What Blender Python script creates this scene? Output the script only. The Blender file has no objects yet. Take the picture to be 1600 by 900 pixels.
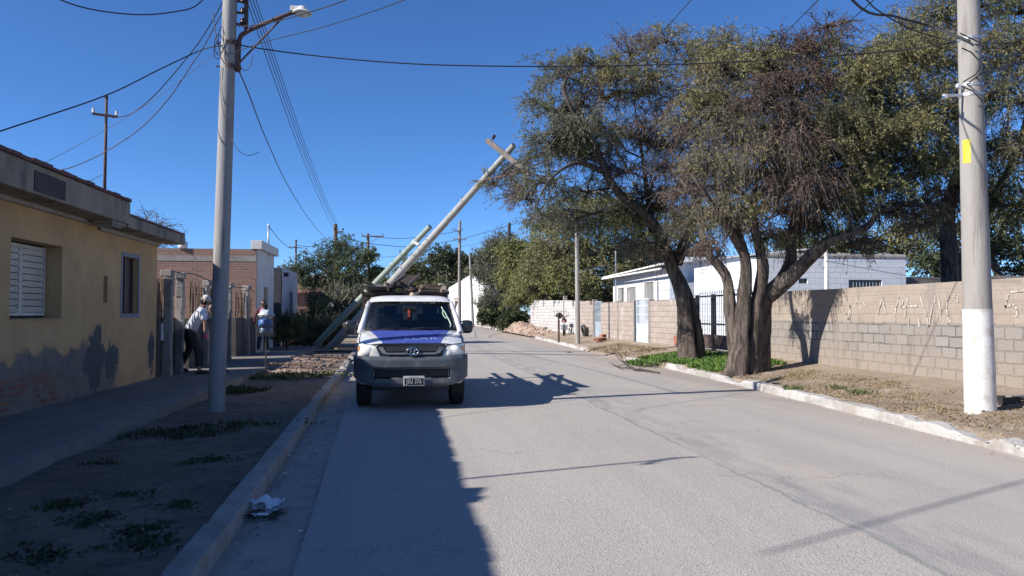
import bpy, bmesh, math, random
import numpy as np
from mathutils import Vector, Matrix, noise
R = math.radians
random.seed(7); rng = np.random.default_rng(11)
sc = bpy.context.scene
COL = sc.collection

# ---------------------------------------------------------------- camera
CAM_H, YAW, PITCH = 1.5, R(8.06), R(1.91)
cam_d = bpy.data.cameras.new('camera'); cam = bpy.data.objects.new('camera', cam_d); COL.objects.link(cam)
cam_d.sensor_width = 36; cam_d.lens = 27.0; cam_d.clip_start = 0.05; cam_d.clip_end = 3000
cam.location = (0, 0, CAM_H); cam.rotation_euler = (R(90) + PITCH, 0, -YAW)
sc.camera = cam
# ---------------------------------------------------------------- light
AZ, EL = R(16.0), R(33.0)
sunv = Vector((math.cos(AZ) * math.cos(EL), math.sin(AZ) * math.cos(EL), -math.sin(EL)))
sd = bpy.data.lights.new('sun', 'SUN'); sd.energy = 5.0; sd.angle = R(0.53); sd.color = (1.0, 0.945, 0.87)
so = bpy.data.objects.new('sun', sd); COL.objects.link(so); so.location = (-20, -5, 20)
so.rotation_euler = sunv.to_track_quat('-Z', 'Y').to_euler()
w = bpy.data.worlds.new('World'); sc.world = w; w.use_nodes = True
nt = w.node_tree; nt.nodes.clear()
sky = nt.nodes.new('ShaderNodeTexSky'); sky.sky_type = 'NISHITA'; sky.sun_disc = False
sky.sun_elevation = EL; sky.sun_rotation = math.atan2(-sunv.x, -sunv.y)
sky.air_density = 0.7; sky.dust_density = 0.0; sky.ozone_density = 10.0; sky.altitude = 400
bg = nt.nodes.new('ShaderNodeBackground'); bg.inputs['Strength'].default_value = 0.114
wo = nt.nodes.new('ShaderNodeOutputWorld')
hsv = nt.nodes.new('ShaderNodeHueSaturation'); hsv.inputs['Saturation'].default_value = 1.03
nt.links.new(sky.outputs[0], hsv.inputs['Color']); nt.links.new(hsv.outputs[0], bg.inputs[0]); nt.links.new(bg.outputs[0], wo.inputs[0])
vs = sc.view_settings; vs.view_transform = 'Standard'; vs.look = 'None'; vs.gamma = 1; vs.use_curve_mapping = False
vs.exposure = 0.6
sc.cycles.max_bounces = 6; sc.cycles.diffuse_bounces = 2; sc.cycles.transparent_max_bounces = 12

# ---------------------------------------------------------------- pixel helpers (1600x900 photo -> world point)
FPX = 1200.0
_f = (math.sin(YAW) * math.cos(PITCH), math.cos(YAW) * math.cos(PITCH), math.sin(PITCH))
_r = (math.cos(YAW), -math.sin(YAW), 0)
_u = (_r[1] * _f[2] - _r[2] * _f[1], _r[2] * _f[0] - _r[0] * _f[2], _r[0] * _f[1] - _r[1] * _f[0])
def ray(px, py):
    a = (px - 800) / FPX; b = (450 - py) / FPX
    return [_f[i] + a * _r[i] + b * _u[i] for i in range(3)]
def gz(px, py, z=0.0):
    d = ray(px, py); t = (z - CAM_H) / d[2]; return Vector((t * d[0], t * d[1], z))
def aty(px, py, Y):
    d = ray(px, py); t = Y / d[1]; return Vector((t * d[0], Y, CAM_H + t * d[2]))
def atx(px, py, X):
    d = ray(px, py); t = X / d[0]; return Vector((X, t * d[1], CAM_H + t * d[2]))

# ---------------------------------------------------------------- materials
def node(nt, t, **kw):
    n = nt.nodes.new(t)
    for k, v in kw.items():
        if k in n.inputs: n.inputs[k].default_value = v
        else: setattr(n, k, v)
    return n
def mixc(nt, fac, a, b):
    m = nt.nodes.new('ShaderNodeMix'); m.data_type = 'RGBA'
    for idx, v in ((0, fac), (6, a), (7, b)):
        if isinstance(v, bpy.types.NodeSocket): nt.links.new(v, m.inputs[idx])
        elif idx == 0: m.inputs[0].default_value = v
        else: m.inputs[idx].default_value = (*v, 1) if len(v) == 3 else v
    return m.outputs[2]
def mth(nt, op, a, b=None, c=None, clamp=False):
    m = nt.nodes.new('ShaderNodeMath'); m.operation = op; m.use_clamp = clamp
    for i, v in enumerate((a, b, c)):
        if v is None: continue
        if isinstance(v, bpy.types.NodeSocket): nt.links.new(v, m.inputs[i])
        else: m.inputs[i].default_value = v
    return m.outputs[0]
def ramp(nt, src, lo, hi):
    m = nt.nodes.new('ShaderNodeMapRange'); m.interpolation_type = 'SMOOTHSTEP'
    nt.links.new(src, m.inputs[0]); m.inputs[1].default_value = lo; m.inputs[2].default_value = hi
    return m.outputs[0]
def noi(nt, vec, scale, detail=4, rough=0.55):
    n = node(nt, 'ShaderNodeTexNoise', Scale=scale, Detail=detail, Roughness=rough)
    if vec: nt.links.new(vec, n.inputs['Vector'])
    return n.outputs[0]
def newmat(name):
    m = bpy.data.materials.new(name); m.use_nodes = True
    nt = m.node_tree; b = nt.nodes['Principled BSDF']
    return m, nt, b
def pos(nt, swz=None, scale=None):
    g = nt.nodes.new('ShaderNodeNewGeometry'); o = g.outputs['Position']
    if swz or scale:
        s = nt.nodes.new('ShaderNodeSeparateXYZ'); nt.links.new(o, s.inputs[0])
        c = nt.nodes.new('ShaderNodeCombineXYZ')
        for i, a in enumerate(swz or 'XYZ'):
            if a == '0': continue
            src = s.outputs['XYZ'.index(a)]
            if scale: src = mth(nt, 'MULTIPLY', src, scale[i])
            nt.links.new(src, c.inputs[i])
        return c.outputs[0]
    return o
def sep(nt):
    g = nt.nodes.new('ShaderNodeNewGeometry'); s = nt.nodes.new('ShaderNodeSeparateXYZ')
    nt.links.new(g.outputs['Position'], s.inputs[0]); return s.outputs
def bump(nt, b, h, strength=0.3, dist=0.01):
    n = node(nt, 'ShaderNodeBump', Strength=strength, Distance=dist)
    nt.links.new(h, n.inputs['Height']); nt.links.new(n.outputs[0], b.inputs['Normal'])
def M_(name, c1, c2=None, scale=6, rough=0.8, bmp=0.0, bscale=40, metal=0.0, spec=None, c3=None, s3=1.2, stretch=None, coat=0):
    m, nt, b = newmat(name)
    c2 = c2 or tuple(x * 0.82 for x in c1)
    p = pos(nt, 'XYZ', stretch) if stretch else pos(nt)
    n1 = noi(nt, p, scale, 5, 0.6)
    col = mixc(nt, ramp(nt, n1, 0.35, 0.65), c1, c2)
    if c3:
        n2 = noi(nt, p, s3, 4, 0.6); col = mixc(nt, ramp(nt, n2, 0.5, 0.66), col, c3)
    nt.links.new(col, b.inputs['Base Color'])
    b.inputs['Roughness'].default_value = rough; b.inputs['Metallic'].default_value = metal
    if spec is not None: b.inputs['Specular IOR Level'].default_value = spec
    if coat: b.inputs['Coat Weight'].default_value = coat; b.inputs['Coat Roughness'].default_value = 0.06
    if bmp: bump(nt, b, noi(nt, p, bscale, 5, 0.65), bmp, 0.02)
    return m
MAT = {}
def mat(key, *a, **k):
    if key not in MAT: MAT[key] = M_(key, *a, **k)
    return MAT[key]

def m_ground(name, c1, c2, c3, fine=60, pebble=True, bs=0.5):
    m, nt, b = newmat(name); p = pos(nt)
    col = mixc(nt, ramp(nt, noi(nt, p, 0.9, 6, 0.6), 0.38, 0.62), c1, c2)
    col = mixc(nt, ramp(nt, noi(nt, p, 5, 6, 0.65), 0.5, 0.68), col, c3)
    f = noi(nt, p, fine, 4, 0.7)
    col = mixc(nt, mth(nt, 'MULTIPLY', ramp(nt, f, 0.45, 0.75), 0.45), col, tuple(x * 0.5 for x in c1))
    if pebble:
        v = node(nt, 'ShaderNodeTexVoronoi', Scale=22); nt.links.new(p, v.inputs['Vector'])
        col = mixc(nt, mth(nt, 'MULTIPLY', ramp(nt, v.outputs['Distance'], 0.16, 0.08), 0.6), col, tuple(min(1, x * 1.35) for x in c1))
    nt.links.new(col, b.inputs['Base Color']); b.inputs['Roughness'].default_value = 0.95
    b.inputs['Specular IOR Level'].default_value = 0.2
    hh = mth(nt, 'ADD', noi(nt, p, 9, 6, 0.7), mth(nt, 'MULTIPLY', f, 0.4))
    bump(nt, b, hh, bs, 0.05)
    return m
MAT['dirt'] = m_ground('dirt', (0.36, 0.285, 0.22), (0.30, 0.235, 0.175), (0.25, 0.20, 0.15))
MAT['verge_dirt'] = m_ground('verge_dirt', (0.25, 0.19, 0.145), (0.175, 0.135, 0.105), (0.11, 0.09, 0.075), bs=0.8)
MAT['dry_verge'] = m_ground('dry_verge', (0.37, 0.30, 0.235), (0.31, 0.245, 0.18), (0.22, 0.17, 0.12), bs=0.9)
MAT['rubble'] = m_ground('rubble', (0.40, 0.31, 0.25), (0.36, 0.26, 0.20), (0.27, 0.18, 0.13), bs=1.0)
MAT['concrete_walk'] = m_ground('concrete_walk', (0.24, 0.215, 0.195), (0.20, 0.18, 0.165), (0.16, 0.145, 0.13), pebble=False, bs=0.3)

MAT['gutter_dust'] = m_ground('gutter_dust', (0.42, 0.36, 0.31), (0.36, 0.31, 0.27), (0.30, 0.25, 0.21), bs=0.4)
def m_road():
    m, nt, b = newmat('asphalt'); p = pos(nt); s = sep(nt)
    ps = pos(nt, 'XYZ', (1.0, 0.22, 1.0))
    base = (0.405, 0.372, 0.338)
    col = mixc(nt, ramp(nt, noi(nt, ps, 0.8, 5, 0.6), 0.35, 0.68), base, (0.37, 0.34, 0.312))
    col = mixc(nt, ramp(nt, noi(nt, ps, 2.4, 5, 0.65), 0.54, 0.72), col, (0.41, 0.365, 0.325))
    # the newer, smoother strip right of the long seam, with worn dark streaks along it
    wob = mth(nt, 'MULTIPLY', mth(nt, 'SUBTRACT', noi(nt, p, 1.1, 7, 0.75), 0.5), 0.30)
    xx = mth(nt, 'ADD', s[0], wob)
    right = ramp(nt, xx, 3.06, 3.10)
    band = mth(nt, 'MULTIPLY', right, ramp(nt, xx, 4.3, 3.1))
    streak = ramp(nt, noi(nt, pos(nt, 'XYZ', (2.2, 0.5, 1)), 1.6, 6, 0.7), 0.40, 0.66)
    col = mixc(nt, mth(nt, 'MULTIPLY', mth(nt, 'MULTIPLY', band, streak), 0.9), col, (0.245, 0.238, 0.235))
    edge = mth(nt, 'MULTIPLY', ramp(nt, xx, 3.045, 3.075), ramp(nt, xx, 3.12, 3.085))
    col = mixc(nt, mth(nt, 'MULTIPLY', edge, 0.6), col, (0.15, 0.18, 0.17))
    # dust gathered at the right edge and dark tyre line
    col = mixc(nt, mth(nt, 'MULTIPLY', ramp(nt, mth(nt, 'ADD', s[0], wob), 5.7, 6.7), 0.8), col, (0.385, 0.32, 0.26))
    # aggregate speckle
    v = node(nt, 'ShaderNodeTexVoronoi', Scale=75); nt.links.new(p, v.inputs['Vector'])
    hs = nt.nodes.new('ShaderNodeSeparateColor'); nt.links.new(v.outputs['Color'], hs.inputs[0])
    k = mth(nt, 'SUBTRACT', 1.0, mth(nt, 'MULTIPLY', right, 0.75))
    sp1 = mth(nt, 'MULTIPLY', ramp(nt, hs.outputs[0], 0.62, 0.95), mth(nt, 'MULTIPLY', k, 0.40))
    col = mixc(nt, sp1, col, (0.20, 0.185, 0.175))
    sp2 = mth(nt, 'MULTIPLY', ramp(nt, hs.outputs[1], 0.72, 0.98), mth(nt, 'MULTIPLY', k, 0.32))
    col = mixc(nt, sp2, col, (0.56, 0.52, 0.49))
    # broad worn wheel tracks, tar-dark stains and dusty drifts
    wt = ramp(nt, noi(nt, pos(nt, 'XYZ', (1.6, 0.10, 1)), 1.0, 5, 0.6), 0.45, 0.62)
    col = mixc(nt, mth(nt, 'MULTIPLY', wt, 0.30), col, (0.30, 0.285, 0.275))
    st_ = ramp(nt, noi(nt, p, 1.7, 7, 0.75), 0.62, 0.74)
    col = mixc(nt, mth(nt, 'MULTIPLY', st_, 0.45), col, (0.22, 0.205, 0.19))
    ds = mth(nt, 'MULTIPLY', ramp(nt, noi(nt, pos(nt, 'XYZ', (1.0, 0.35, 1)), 0.6, 6, 0.7), 0.52, 0.66), 0.5)
    col = mixc(nt, ds, col, (0.44, 0.39, 0.34))
    # hairline cracks
    vc = node(nt, 'ShaderNodeTexVoronoi', Scale=0.55, feature='DISTANCE_TO_EDGE')
    wv = nt.nodes.new('ShaderNodeVectorMath'); wv.operation = 'ADD'
    nn = node(nt, 'ShaderNodeTexNoise', Scale=2.0, Detail=6.0, Roughness=0.7); nt.links.new(p, nn.inputs['Vector'])
    nt.links.new(p, wv.inputs[0]); nt.links.new(nn.outputs['Color'], wv.inputs[1]); nt.links.new(wv.outputs[0], vc.inputs['Vector'])
    ck = mth(nt, 'MULTIPLY', ramp(nt, vc.outputs[0], 0.010, 0.002), ramp(nt, noi(nt, p, 0.35), 0.5, 0.6))
    col = mixc(nt, mth(nt, 'MULTIPLY', ck, 0.5), col, (0.14, 0.14, 0.13))
    nt.links.new(col, b.inputs['Base Color']); b.inputs['Roughness'].default_value = 0.88
    b.inputs['Specular IOR Level'].default_value = 0.3
    bump(nt, b, mth(nt, 'ADD', mth(nt, 'MULTIPLY', v.outputs[0], 1.0), noi(nt, p, 30, 4, 0.7)), 0.35, 0.012)
    return m
MAT['asphalt'] = m_road()

def m_brick(name, swz, b1, b2, mortar, bw, bh, ms=0.012, dirt=None, scale=1.0, dirt_lo=0.5):
    m, nt, b = newmat(name); p = pos(nt, swz)
    t = node(nt, 'ShaderNodeTexBrick', Scale=scale)
    t.inputs['Color1'].default_value = (*b1, 1); t.inputs['Color2'].default_value = (*b2, 1); t.inputs['Mortar'].default_value = (*mortar, 1)
    t.inputs['Mortar Size'].default_value = ms; t.inputs['Brick Width'].default_value = bw; t.inputs['Row Height'].default_value = bh
    t.inputs['Mortar Smooth'].default_value = 0.3; t.inputs['Bias'].default_value = 0.0
    nn = node(nt, 'ShaderNodeTexNoise', Scale=6.0, Detail=4.0); nt.links.new(p, nn.inputs['Vector'])
    wv = nt.nodes.new('ShaderNodeVectorMath'); wv.operation = 'MULTIPLY_ADD'
    nt.links.new(nn.outputs['Color'], wv.inputs[0]); wv.inputs[1].default_value = (0.03, 0.03, 0.0); nt.links.new(p, wv.inputs[2])
    nt.links.new(wv.outputs[0], t.inputs['Vector'])
    col = t.outputs[0]
    col = mixc(nt, mth(nt, 'MULTIPLY', ramp(nt, noi(nt, p, 14, 4, 0.7), 0.4, 0.7), 0.35), col, tuple(x * 0.5 for x in b1))
    if dirt: col = mixc(nt, ramp(nt, noi(nt, p, 1.1, 6, 0.7), dirt_lo, dirt_lo + 0.12), col, dirt)
    nt.links.new(col, b.inputs['Base Color']); b.inputs['Roughness'].default_value = 0.92
    bump(nt, b, mth(nt, 'SUBTRACT', mth(nt, 'MULTIPLY', noi(nt, p, 30, 5, 0.7), 0.5), t.outputs['Fac']), 0.8, 0.02)
    return m
MAT['brick_side'] = m_brick('brick_side', 'XZ0', (0.32, 0.165, 0.12), (0.22, 0.115, 0.085), (0.25, 0.215, 0.19), 0.27, 0.085, 0.014, dirt=(0.27, 0.20, 0.165), dirt_lo=0.58)
MAT['white_block'] = m_brick('white_block', 'YZ0', (0.58, 0.56, 0.54), (0.48, 0.45, 0.43), (0.28, 0.25, 0.23), 0.4, 0.2, 0.012, dirt=(0.42, 0.36, 0.31), dirt_lo=0.60)
MAT['beige_block'] = m_brick('beige_block', 'YZ0', (0.40, 0.335, 0.29), (0.34, 0.28, 0.24), (0.25, 0.205, 0.175), 0.4, 0.2, 0.012, dirt=(0.44, 0.40, 0.365), dirt_lo=0.55)
MAT['blue_shade_block'] = m_brick('blue_shade_block', 'XZ0', (0.72, 0.76, 0.82), (0.68, 0.72, 0.79), (0.58, 0.62, 0.70), 0.4, 0.2, 0.010)

def m_longwall():
    m, nt, b = newmat('old_block'); p = pos(nt, 'YZ0'); s = sep(nt)
    def br(c1, c2, mo, ms, bw=0.36, bh=0.19):
        t = node(nt, 'ShaderNodeTexBrick', Scale=1.0)
        t.inputs['Color1'].default_value = (*c1, 1); t.inputs['Color2'].default_value = (*c2, 1); t.inputs['Mortar'].default_value = (*mo, 1)
        t.inputs['Mortar Size'].default_value = ms; t.inputs['Brick Width'].default_value = bw; t.inputs['Row Height'].default_value = bh
        t.inputs['Mortar Smooth'].default_value = 0.25
        nn = node(nt, 'ShaderNodeTexNoise', Scale=4.0, Detail=6.0, Roughness=0.7); nt.links.new(p, nn.inputs['Vector'])
        wv = nt.nodes.new('ShaderNodeVectorMath'); wv.operation = 'MULTIPLY_ADD'
        nt.links.new(nn.outputs['Color'], wv.inputs[0]); wv.inputs[1].default_value = (0.10, 0.085, 0); nt.links.new(p, wv.inputs[2])
        nt.links.new(wv.outputs[0], t.inputs['Vector']); return t
    ta = br((0.36, 0.300, 0.248), (0.325, 0.27, 0.222), (0.27, 0.225, 0.185), 0.006, 0.7, 0.22)
    tb = br((0.285, 0.27, 0.25), (0.235, 0.22, 0.20), (0.11, 0.093, 0.08), 0.013)
    zz = mth(nt, 'ADD', s[2], mth(nt, 'MULTIPLY', mth(nt, 'SUBTRACT', noi(nt, p, 2.5, 5, 0.7), 0.5), 0.10))
    up = ramp(nt, zz, 1.33, 1.35)
    fade = ramp(nt, noi(nt, p, 1.3, 7, 0.75), 0.40, 0.56)        # mortar smeared over the joints in places
    lowc = mixc(nt, mth(nt, 'MULTIPLY', fade, 0.75), tb.outputs[0], (0.275, 0.245, 0.215))
    low2 = mixc(nt, ramp(nt, zz, 0.95, 0.55), lowc, (0.29, 0.245, 0.205))
    low2 = mixc(nt, mth(nt, 'MULTIPLY', mth(nt, 'MULTIPLY', ramp(nt, zz, 0.95, 0.6), tb.outputs['Fac']), 0.5), low2, (0.24, 0.19, 0.15))
    col = mixc(nt, up, low2, ta.outputs[0])
    col = mixc(nt, mth(nt, 'MULTIPLY', ramp(nt, noi(nt, pos(nt, 'YZ0', (1.5, 0.5, 1)), 1.6, 7, 0.72), 0.52, 0.70), 0.75), col, (0.20, 0.165, 0.135))
    col = mixc(nt, mth(nt, 'MULTIPLY', ramp(nt, noi(nt, p, 18, 5, 0.7), 0.5, 0.75), 0.35), col, (0.24, 0.19, 0.155))
    # concrete columns set in the wall every 3.1 m
    cy = mth(nt, 'ABSOLUTE', mth(nt, 'SUBTRACT', mth(nt, 'MODULO', mth(nt, 'ADD', s[1], 1.35), 3.1), 1.55))
    col = mixc(nt, mth(nt, 'MULTIPLY', ramp(nt, cy, 0.11, 0.09), 0.7), col, (0.26, 0.225, 0.20))
    nt.links.new(col, b.inputs['Base Color']); b.inputs['Roughness'].default_value = 0.95
    h = mth(nt, 'SUBTRACT', mth(nt, 'MULTIPLY', noi(nt, p, 22, 6, 0.7), 0.7), mth(nt, 'MULTIPLY', tb.outputs['Fac'], mth(nt, 'SUBTRACT', 1.0, mth(nt, 'MULTIPLY', up, 0.8))))
    bump(nt, b, h, 0.9, 0.03)
    return m
MAT['old_block'] = m_longwall()

def m_ochre():
    m, nt, b = newmat('ochre_plaster'); p = pos(nt); s = sep(nt)
    col = mixc(nt, ramp(nt, noi(nt, p, 1.4, 6, 0.6), 0.35, 0.65), (0.56, 0.37, 0.18), (0.47, 0.305, 0.15))
    col = mixc(nt, mth(nt, 'MULTIPLY', ramp(nt, noi(nt, pos(nt, 'XYZ', (1, 3, 0.4)), 2, 5, 0.7), 0.55, 0.75), 0.5), col, (0.34, 0.24, 0.14))
    n = noi(nt, p, 1.6, 7, 0.6)
    zb = mth(nt, 'ADD', s[2], mth(nt, 'MULTIPLY', mth(nt, 'SUBTRACT', n, 0.5), -0.9))
    grey = mixc(nt, ramp(nt, noi(nt, p, 3.3, 5, 0.7), 0.4, 0.65), (0.20, 0.175, 0.145), (0.15, 0.135, 0.12))
    nearh = ramp(nt, s[1], 14.4, 13.9)                # render fallen off low down on the nearer half
    col = mixc(nt, mth(nt, 'MULTIPLY', nearh, ramp(nt, zb, 0.985, 0.875)), col, grey)
    # repaired patches of dark cement
    for (yy, zz, ry, rz) in ((13.2, 0.72, 0.42, 0.42), (13.95, 0.70, 0.32, 0.30), (13.35, 1.05, 0.16, 0.26), (16.0, 0.72, 0.2, 0.38)):
        a = mth(nt, 'DIVIDE', mth(nt, 'SUBTRACT', s[1], yy), ry); c = mth(nt, 'DIVIDE', mth(nt, 'SUBTRACT', s[2], zz), rz)
        d = mth(nt, 'ADD', mth(nt, 'MULTIPLY', a, a), mth(nt, 'MULTIPLY', c, c))
        d = mth(nt, 'ADD', d, mth(nt, 'MULTIPLY', mth(nt, 'SUBTRACT', noi(nt, p, 2.6, 7, 0.75), 0.5), 6.0))
        col = mixc(nt, ramp(nt, d, 1.25, 0.90), col, (0.085, 0.09, 0.09))
    # bare bricks in the lowest courses
    t = node(nt, 'ShaderNodeTexBrick', Scale=1.0); nt.links.new(pos(nt, 'YZ0'), t.inputs['Vector'])
    t.inputs['Color1'].default_value = (0.28, 0.10, 0.06, 1); t.inputs['Color2'].default_value = (0.2, 0.075, 0.05, 1); t.inputs['Mortar'].default_value = (0.17, 0.145, 0.12, 1)
    t.inputs['Mortar Size'].default_value = 0.02; t.inputs['Brick Width'].default_value = 0.27; t.inputs['Row Height'].default_value = 0.085
    bm_ = mth(nt, 'MULTIPLY', ramp(nt, s[1], 12.4, 11.6), mth(nt, 'MULTIPLY', ramp(nt, s[2], 0.75, 0.6), ramp(nt, noi(nt, p, 2.2, 5, 0.7), 0.47, 0.53)))
    col = mixc(nt, bm_, col, t.outputs[0])
    nt.links.new(col, b.inputs['Base Color']); b.inputs['Roughness'].default_value = 0.93
    bump(nt, b, mth(nt, 'ADD', noi(nt, p, 12, 6, 0.7), mth(nt, 'MULTIPLY', ramp(nt, zb, 0.95, 0.9), -0.6)), 0.35, 0.03)
    return m
MAT['ochre'] = m_ochre()

def m_kerb():
    m, nt, b = newmat('kerb_concrete'); p = pos(nt); s = sep(nt)
    col = mixc(nt, ramp(nt, noi(nt, p, 2.2, 6, 0.7), 0.4, 0.62), (0.36, 0.335, 0.305), (0.29, 0.255, 0.215))
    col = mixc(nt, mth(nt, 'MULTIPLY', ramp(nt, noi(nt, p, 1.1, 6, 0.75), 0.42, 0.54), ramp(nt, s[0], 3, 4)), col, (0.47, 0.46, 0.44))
    col = mixc(nt, ramp(nt, noi(nt, p, 7, 6, 0.75), 0.58, 0.7), col, (0.27, 0.22, 0.175))
    nt.links.new(col, b.inputs['Base Color']); b.inputs['Roughness'].default_value = 0.95
    bump(nt, b, noi(nt, p, 20, 6, 0.7), 0.8, 0.03)
    return m
MAT['kerb'] = m_kerb()

def m_bark(name, c1, c2):
    m, nt, b = newmat(name); p = pos(nt, 'XYZ', (1, 1, 0.16))
    n = noi(nt, p, 11, 7, 0.72)
    col = mixc(nt, ramp(nt, n, 0.38, 0.62), c2, c1)
    nt.links.new(col, b.inputs['Base Color']); b.inputs['Roughness'].default_value = 0.95
    bump(nt, b, n, 1.0, 0.09)
    return m
MAT['bark'] = m_bark('bark', (0.165, 0.132, 0.108), (0.04, 0.031, 0.025))
MAT['bark_dark'] = m_bark('bark_dark', (0.11, 0.085, 0.065), (0.05, 0.038, 0.03))
def m_leaf(name, c1, c2, c3, rough=0.6, trans=0.25):
    m, nt, b = newmat(name); p = pos(nt)
    oi = nt.nodes.new('ShaderNodeNewGeometry')
    col = mixc(nt, ramp(nt, noi(nt, p, 1.3, 3, 0.6), 0.4, 0.6), c1, c2)
    col = mixc(nt, ramp(nt, noi(nt, p, 7, 3, 0.6), 0.52, 0.66), col, c3)
    nt.links.new(col, b.inputs['Base Color']); b.inputs['Roughness'].default_value = rough
    b.inputs['Specular IOR Level'].default_value = 0.25
    if trans:
        t = nt.nodes.new('ShaderNodeBsdfTranslucent'); nt.links.new(col, t.inputs[0])
        mx = nt.nodes.new('ShaderNodeMixShader'); mx.inputs[0].default_value = trans
        nt.links.new(b.outputs[0], mx.inputs[1]); nt.links.new(t.outputs[0], mx.inputs[2])
        nt.links.new(mx.outputs[0], nt.nodes['Material Output'].inputs[0])
    return m
MAT['leaf_olive'] = m_leaf('leaf_olive', (0.25, 0.235, 0.105), (0.17, 0.175, 0.08), (0.34, 0.285, 0.12))
MAT['leaf_green'] = m_leaf('leaf_green', (0.16, 0.18, 0.075), (0.11, 0.14, 0.06), (0.22, 0.225, 0.09))
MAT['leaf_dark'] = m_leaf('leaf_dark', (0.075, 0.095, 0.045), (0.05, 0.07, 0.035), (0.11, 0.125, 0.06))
MAT['leaf_grey'] = m_leaf('leaf_grey', (0.17, 0.18, 0.115), (0.12, 0.135, 0.085), (0.22, 0.22, 0.13))
MAT['leaf_brown'] = m_leaf('leaf_brown', (0.17, 0.10, 0.07), (0.12, 0.085, 0.065), (0.21, 0.12, 0.075), trans=0.1)
MAT['leaf_lime'] = m_leaf('leaf_lime', (0.24, 0.25, 0.09), (0.18, 0.20, 0.075), (0.31, 0.28, 0.11))
MAT['grass'] = m_leaf('grass_blade', (0.12, 0.21, 0.045), (0.08, 0.15, 0.035), (0.17, 0.25, 0.06))
MAT['dry_grass'] = m_leaf('dry_blade', (0.30, 0.235, 0.14), (0.22, 0.17, 0.10), (0.38, 0.31, 0.19), trans=0.1)
MAT['twig'] = m_bark('twig', (0.12, 0.095, 0.08), (0.07, 0.054, 0.046))
MAT['twig_grey'] = m_bark('twig_grey', (0.20, 0.17, 0.15), (0.10, 0.08, 0.07))

mat('pole_concrete', (0.34, 0.32, 0.29), (0.285, 0.265, 0.24), scale=3, bmp=0.35, bscale=50, stretch=(1, 1, 0.12), c3=(0.20, 0.18, 0.165), s3=7)
mat('pole_grey', (0.30, 0.29, 0.28), (0.25, 0.24, 0.235), scale=3, bmp=0.35, bscale=50, stretch=(1, 1, 0.12), c3=(0.20, 0.18, 0.165), s3=7)
mat('pole_wood', (0.17, 0.125, 0.09), (0.10, 0.075, 0.055), scale=9, bmp=0.5, stretch=(1, 1, 0.1))
mat('pole_green', (0.24, 0.30, 0.25), (0.30, 0.33, 0.28), scale=4, bmp=0.2)
mat('whitewash', (0.66, 0.66, 0.65), (0.60, 0.59, 0.57), scale=5, bmp=0.3, bscale=30, c3=(0.48, 0.45, 0.41), s3=6)
mat('rust', (0.115, 0.065, 0.05), (0.07, 0.045, 0.04), scale=20, rough=0.8, bmp=0.2)
mat('steel_dark', (0.035, 0.035, 0.04), (0.02, 0.02, 0.022), scale=20, rough=0.55)
mat('galv', (0.45, 0.46, 0.48), (0.33, 0.34, 0.36), scale=14, rough=0.45, metal=0.6)
mat('wire', (0.018, 0.018, 0.022), rough=0.6)
mat('white_paint', (0.74, 0.73, 0.71), (0.66, 0.64, 0.61), scale=2, bmp=0.15, c3=(0.55, 0.5, 0.45), s3=3)
mat('white_plaster', (0.64, 0.63, 0.615), (0.57, 0.555, 0.535), scale=1.5, bmp=0.2, c3=(0.60, 0.56, 0.52), s3=2)
mat('dark_plaster', (0.06, 0.065, 0.085), (0.045, 0.05, 0.07), scale=3, bmp=0.2)
mat('concrete', (0.30, 0.275, 0.25), (0.235, 0.215, 0.195), scale=4, bmp=0.5, bscale=25, c3=(0.19, 0.17, 0.15), s3=3)
mat('fascia', (0.28, 0.235, 0.17), (0.215, 0.18, 0.135), scale=2.5, bmp=0.35, bscale=20, c3=(0.12, 0.105, 0.09), s3=1.5, stretch=(1, 1, 0.5))
mat('coping_tile', (0.14, 0.062, 0.055), (0.09, 0.045, 0.045), scale=8, bmp=0.5, bscale=30)
mat('roof_tin', (0.34, 0.32, 0.31), (0.27, 0.24, 0.22), scale=4, rough=0.6)
mat('dark_void', (0.012, 0.012, 0.014), rough=0.9)
mat('glass_dark', (0.03, 0.035, 0.04), (0.02, 0.025, 0.03), rough=0.08, spec=0.6)
mat('shutter', (0.62, 0.58, 0.50), (0.54, 0.50, 0.43), scale=6, rough=0.5)
mat('blue_grey_surround', (0.25, 0.26, 0.31), (0.20, 0.21, 0.25), scale=6)
mat('door_brown', (0.08, 0.05, 0.045), (0.055, 0.038, 0.035), scale=8, rough=0.6)
mat('door_tan', (0.33, 0.235, 0.12), (0.27, 0.19, 0.1), scale=8)
mat('gate_blue', (0.55, 0.63, 0.68), (0.45, 0.53, 0.60), scale=4, rough=0.5)
mat('tan_wood', (0.33, 0.22, 0.14), (0.23, 0.15, 0.10), scale=12, bmp=0.3)
mat('cane', (0.22, 0.14, 0.085), (0.13, 0.085, 0.055), scale=14, stretch=(1, 1, 0.2), bmp=0.4)
mat('low_wall', (0.075, 0.065, 0.06), (0.055, 0.05, 0.047), scale=4, bmp=0.5)
mat('rust_brick', (0.38, 0.16, 0.10), (0.28, 0.12, 0.08), scale=9, bmp=0.3)

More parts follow.
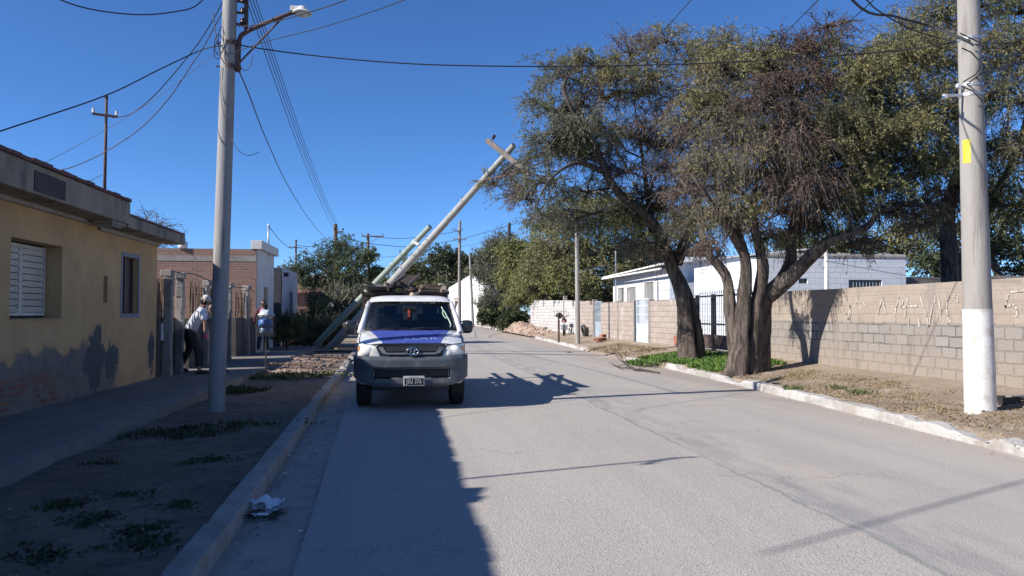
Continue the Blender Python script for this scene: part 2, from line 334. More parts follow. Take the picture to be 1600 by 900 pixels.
# ---------------------------------------------------------------- mesh builder
def wloc(o):
    v = Vector((0, 0, 0))
    while o: v += o.location; o = o.parent
    return v
class MB:
    def __init__(s): s.v = []; s.f = []; s.m = []
    def add(s, vs, fs, mi=0):
        k = len(s.v); s.v += [tuple(v) for v in vs]; s.f += [tuple(i + k for i in f) for f in fs]; s.m += [mi] * len(fs); return s
    def box(s, c, d, rot=None, mi=0):
        x, y, z = d[0] / 2, d[1] / 2, d[2] / 2
        vs = [Vector((a * x, b * y, e * z)) for a in (-1, 1) for b in (-1, 1) for e in (-1, 1)]
        if rot is not None: vs = [rot @ v for v in vs]
        c = Vector(c)
        return s.add([v + c for v in vs], [(0, 1, 3, 2), (4, 6, 7, 5), (0, 4, 5, 1), (2, 3, 7, 6), (0, 2, 6, 4), (1, 5, 7, 3)], mi)
    def bx(s, a, b, mi=0):
        a = Vector(a); b = Vector(b); return s.box((a + b) / 2, [abs(q) for q in (b - a)], None, mi)
    def beam(s, a, b, wd, h, mi=0):
        a = Vector(a); b = Vector(b); d = b - a; q = d.to_track_quat('Y', 'Z').to_matrix()
        return s.box((a + b) / 2, (wd, d.length, h), q, mi)
    def tube(s, pts, r, n=8, mi=0, cap=True):
        pts = [Vector(p) for p in pts]; k = len(pts)
        if not hasattr(r, '__len__'): r = [r] * k
        d0 = (pts[1] - pts[0]).normalized(); up = Vector((0, 0, 1)) if abs(d0.z) < 0.9 else Vector((0, 1, 0))
        a = d0.cross(up).normalized(); vs = []
        for i, p in enumerate(pts):
            d = (pts[min(i + 1, k - 1)] - pts[max(i - 1, 0)]).normalized()
            a = (a - d * a.dot(d)).normalized(); b = d.cross(a)
            for j in range(n):
                t = 2 * math.pi * j / n; vs.append(p + (a * math.cos(t) + b * math.sin(t)) * r[i])
        fs = [(i * n + j, i * n + (j + 1) % n, (i + 1) * n + (j + 1) % n, (i + 1) * n + j) for i in range(k - 1) for j in range(n)]
        if cap: fs += [tuple(range(n))[::-1], tuple((k - 1) * n + j for j in range(n))]
        return s.add(vs, fs, mi)
    def prism(s, poly, d, mi=0):
        """poly: list of 3D points, d: extrusion vector"""
        n = len(poly); d = Vector(d); P = [Vector(p) for p in poly]
        return s.add(P + [p + d for p in P], [tuple(range(n))[::-1], tuple(range(n, 2 * n))] + [(i, (i + 1) % n, n + (i + 1) % n, n + i) for i in range(n)], mi)
    def grid(s, fn, nu, nv, mi=0, mfn=None):
        vs = [fn(i / nu, j / nv) for j in range(nv + 1) for i in range(nu + 1)]
        k = len(s.v); s.v += [tuple(v) for v in vs]
        for j in range(nv):
            for i in range(nu):
                a = k + j * (nu + 1) + i; s.f.append((a, a + 1, a + nu + 2, a + nu + 1)); s.m.append(mfn(i, j) if mfn else mi)
        return s
    def ell(s, c, r, nu=14, nv=9, mi=0, rot=None):
        c = Vector(c)
        def f(u, v):
            t = u * 2 * math.pi; p = (v - 0.5) * math.pi
            q = Vector((r[0] * math.cos(p) * math.cos(t), r[1] * math.cos(p) * math.sin(t), r[2] * math.sin(p)))
            if rot is not None: q = rot @ q
            return c + q
        return s.grid(f, nu, nv, mi)
    def lathe(s, c, prof, n=24, axis='Z', mi=0):
        c = Vector(c); k = len(prof); vs = []
        for (r, h) in prof:
            for j in range(n):
                t = 2 * math.pi * j / n; a, b = r * math.cos(t), r * math.sin(t)
                vs.append(c + (Vector((a, b, h)) if axis == 'Z' else Vector((h, a, b)) if axis == 'X' else Vector((a, h, b))))
        return s.add(vs, [(i * n + j, i * n + (j + 1) % n, (i + 1) * n + (j + 1) % n, (i + 1) * n + j) for i in range(k - 1) for j in range(n)], mi)
    def build(s, name, mats, parent=None, at=None, smooth=False, bevel=0, sub=0, merge=False, autosm=None):
        if not isinstance(mats, (list, tuple)): mats = [mats]
        off = wloc(parent) if parent else Vector(at or (0, 0, 0))
        me = bpy.data.meshes.new(name); me.from_pydata([(v[0] - off.x, v[1] - off.y, v[2] - off.z) for v in s.v], [], s.f)
        for m in mats: me.materials.append(MAT[m] if isinstance(m, str) else m)
        me.polygons.foreach_set('material_index', s.m)
        if merge:
            bm = bmesh.new(); bm.from_mesh(me); bmesh.ops.remove_doubles(bm, verts=bm.verts, dist=0.0005)
            bmesh.ops.recalc_face_normals(bm, faces=bm.faces); bm.to_mesh(me); bm.free()
        if smooth: me.polygons.foreach_set('use_smooth', [True] * len(me.polygons))
        if autosm: me.set_sharp_from_angle(angle=R(autosm))
        o = bpy.data.objects.new(name, me); COL.objects.link(o)
        if parent: o.parent = parent
        else: o.location = off
        if bevel:
            b = o.modifiers.new('bevel', 'BEVEL'); b.width = bevel; b.segments = 2; b.limit_method = 'ANGLE'
        if sub:
            b = o.modifiers.new('sub', 'SUBSURF'); b.levels = sub; b.render_levels = sub
        return o
def np_mesh(name, V, F, mats, parent=None, at=None, mi=None, smooth=False):
    off = wloc(parent) if parent else Vector(at or (0, 0, 0))
    V = np.asarray(V, dtype=np.float32) - np.array(off, dtype=np.float32); F = np.asarray(F, dtype=np.int32)
    me = bpy.data.meshes.new(name); me.vertices.add(len(V)); me.vertices.foreach_set('co', V.ravel())
    n, k = F.shape; me.loops.add(n * k); me.loops.foreach_set('vertex_index', F.ravel())
    me.polygons.add(n); me.polygons.foreach_set('loop_start', np.arange(0, n * k, k, dtype=np.int32))
    if not isinstance(mats, (list, tuple)): mats = [mats]
    for m in mats: me.materials.append(MAT[m] if isinstance(m, str) else m)
    if mi is not None: me.polygons.foreach_set('material_index', np.asarray(mi, dtype=np.int32))
    if smooth: me.polygons.foreach_set('use_smooth', np.ones(n, dtype=bool))
    me.update(calc_edges=True); me.validate()
    o = bpy.data.objects.new(name, me); COL.objects.link(o)
    if parent: o.parent = parent
    else: o.location = off
    return o
def tag(o, label=None, cat=None, group=None, kind=None):
    if label: o['label'] = label
    if cat: o['category'] = cat
    if group: o['group'] = group
    if kind: o['kind'] = kind
    return o
def thing(name, loc, label, cat, group=None):
    o = bpy.data.objects.new(name, None); COL.objects.link(o); o.location = loc; o.empty_display_size = 0.2
    return tag(o, label, cat, group)
def kids(o): return [c for c in bpy.data.objects if c.parent == o]
def copy_tree(o, parent=None):
    c = o.copy(); COL.objects.link(c); c.parent = parent
    for ch in kids(o): copy_tree(ch, c)
    return c
def lerp(a, b, t): return a + (b - a) * t
def interp(tab, y):
    if y <= tab[0][0]: return tab[0][1]
    for (a, b), (c, d) in zip(tab, tab[1:]):
        if y <= c: return lerp(b, d, (y - a) / (c - a))
    return tab[-1][1]
def nz(x, y, s=1.0, seed=0.0): return noise.fractal(Vector((x * s, y * s, seed)), 1.0, 2.0, 5)
# ================================================================ THE SETTING
RK = [(-6, 6.0), (0, 6.15), (7.2, 6.37), (9.5, 6.54), (11.7, 6.69), (15.7, 6.93), (20.4, 7.12), (23, 7.15), (31, 7.25), (52, 8.2), (76, 8.8), (110, 9.0), (140, 8)]
LK = [(-6, -1.05), (4, -1.08), (7, -1.14), (11, -1.25), (20, -1.42), (33, -1.8), (60, -2.4), (120, -5)]
WX = 9.4                                           # line of the walls on the right
b = MB(); b.bx((-900, -300, -0.4), (900, 1500, -0.03)); tag(b.build('ground', 'dirt'), kind='structure')

def strip(name, xa, xb, zfn, ys, n, mats, mfn=None):
    mb = MB(); K = len(ys) - 1
    def f(u, v):
        Y = ys[round(v * K)]; x = lerp(xa(Y), xb(Y), u); return (x, Y, zfn(x, Y))
    mb.grid(f, n, K, mfn=mfn)
    return tag(mb.build(name, mats, smooth=True), kind='structure')
YS = []
y = -5.0
while y < 62: YS.append(y); y += 0.10 if y < 14 else 0.2 if y < 30 else 0.5
YL = [y for y in range(62, 150, 4)]
# road: one asphalt sheet with a slight crown
strip('road', lambda Y: interp(LK, Y) + max(.3, 0.55 - .014 * Y) + 0.04 * nz(0, Y, 0.8), lambda Y: interp(RK, Y) + 0.06,
      lambda x, Y: 0.005 + 0.02 * (1 - ((x - 2.6) / 4.6) ** 2), list(range(-6, 150, 2)), 8, 'asphalt')
strip('gutter', lambda Y: interp(LK, Y) - 0.03, lambda Y: interp(LK, Y) + 0.66,
      lambda x, Y: 0.001 + max(0, 0.006 * nz(x, Y, 2, 5)) * (x < interp(LK, Y) + .25), list(range(-6, 62, 1)), 4, 'gutter_dust')
def kerb(name, tab, side, y0, y1, wd=0.17, h=0.13, seed=0, step=0.09):
    mb = MB(); n = int((y1 - y0) / step)
    prof = [(0.0, -0.03), (0.0, 0.45), (0.012, 0.86), (0.045, 1.0), (0.5, 1.02), (0.93, 1.0), (1.0, 0.6), (1.0, -0.03)]
    def f(u, v):
        Y = y0 + v * (y1 - y0); q = prof[round(u * (len(prof) - 1))]
        e = nz(q[0] * 3, Y, 1.3, seed) * 0.016 * (0.3 + q[1]) + nz(q[0] * 3, Y, 6, seed + 4) * 0.008
        chip = max(0, nz(0.3, Y, 0.55, seed + 9) - 0.22) * 0.30 * (1 if q[1] > 0.8 else 0)
        endd = min(1, (Y - y0) / 0.25, (y1 - Y) / 0.25); hh = h * (0.25 + 0.75 * max(0, endd) ** 0.5)
        return (interp(tab, Y) + side * (q[0] * wd) + e, Y, q[1] * hh + (e - chip) * (q[1] > 0))
    mb.grid(f, len(prof) - 1, n)
    return tag(mb.build(name, 'kerb', smooth=True, autosm=40), kind='structure')
kerb('kerb_left', [(a, c - 0.01) for a, c in LK], -1, -5, 23.5, 0.17, 0.135, 1)
kerb('kerb_left_far', LK, -1, 25, 60, 0.17, 0.13, 2, 0.3)
kerb('kerb_right', RK, 1, -5, 20.4, 0.2, 0.15, 3)
kerb('kerb_right_end', [(20, 7.14), (24, 6.85)], 1, 20.9, 23.6, 0.2, 0.14, 4)
kerb('kerb_right_far', RK, 1, 30.5, 130, 0.2, 0.13, 5, 0.3)

def z_left(x, Y): return 0.085 + 0.018 * nz(x, Y, 1.2, 2) + 0.012 * nz(x, Y, 7, 3)
def sl_edge(Y): return -3.22 + 0.05 * nz(0, Y, 0.7, 8) + 0.02 * nz(0, Y, 3, 8)
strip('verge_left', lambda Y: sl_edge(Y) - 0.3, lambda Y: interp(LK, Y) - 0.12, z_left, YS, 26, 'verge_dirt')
strip('yard_left', lambda Y: -4.0 - (Y - 30) * 0.5, lambda Y: interp(LK, Y) - 0.1, lambda x, Y: 0.12 + 0.03 * nz(x, Y, 1, 3), list(range(29, 124, 3)), 12, 'dirt')
mb = MB(); n = 420
prof = [(0, 1.0), (0.75, 1.0), (0.965, 1.0), (0.985, 0.93), (0.99, 0.5), (1.0, -0.1)]
def f(u, v):
    Y = -5 + v * 36; q = prof[round(u * 5)]; e = sl_edge(Y)
    crumble = max(0, nz(1, Y, 1.7, 30)) * 0.10
    if q[0] > 0.9: e -= crumble * (q[1])
    return (lerp(-5.0, e, q[0]), Y, 0.22 * q[1] + (0.008 * nz(q[0] * 3, Y, 2, 6)))
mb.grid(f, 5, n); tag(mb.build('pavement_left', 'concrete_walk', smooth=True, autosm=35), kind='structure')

def xr0(Y): return interp(RK, Y) + (0.13 if (Y < 20.5 or Y > 30.5) else -0.05)
def zr0(Y):
    if Y < 22: return 0.135
    if Y < 24: return lerp(0.135, 0.03, (Y - 22) / 2)
    if Y < 29: return 0.03
    if Y < 31: return lerp(0.03, 0.12, (Y - 29) / 2)
    return 0.12
def z_right(x, Y):
    a = xr0(Y); t = min(1, max(0, (x - a) / (WX - a)))
    if x <= a + 1e-5: return -0.02
    z = lerp(zr0(Y), 0.36, t ** 1.1)
    k = max(0, 1 - abs(t - 0.25) / 0.35)
    return z + (0.05 * nz(x, Y, 1.3, 12) + 0.03 * nz(x, Y, 5, 13)) * (0.25 + k) * (0.3 if t > 0.6 else 1) * min(1, t * 8 + 0.1)
def mfn(i, j):
    Y = YS[j]; t = i / 34; x = lerp(xr0(Y), WX + 0.2, t)
    if 22.7 < Y < 30.5: return 0 if t > 0.42 + 0.1 * nz(x, Y, 0.8, 4) or t < 0.1 else 1 if Y > 25 else 0
    return 1 if x < 8.35 + 0.25 * nz(x, Y, 0.8, 4) else 0
strip('verge_right', xr0, lambda Y: WX + 0.2, z_right, YS, 34, ['dirt', 'dry_verge'], mfn)
strip('verge_right_far', xr0, lambda Y: WX + 6, lambda x, Y: 0.12 + 0.04 * max(0, x - 8) + 0.04 * nz(x, Y, 1, 3), [61, 61.5] + YL, 14, 'dirt')
def zg(x, Y): return z_right(x, Y) if x > 6.4 else (0.22 if x < -3.25 else z_left(x, Y) if x < -1.3 else 0.01)

# ================================================================ LEFT: the ochre house
HX = -4.9
house = thing('plaster_house', (HX, 10, 0.2), 'low ochre plastered house with crumbling grey base at the left edge', 'house')
def wall_with_holes(mb, X, y0, y1, z0, z1, holes, depth, mi=0, rmi=0):
    """street face at x=X, facing +X; holes (ya, yb, za, zb); reveals of given depth"""
    ysl = sorted({y0, y1, *[h[0] for h in holes], *[h[1] for h in holes]}); zsl = sorted({z0, z1, *[h[2] for h in holes], *[h[3] for h in holes]})
    for a, c in zip(ysl, ysl[1:]):
        for d, e in zip(zsl, zsl[1:]):
            ym, zm = (a + c) / 2, (d + e) / 2
            if any(h[0] < ym < h[1] and h[2] < zm < h[3] for h in holes): continue
            mb.add([(X, a, d), (X, c, d), (X, c, e), (X, a, e)], [(0, 1, 2, 3)], mi)
    s = -1 if depth > 0 else 1
    for (ya, yb, za, zb) in holes:
        D = X - depth
        mb.add([(X, ya, za), (X, yb, za), (X, yb, zb), (X, ya, zb), (D, ya, za), (D, yb, za), (D, yb, zb), (D, ya, zb)],
               [(0, 4, 5, 1), (1, 5, 6, 2), (2, 6, 7, 3), (3, 7, 4, 0)], rmi)
W1 = (10.45, 11.93, 1.44, 2.47); W2 = (14.38, 15.2, 1.5, 2.52); NI = (13.52, 13.70, 1.68, 2.13)
mb = MB()
wall_with_holes(mb, HX, -4, 13.2, -0.05, 2.95, [W1], 0.27)
mb.build('wall', 'ochre', house)
mb = MB(); X2 = HX - 0.012
wall_with_holes(mb, X2, 13.2, 16.3, -0.05, 2.93, [W2, NI], 0.14)
mb.add([(X2, 16.3, -0.05), (-14, 16.3, -0.05), (-14, 16.3, 2.93), (X2, 16.3, 2.93)], [(0, 1, 2, 3)])
mb.add([(HX, 13.2, -0.05), (X2, 13.2, -0.05), (X2, 13.2, 2.95), (HX, 13.2, 2.95)], [(0, 1, 2, 3)])
mb.build('wall', 'ochre', house)
# fascia and coping of each half, with a real overhang
EX = -4.42
mb = MB(); mb.bx((EX - 0.4, -4, 2.95), (EX, 13.25, 3.31)); mb.build('parapet', 'fascia', house, bevel=0.012)
mb = MB(); mb.bx((EX - 0.42, 13.255, 2.91), (EX - 0.03, 16.55, 3.10)); mb.build('parapet', 'fascia', house, bevel=0.012)
mb = MB(); y = -4.0
while y < 13.2:
    l = 0.27 + random.uniform(-.03, .03); h = 0.05 + random.uniform(-.008, .012)
    mb.box((EX - 0.17 + random.uniform(-.01, .01), y + l / 2, 3.312 + h / 2), (0.40, l - 0.006, h), Matrix.Rotation(random.uniform(-.03, .03), 3, 'Y')); y += l
mb.build('coping', 'coping_tile', house, bevel=0.01)
mb = MB(); y = 13.27
while y < 16.4:
    l = 0.27 + random.uniform(-.03, .03); mb.box((EX - 0.2, y + l / 2, 3.103 + 0.02), (0.36, l - 0.006, 0.04), Matrix.Rotation(random.uniform(-.03, .03), 3, 'Y')); y += l
mb.build('coping', 'coping_tile', house, bevel=0.008)
mb = MB(); mb.bx((-13, -4, 2.9), (EX - 0.41, 13.2, 3.1)); mb.bx((-13, 13.21, 2.85), (EX - 0.43, 16.29, 3.0)); mb.build('roof', 'roof_tin', house)
a = atx(53, 290, EX); c = atx(101, 318, EX)
mb = MB(); mb.bx((EX - 0.01, a.y, 2.985), (EX + 0.012, c.y, 3.235)); mb.build('vent_panel', mat('vent_grey', (0.05, 0.045, 0.045), (0.035, 0.03, 0.03), scale=6), house)
mb = MB(); mb.bx((EX - 0.36, 12.62, 2.905), (EX - 0.05, 13.2, 2.948)); mb.bx((EX - 0.3, 12.7, 2.87), (EX - 0.08, 13.1, 2.904)); mb.build('light_bracket', 'concrete', house)
mb = MB(); mb.bx((X2 - 0.139, NI[0], NI[2]), (X2 - 0.13, NI[1], NI[3])); mb.build('meter_slot', 'dark_void', house)
# white louvred shutters in the first window
win = MB(); D = HX - 0.27; win.bx((D, W1[0], W1[2]), (D + 0.02, W1[1], W1[3])); wn = win.build('window', 'dark_void', house)
for k in range(2):
    y0, y1 = W1[0] + 0.02 + k * 0.72, W1[0] + 0.73 + k * 0.72
    m = MB(); fr = 0.045
    m.bx((D + 0.022, y0, W1[2] + 0.03), (D + 0.055, y0 + fr, W1[3] - 0.03)); m.bx((D + 0.022, y1 - fr, W1[2] + 0.03), (D + 0.055, y1, W1[3] - 0.03))
    m.bx((D + 0.022, y0 + fr, W1[2] + 0.03), (D + 0.055, y1 - fr, W1[2] + 0.075)); m.bx((D + 0.022, y0 + fr, W1[3] - 0.075), (D + 0.055, y1 - fr, W1[3] - 0.03))
    for i in range(10):
        z = W1[2] + 0.12 + i * 0.088
        m.box((D + 0.045, (y0 + y1) / 2, z), (0.012, y1 - y0 - 2 * fr, 0.078), Matrix.Rotation(R(24), 3, 'Y'))
    for i in range(10):   # black hinge pins between the slats
        m.bx((D + 0.05, y1 - 0.075, W1[2] + 0.13 + i * 0.088), (D + 0.062, y1 - 0.045, W1[2] + 0.16 + i * 0.088), 1)
    m.build('shutter', ['shutter', 'dark_void'], wn)
m = MB(); m.bx((D + 0.02, W1[0] - 0.0, W1[2] - 0.012), (HX + 0.03, W1[1], W1[2] + 0.003)); m.build('sill', 'fascia', wn)
# second window: pale blue surround, dark board inside
win = MB(); D2 = X2 - 0.14; win.bx((D2, W2[0] - 0.0, W2[2]), (D2 + 0.02, W2[1], W2[3])); wn2 = win.build('window', 'door_brown', house)
m = MB(); e = 0.075
for q in (((W2[0] - e, W2[2] - e), (W2[0], W2[3] + e)), ((W2[1], W2[2] - e), (W2[1] + e, W2[3] + e)), ((W2[0], W2[3]), (W2[1], W2[3] + e)), ((W2[0], W2[2] - e), (W2[1], W2[2]))):
    m.bx((X2 - 0.01, q[0][0], q[0][1]), (X2 + 0.008, q[1][0], q[1][1]))
m.build('frame', 'blue_grey_surround', wn2)
m = MB(); m.bx((D2 + 0.021, W2[0] + 0.38, W2[2]), (D2 + 0.05, W2[0] + 0.43, W2[3])); m.bx((D2 + 0.021, W2[1] - 0.06, W2[2]), (D2 + 0.05, W2[1], W2[3])); m.build('frame', 'door_brown', wn2)
m = MB(); c0 = aty(204, 347, 15.5)
m.tube([(c0.x - 0.9, 15.0, 3.16), (c0.x - 0.1, 15.3, 3.19), (c0.x + 0.02, 15.32, 3.17)], [0.11, 0.11, 0.04], 12)
tag(m.build('water_tank', 'white_paint', at=(c0.x - 0.5, 15.2, 3.05), smooth=True), 'small white rolled bundle lying on the roof of the ochre house', 'tank')
def roof_mast(loc, h, label, arm=True, armz=0.92, al=0.26, r=0.022, m='rust', group='metal service masts on the roofs', az=0.0):
    t = thing('service_mast', loc, label, 'mast', group); L = Vector(loc)
    b = MB(); b.tube([L, L + Vector((0.0, 0.02, h))], [r * 1.25, r], 8); b.build('pole', m, t, smooth=True)
    b = MB(); b.tube([L + Vector((0, 0, h)), L + Vector((0, 0, h + 0.05))], [r * 1.6, r * 0.8], 8); b.build('cap', m, t)
    if arm:
        d = Vector((math.cos(az), math.sin(az), -0.06)) * (al / 2); p = L + Vector((0, -0.035, h * armz))
        b = MB(); b.beam(p - d, p + d, 0.035, 0.035); ar = b.build('crossarm', m, t)
        for s in (-1, 1):
            b = MB(); b.lathe(p + d * s * 0.93 + Vector((0, 0, 0.02)), [(0.001, 0.07), (0.022, 0.065), (0.026, 0.045), (0.016, 0.03), (0.026, 0.015), (0.02, 0)], 8); b.build('insulator', 'white_paint', ar)
    return t
pm = aty(163, 311, 13.0); TM = aty(163, 152, 13.0)
roof_mast((pm.x, 13.0, 3.1), TM.z - 3.1, 'rusty service mast with a short crossarm on the near ochre roof', az=R(10), armz=0.84, al=0.36)
# out of the picture, but its shadow lies on the road
sh = gz(1085, 718); hm = 5.2
roof_mast((sh.x - hm / math.tan(EL) * math.cos(AZ), sh.y - hm / math.tan(EL) * math.sin(AZ), 3.1), hm - 3.1, 'rusty mast on the near end of the ochre roof, its shadow lying on the road', az=R(35), armz=0.86, al=0.5)
sp = gz(772, 772); k = 3.6 / math.tan(EL)
m = MB(); m.box((-4.7, sp.y - k * math.sin(AZ), 3.45), (0.3, 0.42, 0.17), Matrix.Rotation(0.2, 3, 'X')); m.box((-4.75, sp.y - k * math.sin(AZ) - 0.2, 3.52), (0.2, 0.2, 0.16), Matrix.Rotation(-0.4, 3, 'Z'))  # unseen blocks, added to cast the spike at the roof shadow's edge
tag(m.build('shadow_block', 'concrete', at=(-4.7, sp.y - 1.3, 3.33)), 'unseen concrete blocks added on the near roof edge to cast a shadow spike', 'block')

# ================================================================ LEFT: front fence with concrete posts, brick house
fence = thing('yard_fence', (HX, 17, 0.2), 'rough yard fence of low dark wall, cane panels and crooked concrete posts', 'fence')
m = MB(); m.bx((HX - 0.14, 16.32, 0.1), (HX, 18.15, 1.42)); m.bx((HX - 0.14, 18.75, 0.1), (HX, 22.6, 1.40)); m.bx((HX - 0.14, 23.8, 0.1), (HX, 26.8, 1.38)); m.build('low_wall', 'low_wall', fence, bevel=0.02)
for (px, top, rr) in ((263, 424, 0.11), (282, 428, 0.10), (324, 440, 0.09), (359, 444, 0.09), (387, 448, 0.10)):
    p = atx(px, top, HX + 0.08); lean = random.uniform(-.02, .02)
    m = MB(); n = 9
    pts = [Vector((p.x + lean * k * .25, p.y, lerp(0.1, p.z, k / n))) for k in range(n + 1)]
    for k in range(n): m.box((pts[k] + pts[k + 1]) / 2, (rr * 1.6 + random.uniform(-.02, .02), rr * 1.7 + random.uniform(-.02, .02), (p.z - 0.1) / n + 0.01), Matrix.Rotation(random.uniform(-.1, .1), 3, 'Z'))
    m.box((p.x + random.uniform(-.02, .02), p.y, p.z - 0.04), (rr * 2.1, rr * 2.1, 0.14), Matrix.Rotation(random.uniform(-.3, .3), 3, 'Z'))
    m.build('post', 'concrete', fence, bevel=0.015)
for (ya, yb, z1) in ((16.4, 17.2, 2.22), (18.9, 21.0, 2.25), (21.3, 22.5, 2.2), (23.9, 26.3, 2.2)):
    m = MB(); y = ya
    while y < yb:
        m.tube([(HX - 0.07 + random.uniform(-.02, .02), y, 1.3), (HX - 0.07 + random.uniform(-.02, .02), y + random.uniform(-.02, .02), z1 + random.uniform(-.12, .04))], 0.011, 4); y += 0.048 + random.uniform(-.012, .012)
    for z in (1.55, 1.95): m.bx((HX - 0.06, ya, z), (HX - 0.045, yb, z + 0.015))
    m.build('cane_panel', 'cane', fence)
m = MB(); pts = [Vector((HX + 0.09, y, 2.42 - 0.02 * (y - 17) + 0.03 * math.sin(y * 2.1))) for y in np.linspace(17.2, 26, 18)]; m.tube(pts, 0.012, 5); m.build('top_wire', 'wire', fence)
m = MB(); m.bx((HX + 0.0, 16.55, 0.95), (HX + 0.03, 16.85, 1.3)); m.build('meter_board', 'white_paint', fence)

bh = thing('brick_house', (HX, 27, 0.2), 'house with bare brick side wall and white street front behind the yard fence', 'house')
BH = 3.68
m = MB(); m.bx((-15, 26.9, 0), (HX - 0.02, 27.1, BH - 0.42)); m.bx((-15, 26.9, BH - 0.24), (HX - 0.02, 27.1, BH)); m.build('brick_wall', 'brick_side', bh)
m = MB(); m.bx((-15, 26.885, BH - 0.42), (HX - 0.03, 27.09, BH - 0.24)); m.build('concrete_band', 'concrete', bh)
m = MB(); wall_with_holes(m, HX, 26.92, 30.3, 0, BH, [(28.2, 29.1, 0.22, 2.45)], 0.12); m.add([(HX, 26.92, 0), (HX - 0.3, 26.92, 0), (HX - 0.3, 26.92, BH), (HX, 26.92, BH)], [(0, 1, 2, 3)]); m.bx((-15, 27.15, BH - 0.2), (HX - 0.2, 30.3, BH - 0.1)); m.build('front_wall', 'white_plaster', bh)
m = MB(); m.bx((HX - 0.2, 26.86, BH + 0.003), (HX + 0.16, 30.35, BH + 0.30)); m.build('cornice', 'white_plaster', bh, bevel=0.01)
m = MB(); m.bx((HX - 0.14, 28.2, 0.22), (HX - 0.1, 29.1, 2.45)); m.build('door', 'door_tan', bh)
m = MB(); m.box((HX + 0.1, 27.1, 1.3), (0.14, 0.3, 0.55)); m.build('gas_box', 'steel_dark', bh)
m = MB(); p = aty(252, 368, 26.95); q = aty(286, 374, 26.95)
m.tube([p, q + Vector((-0.12, 0, 0.0)), q + Vector((-0.02, 0, -0.04)), q + Vector((0.0, 0, -0.18))], 0.12, 12); m.tube([q + Vector((0, 0, -0.1)), (q.x, q.y, BH)], 0.15, 12); m.build('vent_pipe', 'white_paint', bh, smooth=True)
pm = aty(419, 395, 29.0); TM2 = aty(419, 352, 29.0)
roof_mast((pm.x, 29.0, BH - 0.1), TM2.z - BH + .1, 'thin mast standing on the white fronted brick house', arm=False, r=0.03, m='galv')

h3 = thing('dark_house', (-4.72, 31, 0.2), 'narrow house with a dark blue side wall and pale grey street front', 'house')
m = MB(); m.bx((-9, 31.0, 0), (-4.74, 31.2, 3.3)); m.build('side_wall', 'dark_plaster', h3)
m = MB(); wall_with_holes(m, -4.7, 31.0, 35.4, 0, 3.3, [(33.1, 34.0, 0.25, 2.4)], 0.15); m.bx((-9, 31.25, 3.0), (-4.8, 35.4, 3.1)); m.bx((-9, 35.2, 0), (-4.75, 35.4, 3.3)); m.build('front_wall', mat('grey_front', (0.45, 0.46, 0.50), (0.38, 0.39, 0.43), scale=2, bmp=0.2), h3)
m = MB(); m.bx((-4.9, 33.1, 0.25), (-4.84, 34.0, 2.4)); m.build('door', 'door_brown', h3)
m = MB(); m.box((-4.62, 31.5, 3.05), (0.18, 0.22, 0.16)); m.build('wall_lamp', 'steel_dark', h3)
h4 = thing('tiled_house', (-6, 44, 0.2), 'small brick house with a reddish tiled roof beyond the dark house', 'house')
m = MB(); m.bx((-10, 43, 0), (-4.9, 48, 2.6)); m.build('wall', 'brick_side', h4)
a = [(-10, 42.7, 2.6), (-4.5, 42.7, 2.6), (-4.5, 46, 3.55), (-10, 46, 3.55)]
m = MB(); m.prism(a, (0, 0, 0.09)); m.prism([(-10, 46, 3.55), (-4.5, 46, 3.55), (-4.5, 48.5, 2.6), (-10, 48.5, 2.6)], (0, 0, 0.09)); m.build('roof', mat('red_tile', (0.30, 0.13, 0.09), (0.2, 0.085, 0.06), scale=8, bmp=0.5, bscale=15), h4)
h5 = thing('white_house', (-4.5, 52, 0.2), 'flat roofed white house showing just above the tiled roof', 'house')
m = MB(); wall_with_holes(m, -4.4, 50, 58, 0, 4.0, [(52, 53, 1.2, 2.3)], 0.1); m.bx((-9, 50, 0), (-4.42, 50.2, 4.0)); m.bx((-9, 50.2, 3.7), (-4.5, 58, 3.8)); m.build('wall', 'white_plaster', h5)
m = MB(); m.bx((-4.55, 52, 1.2), (-4.5, 53, 2.3)); m.build('window', 'glass_dark', h5)
p = aty(462, 430, 40.0); T_ = aty(462, 376, 40.0)
m3 = roof_mast((p.x, 40.0, 0.2), T_.z - 0.2, 'distant service mast with crossarm above the dark house', armz=0.93, al=0.7, r=0.045, m='rust', az=0.2)
m = MB(); p = aty(501, 497, 33.2); m.tube([(p.x, 33.2, 0.1), (p.x, 33.2, aty(501, 480, 33.2).z)], 0.05, 8); tag(m.build('white_pipe', 'white_paint', at=(p.x, 33.2, 0.1)), 'short white post standing among the dark shrubs', 'post')

# ================================================================ RIGHT: walls, gates, houses
lw = thing('block_wall', (WX, 12, 0.3), 'long weathered block wall with pale scrawled letters behind the white based pole', 'wall')
def wtop(Y): return 2.05 + 0.012 * nz(0, Y, 0.6, 3)
m = MB(); n = 160
def f(u, v):
    Y = 3 + v * 16.6; k = round(u * 12)
    if k <= 9:
        z = lerp(0.1, wtop(Y), k / 9); x = WX - 0.03 * max(0, (0.75 - z)) * 2 * max(0, 0.5 + nz(Y, z, 1.2, 6)) + 0.008 * nz(Y, z, 6, 2)
    else: z = wtop(Y); x = WX + 0.06 * (k - 9)
    if k == 12: z = 0.1
    return (x, Y, z)
m.grid(f, 12, n); m.add([(WX, 19.6, 0.1), (WX + 0.18, 19.6, 0.1), (WX + 0.18, 19.6, 2.05), (WX, 19.6, 2.05)], [(0, 1, 2, 3)]); m.build('wall', 'old_block', lw, smooth=True, autosm=30)
def zz(x, y): return atx(1280 + x / 5, 430 + y / 5, WX - 0.012)
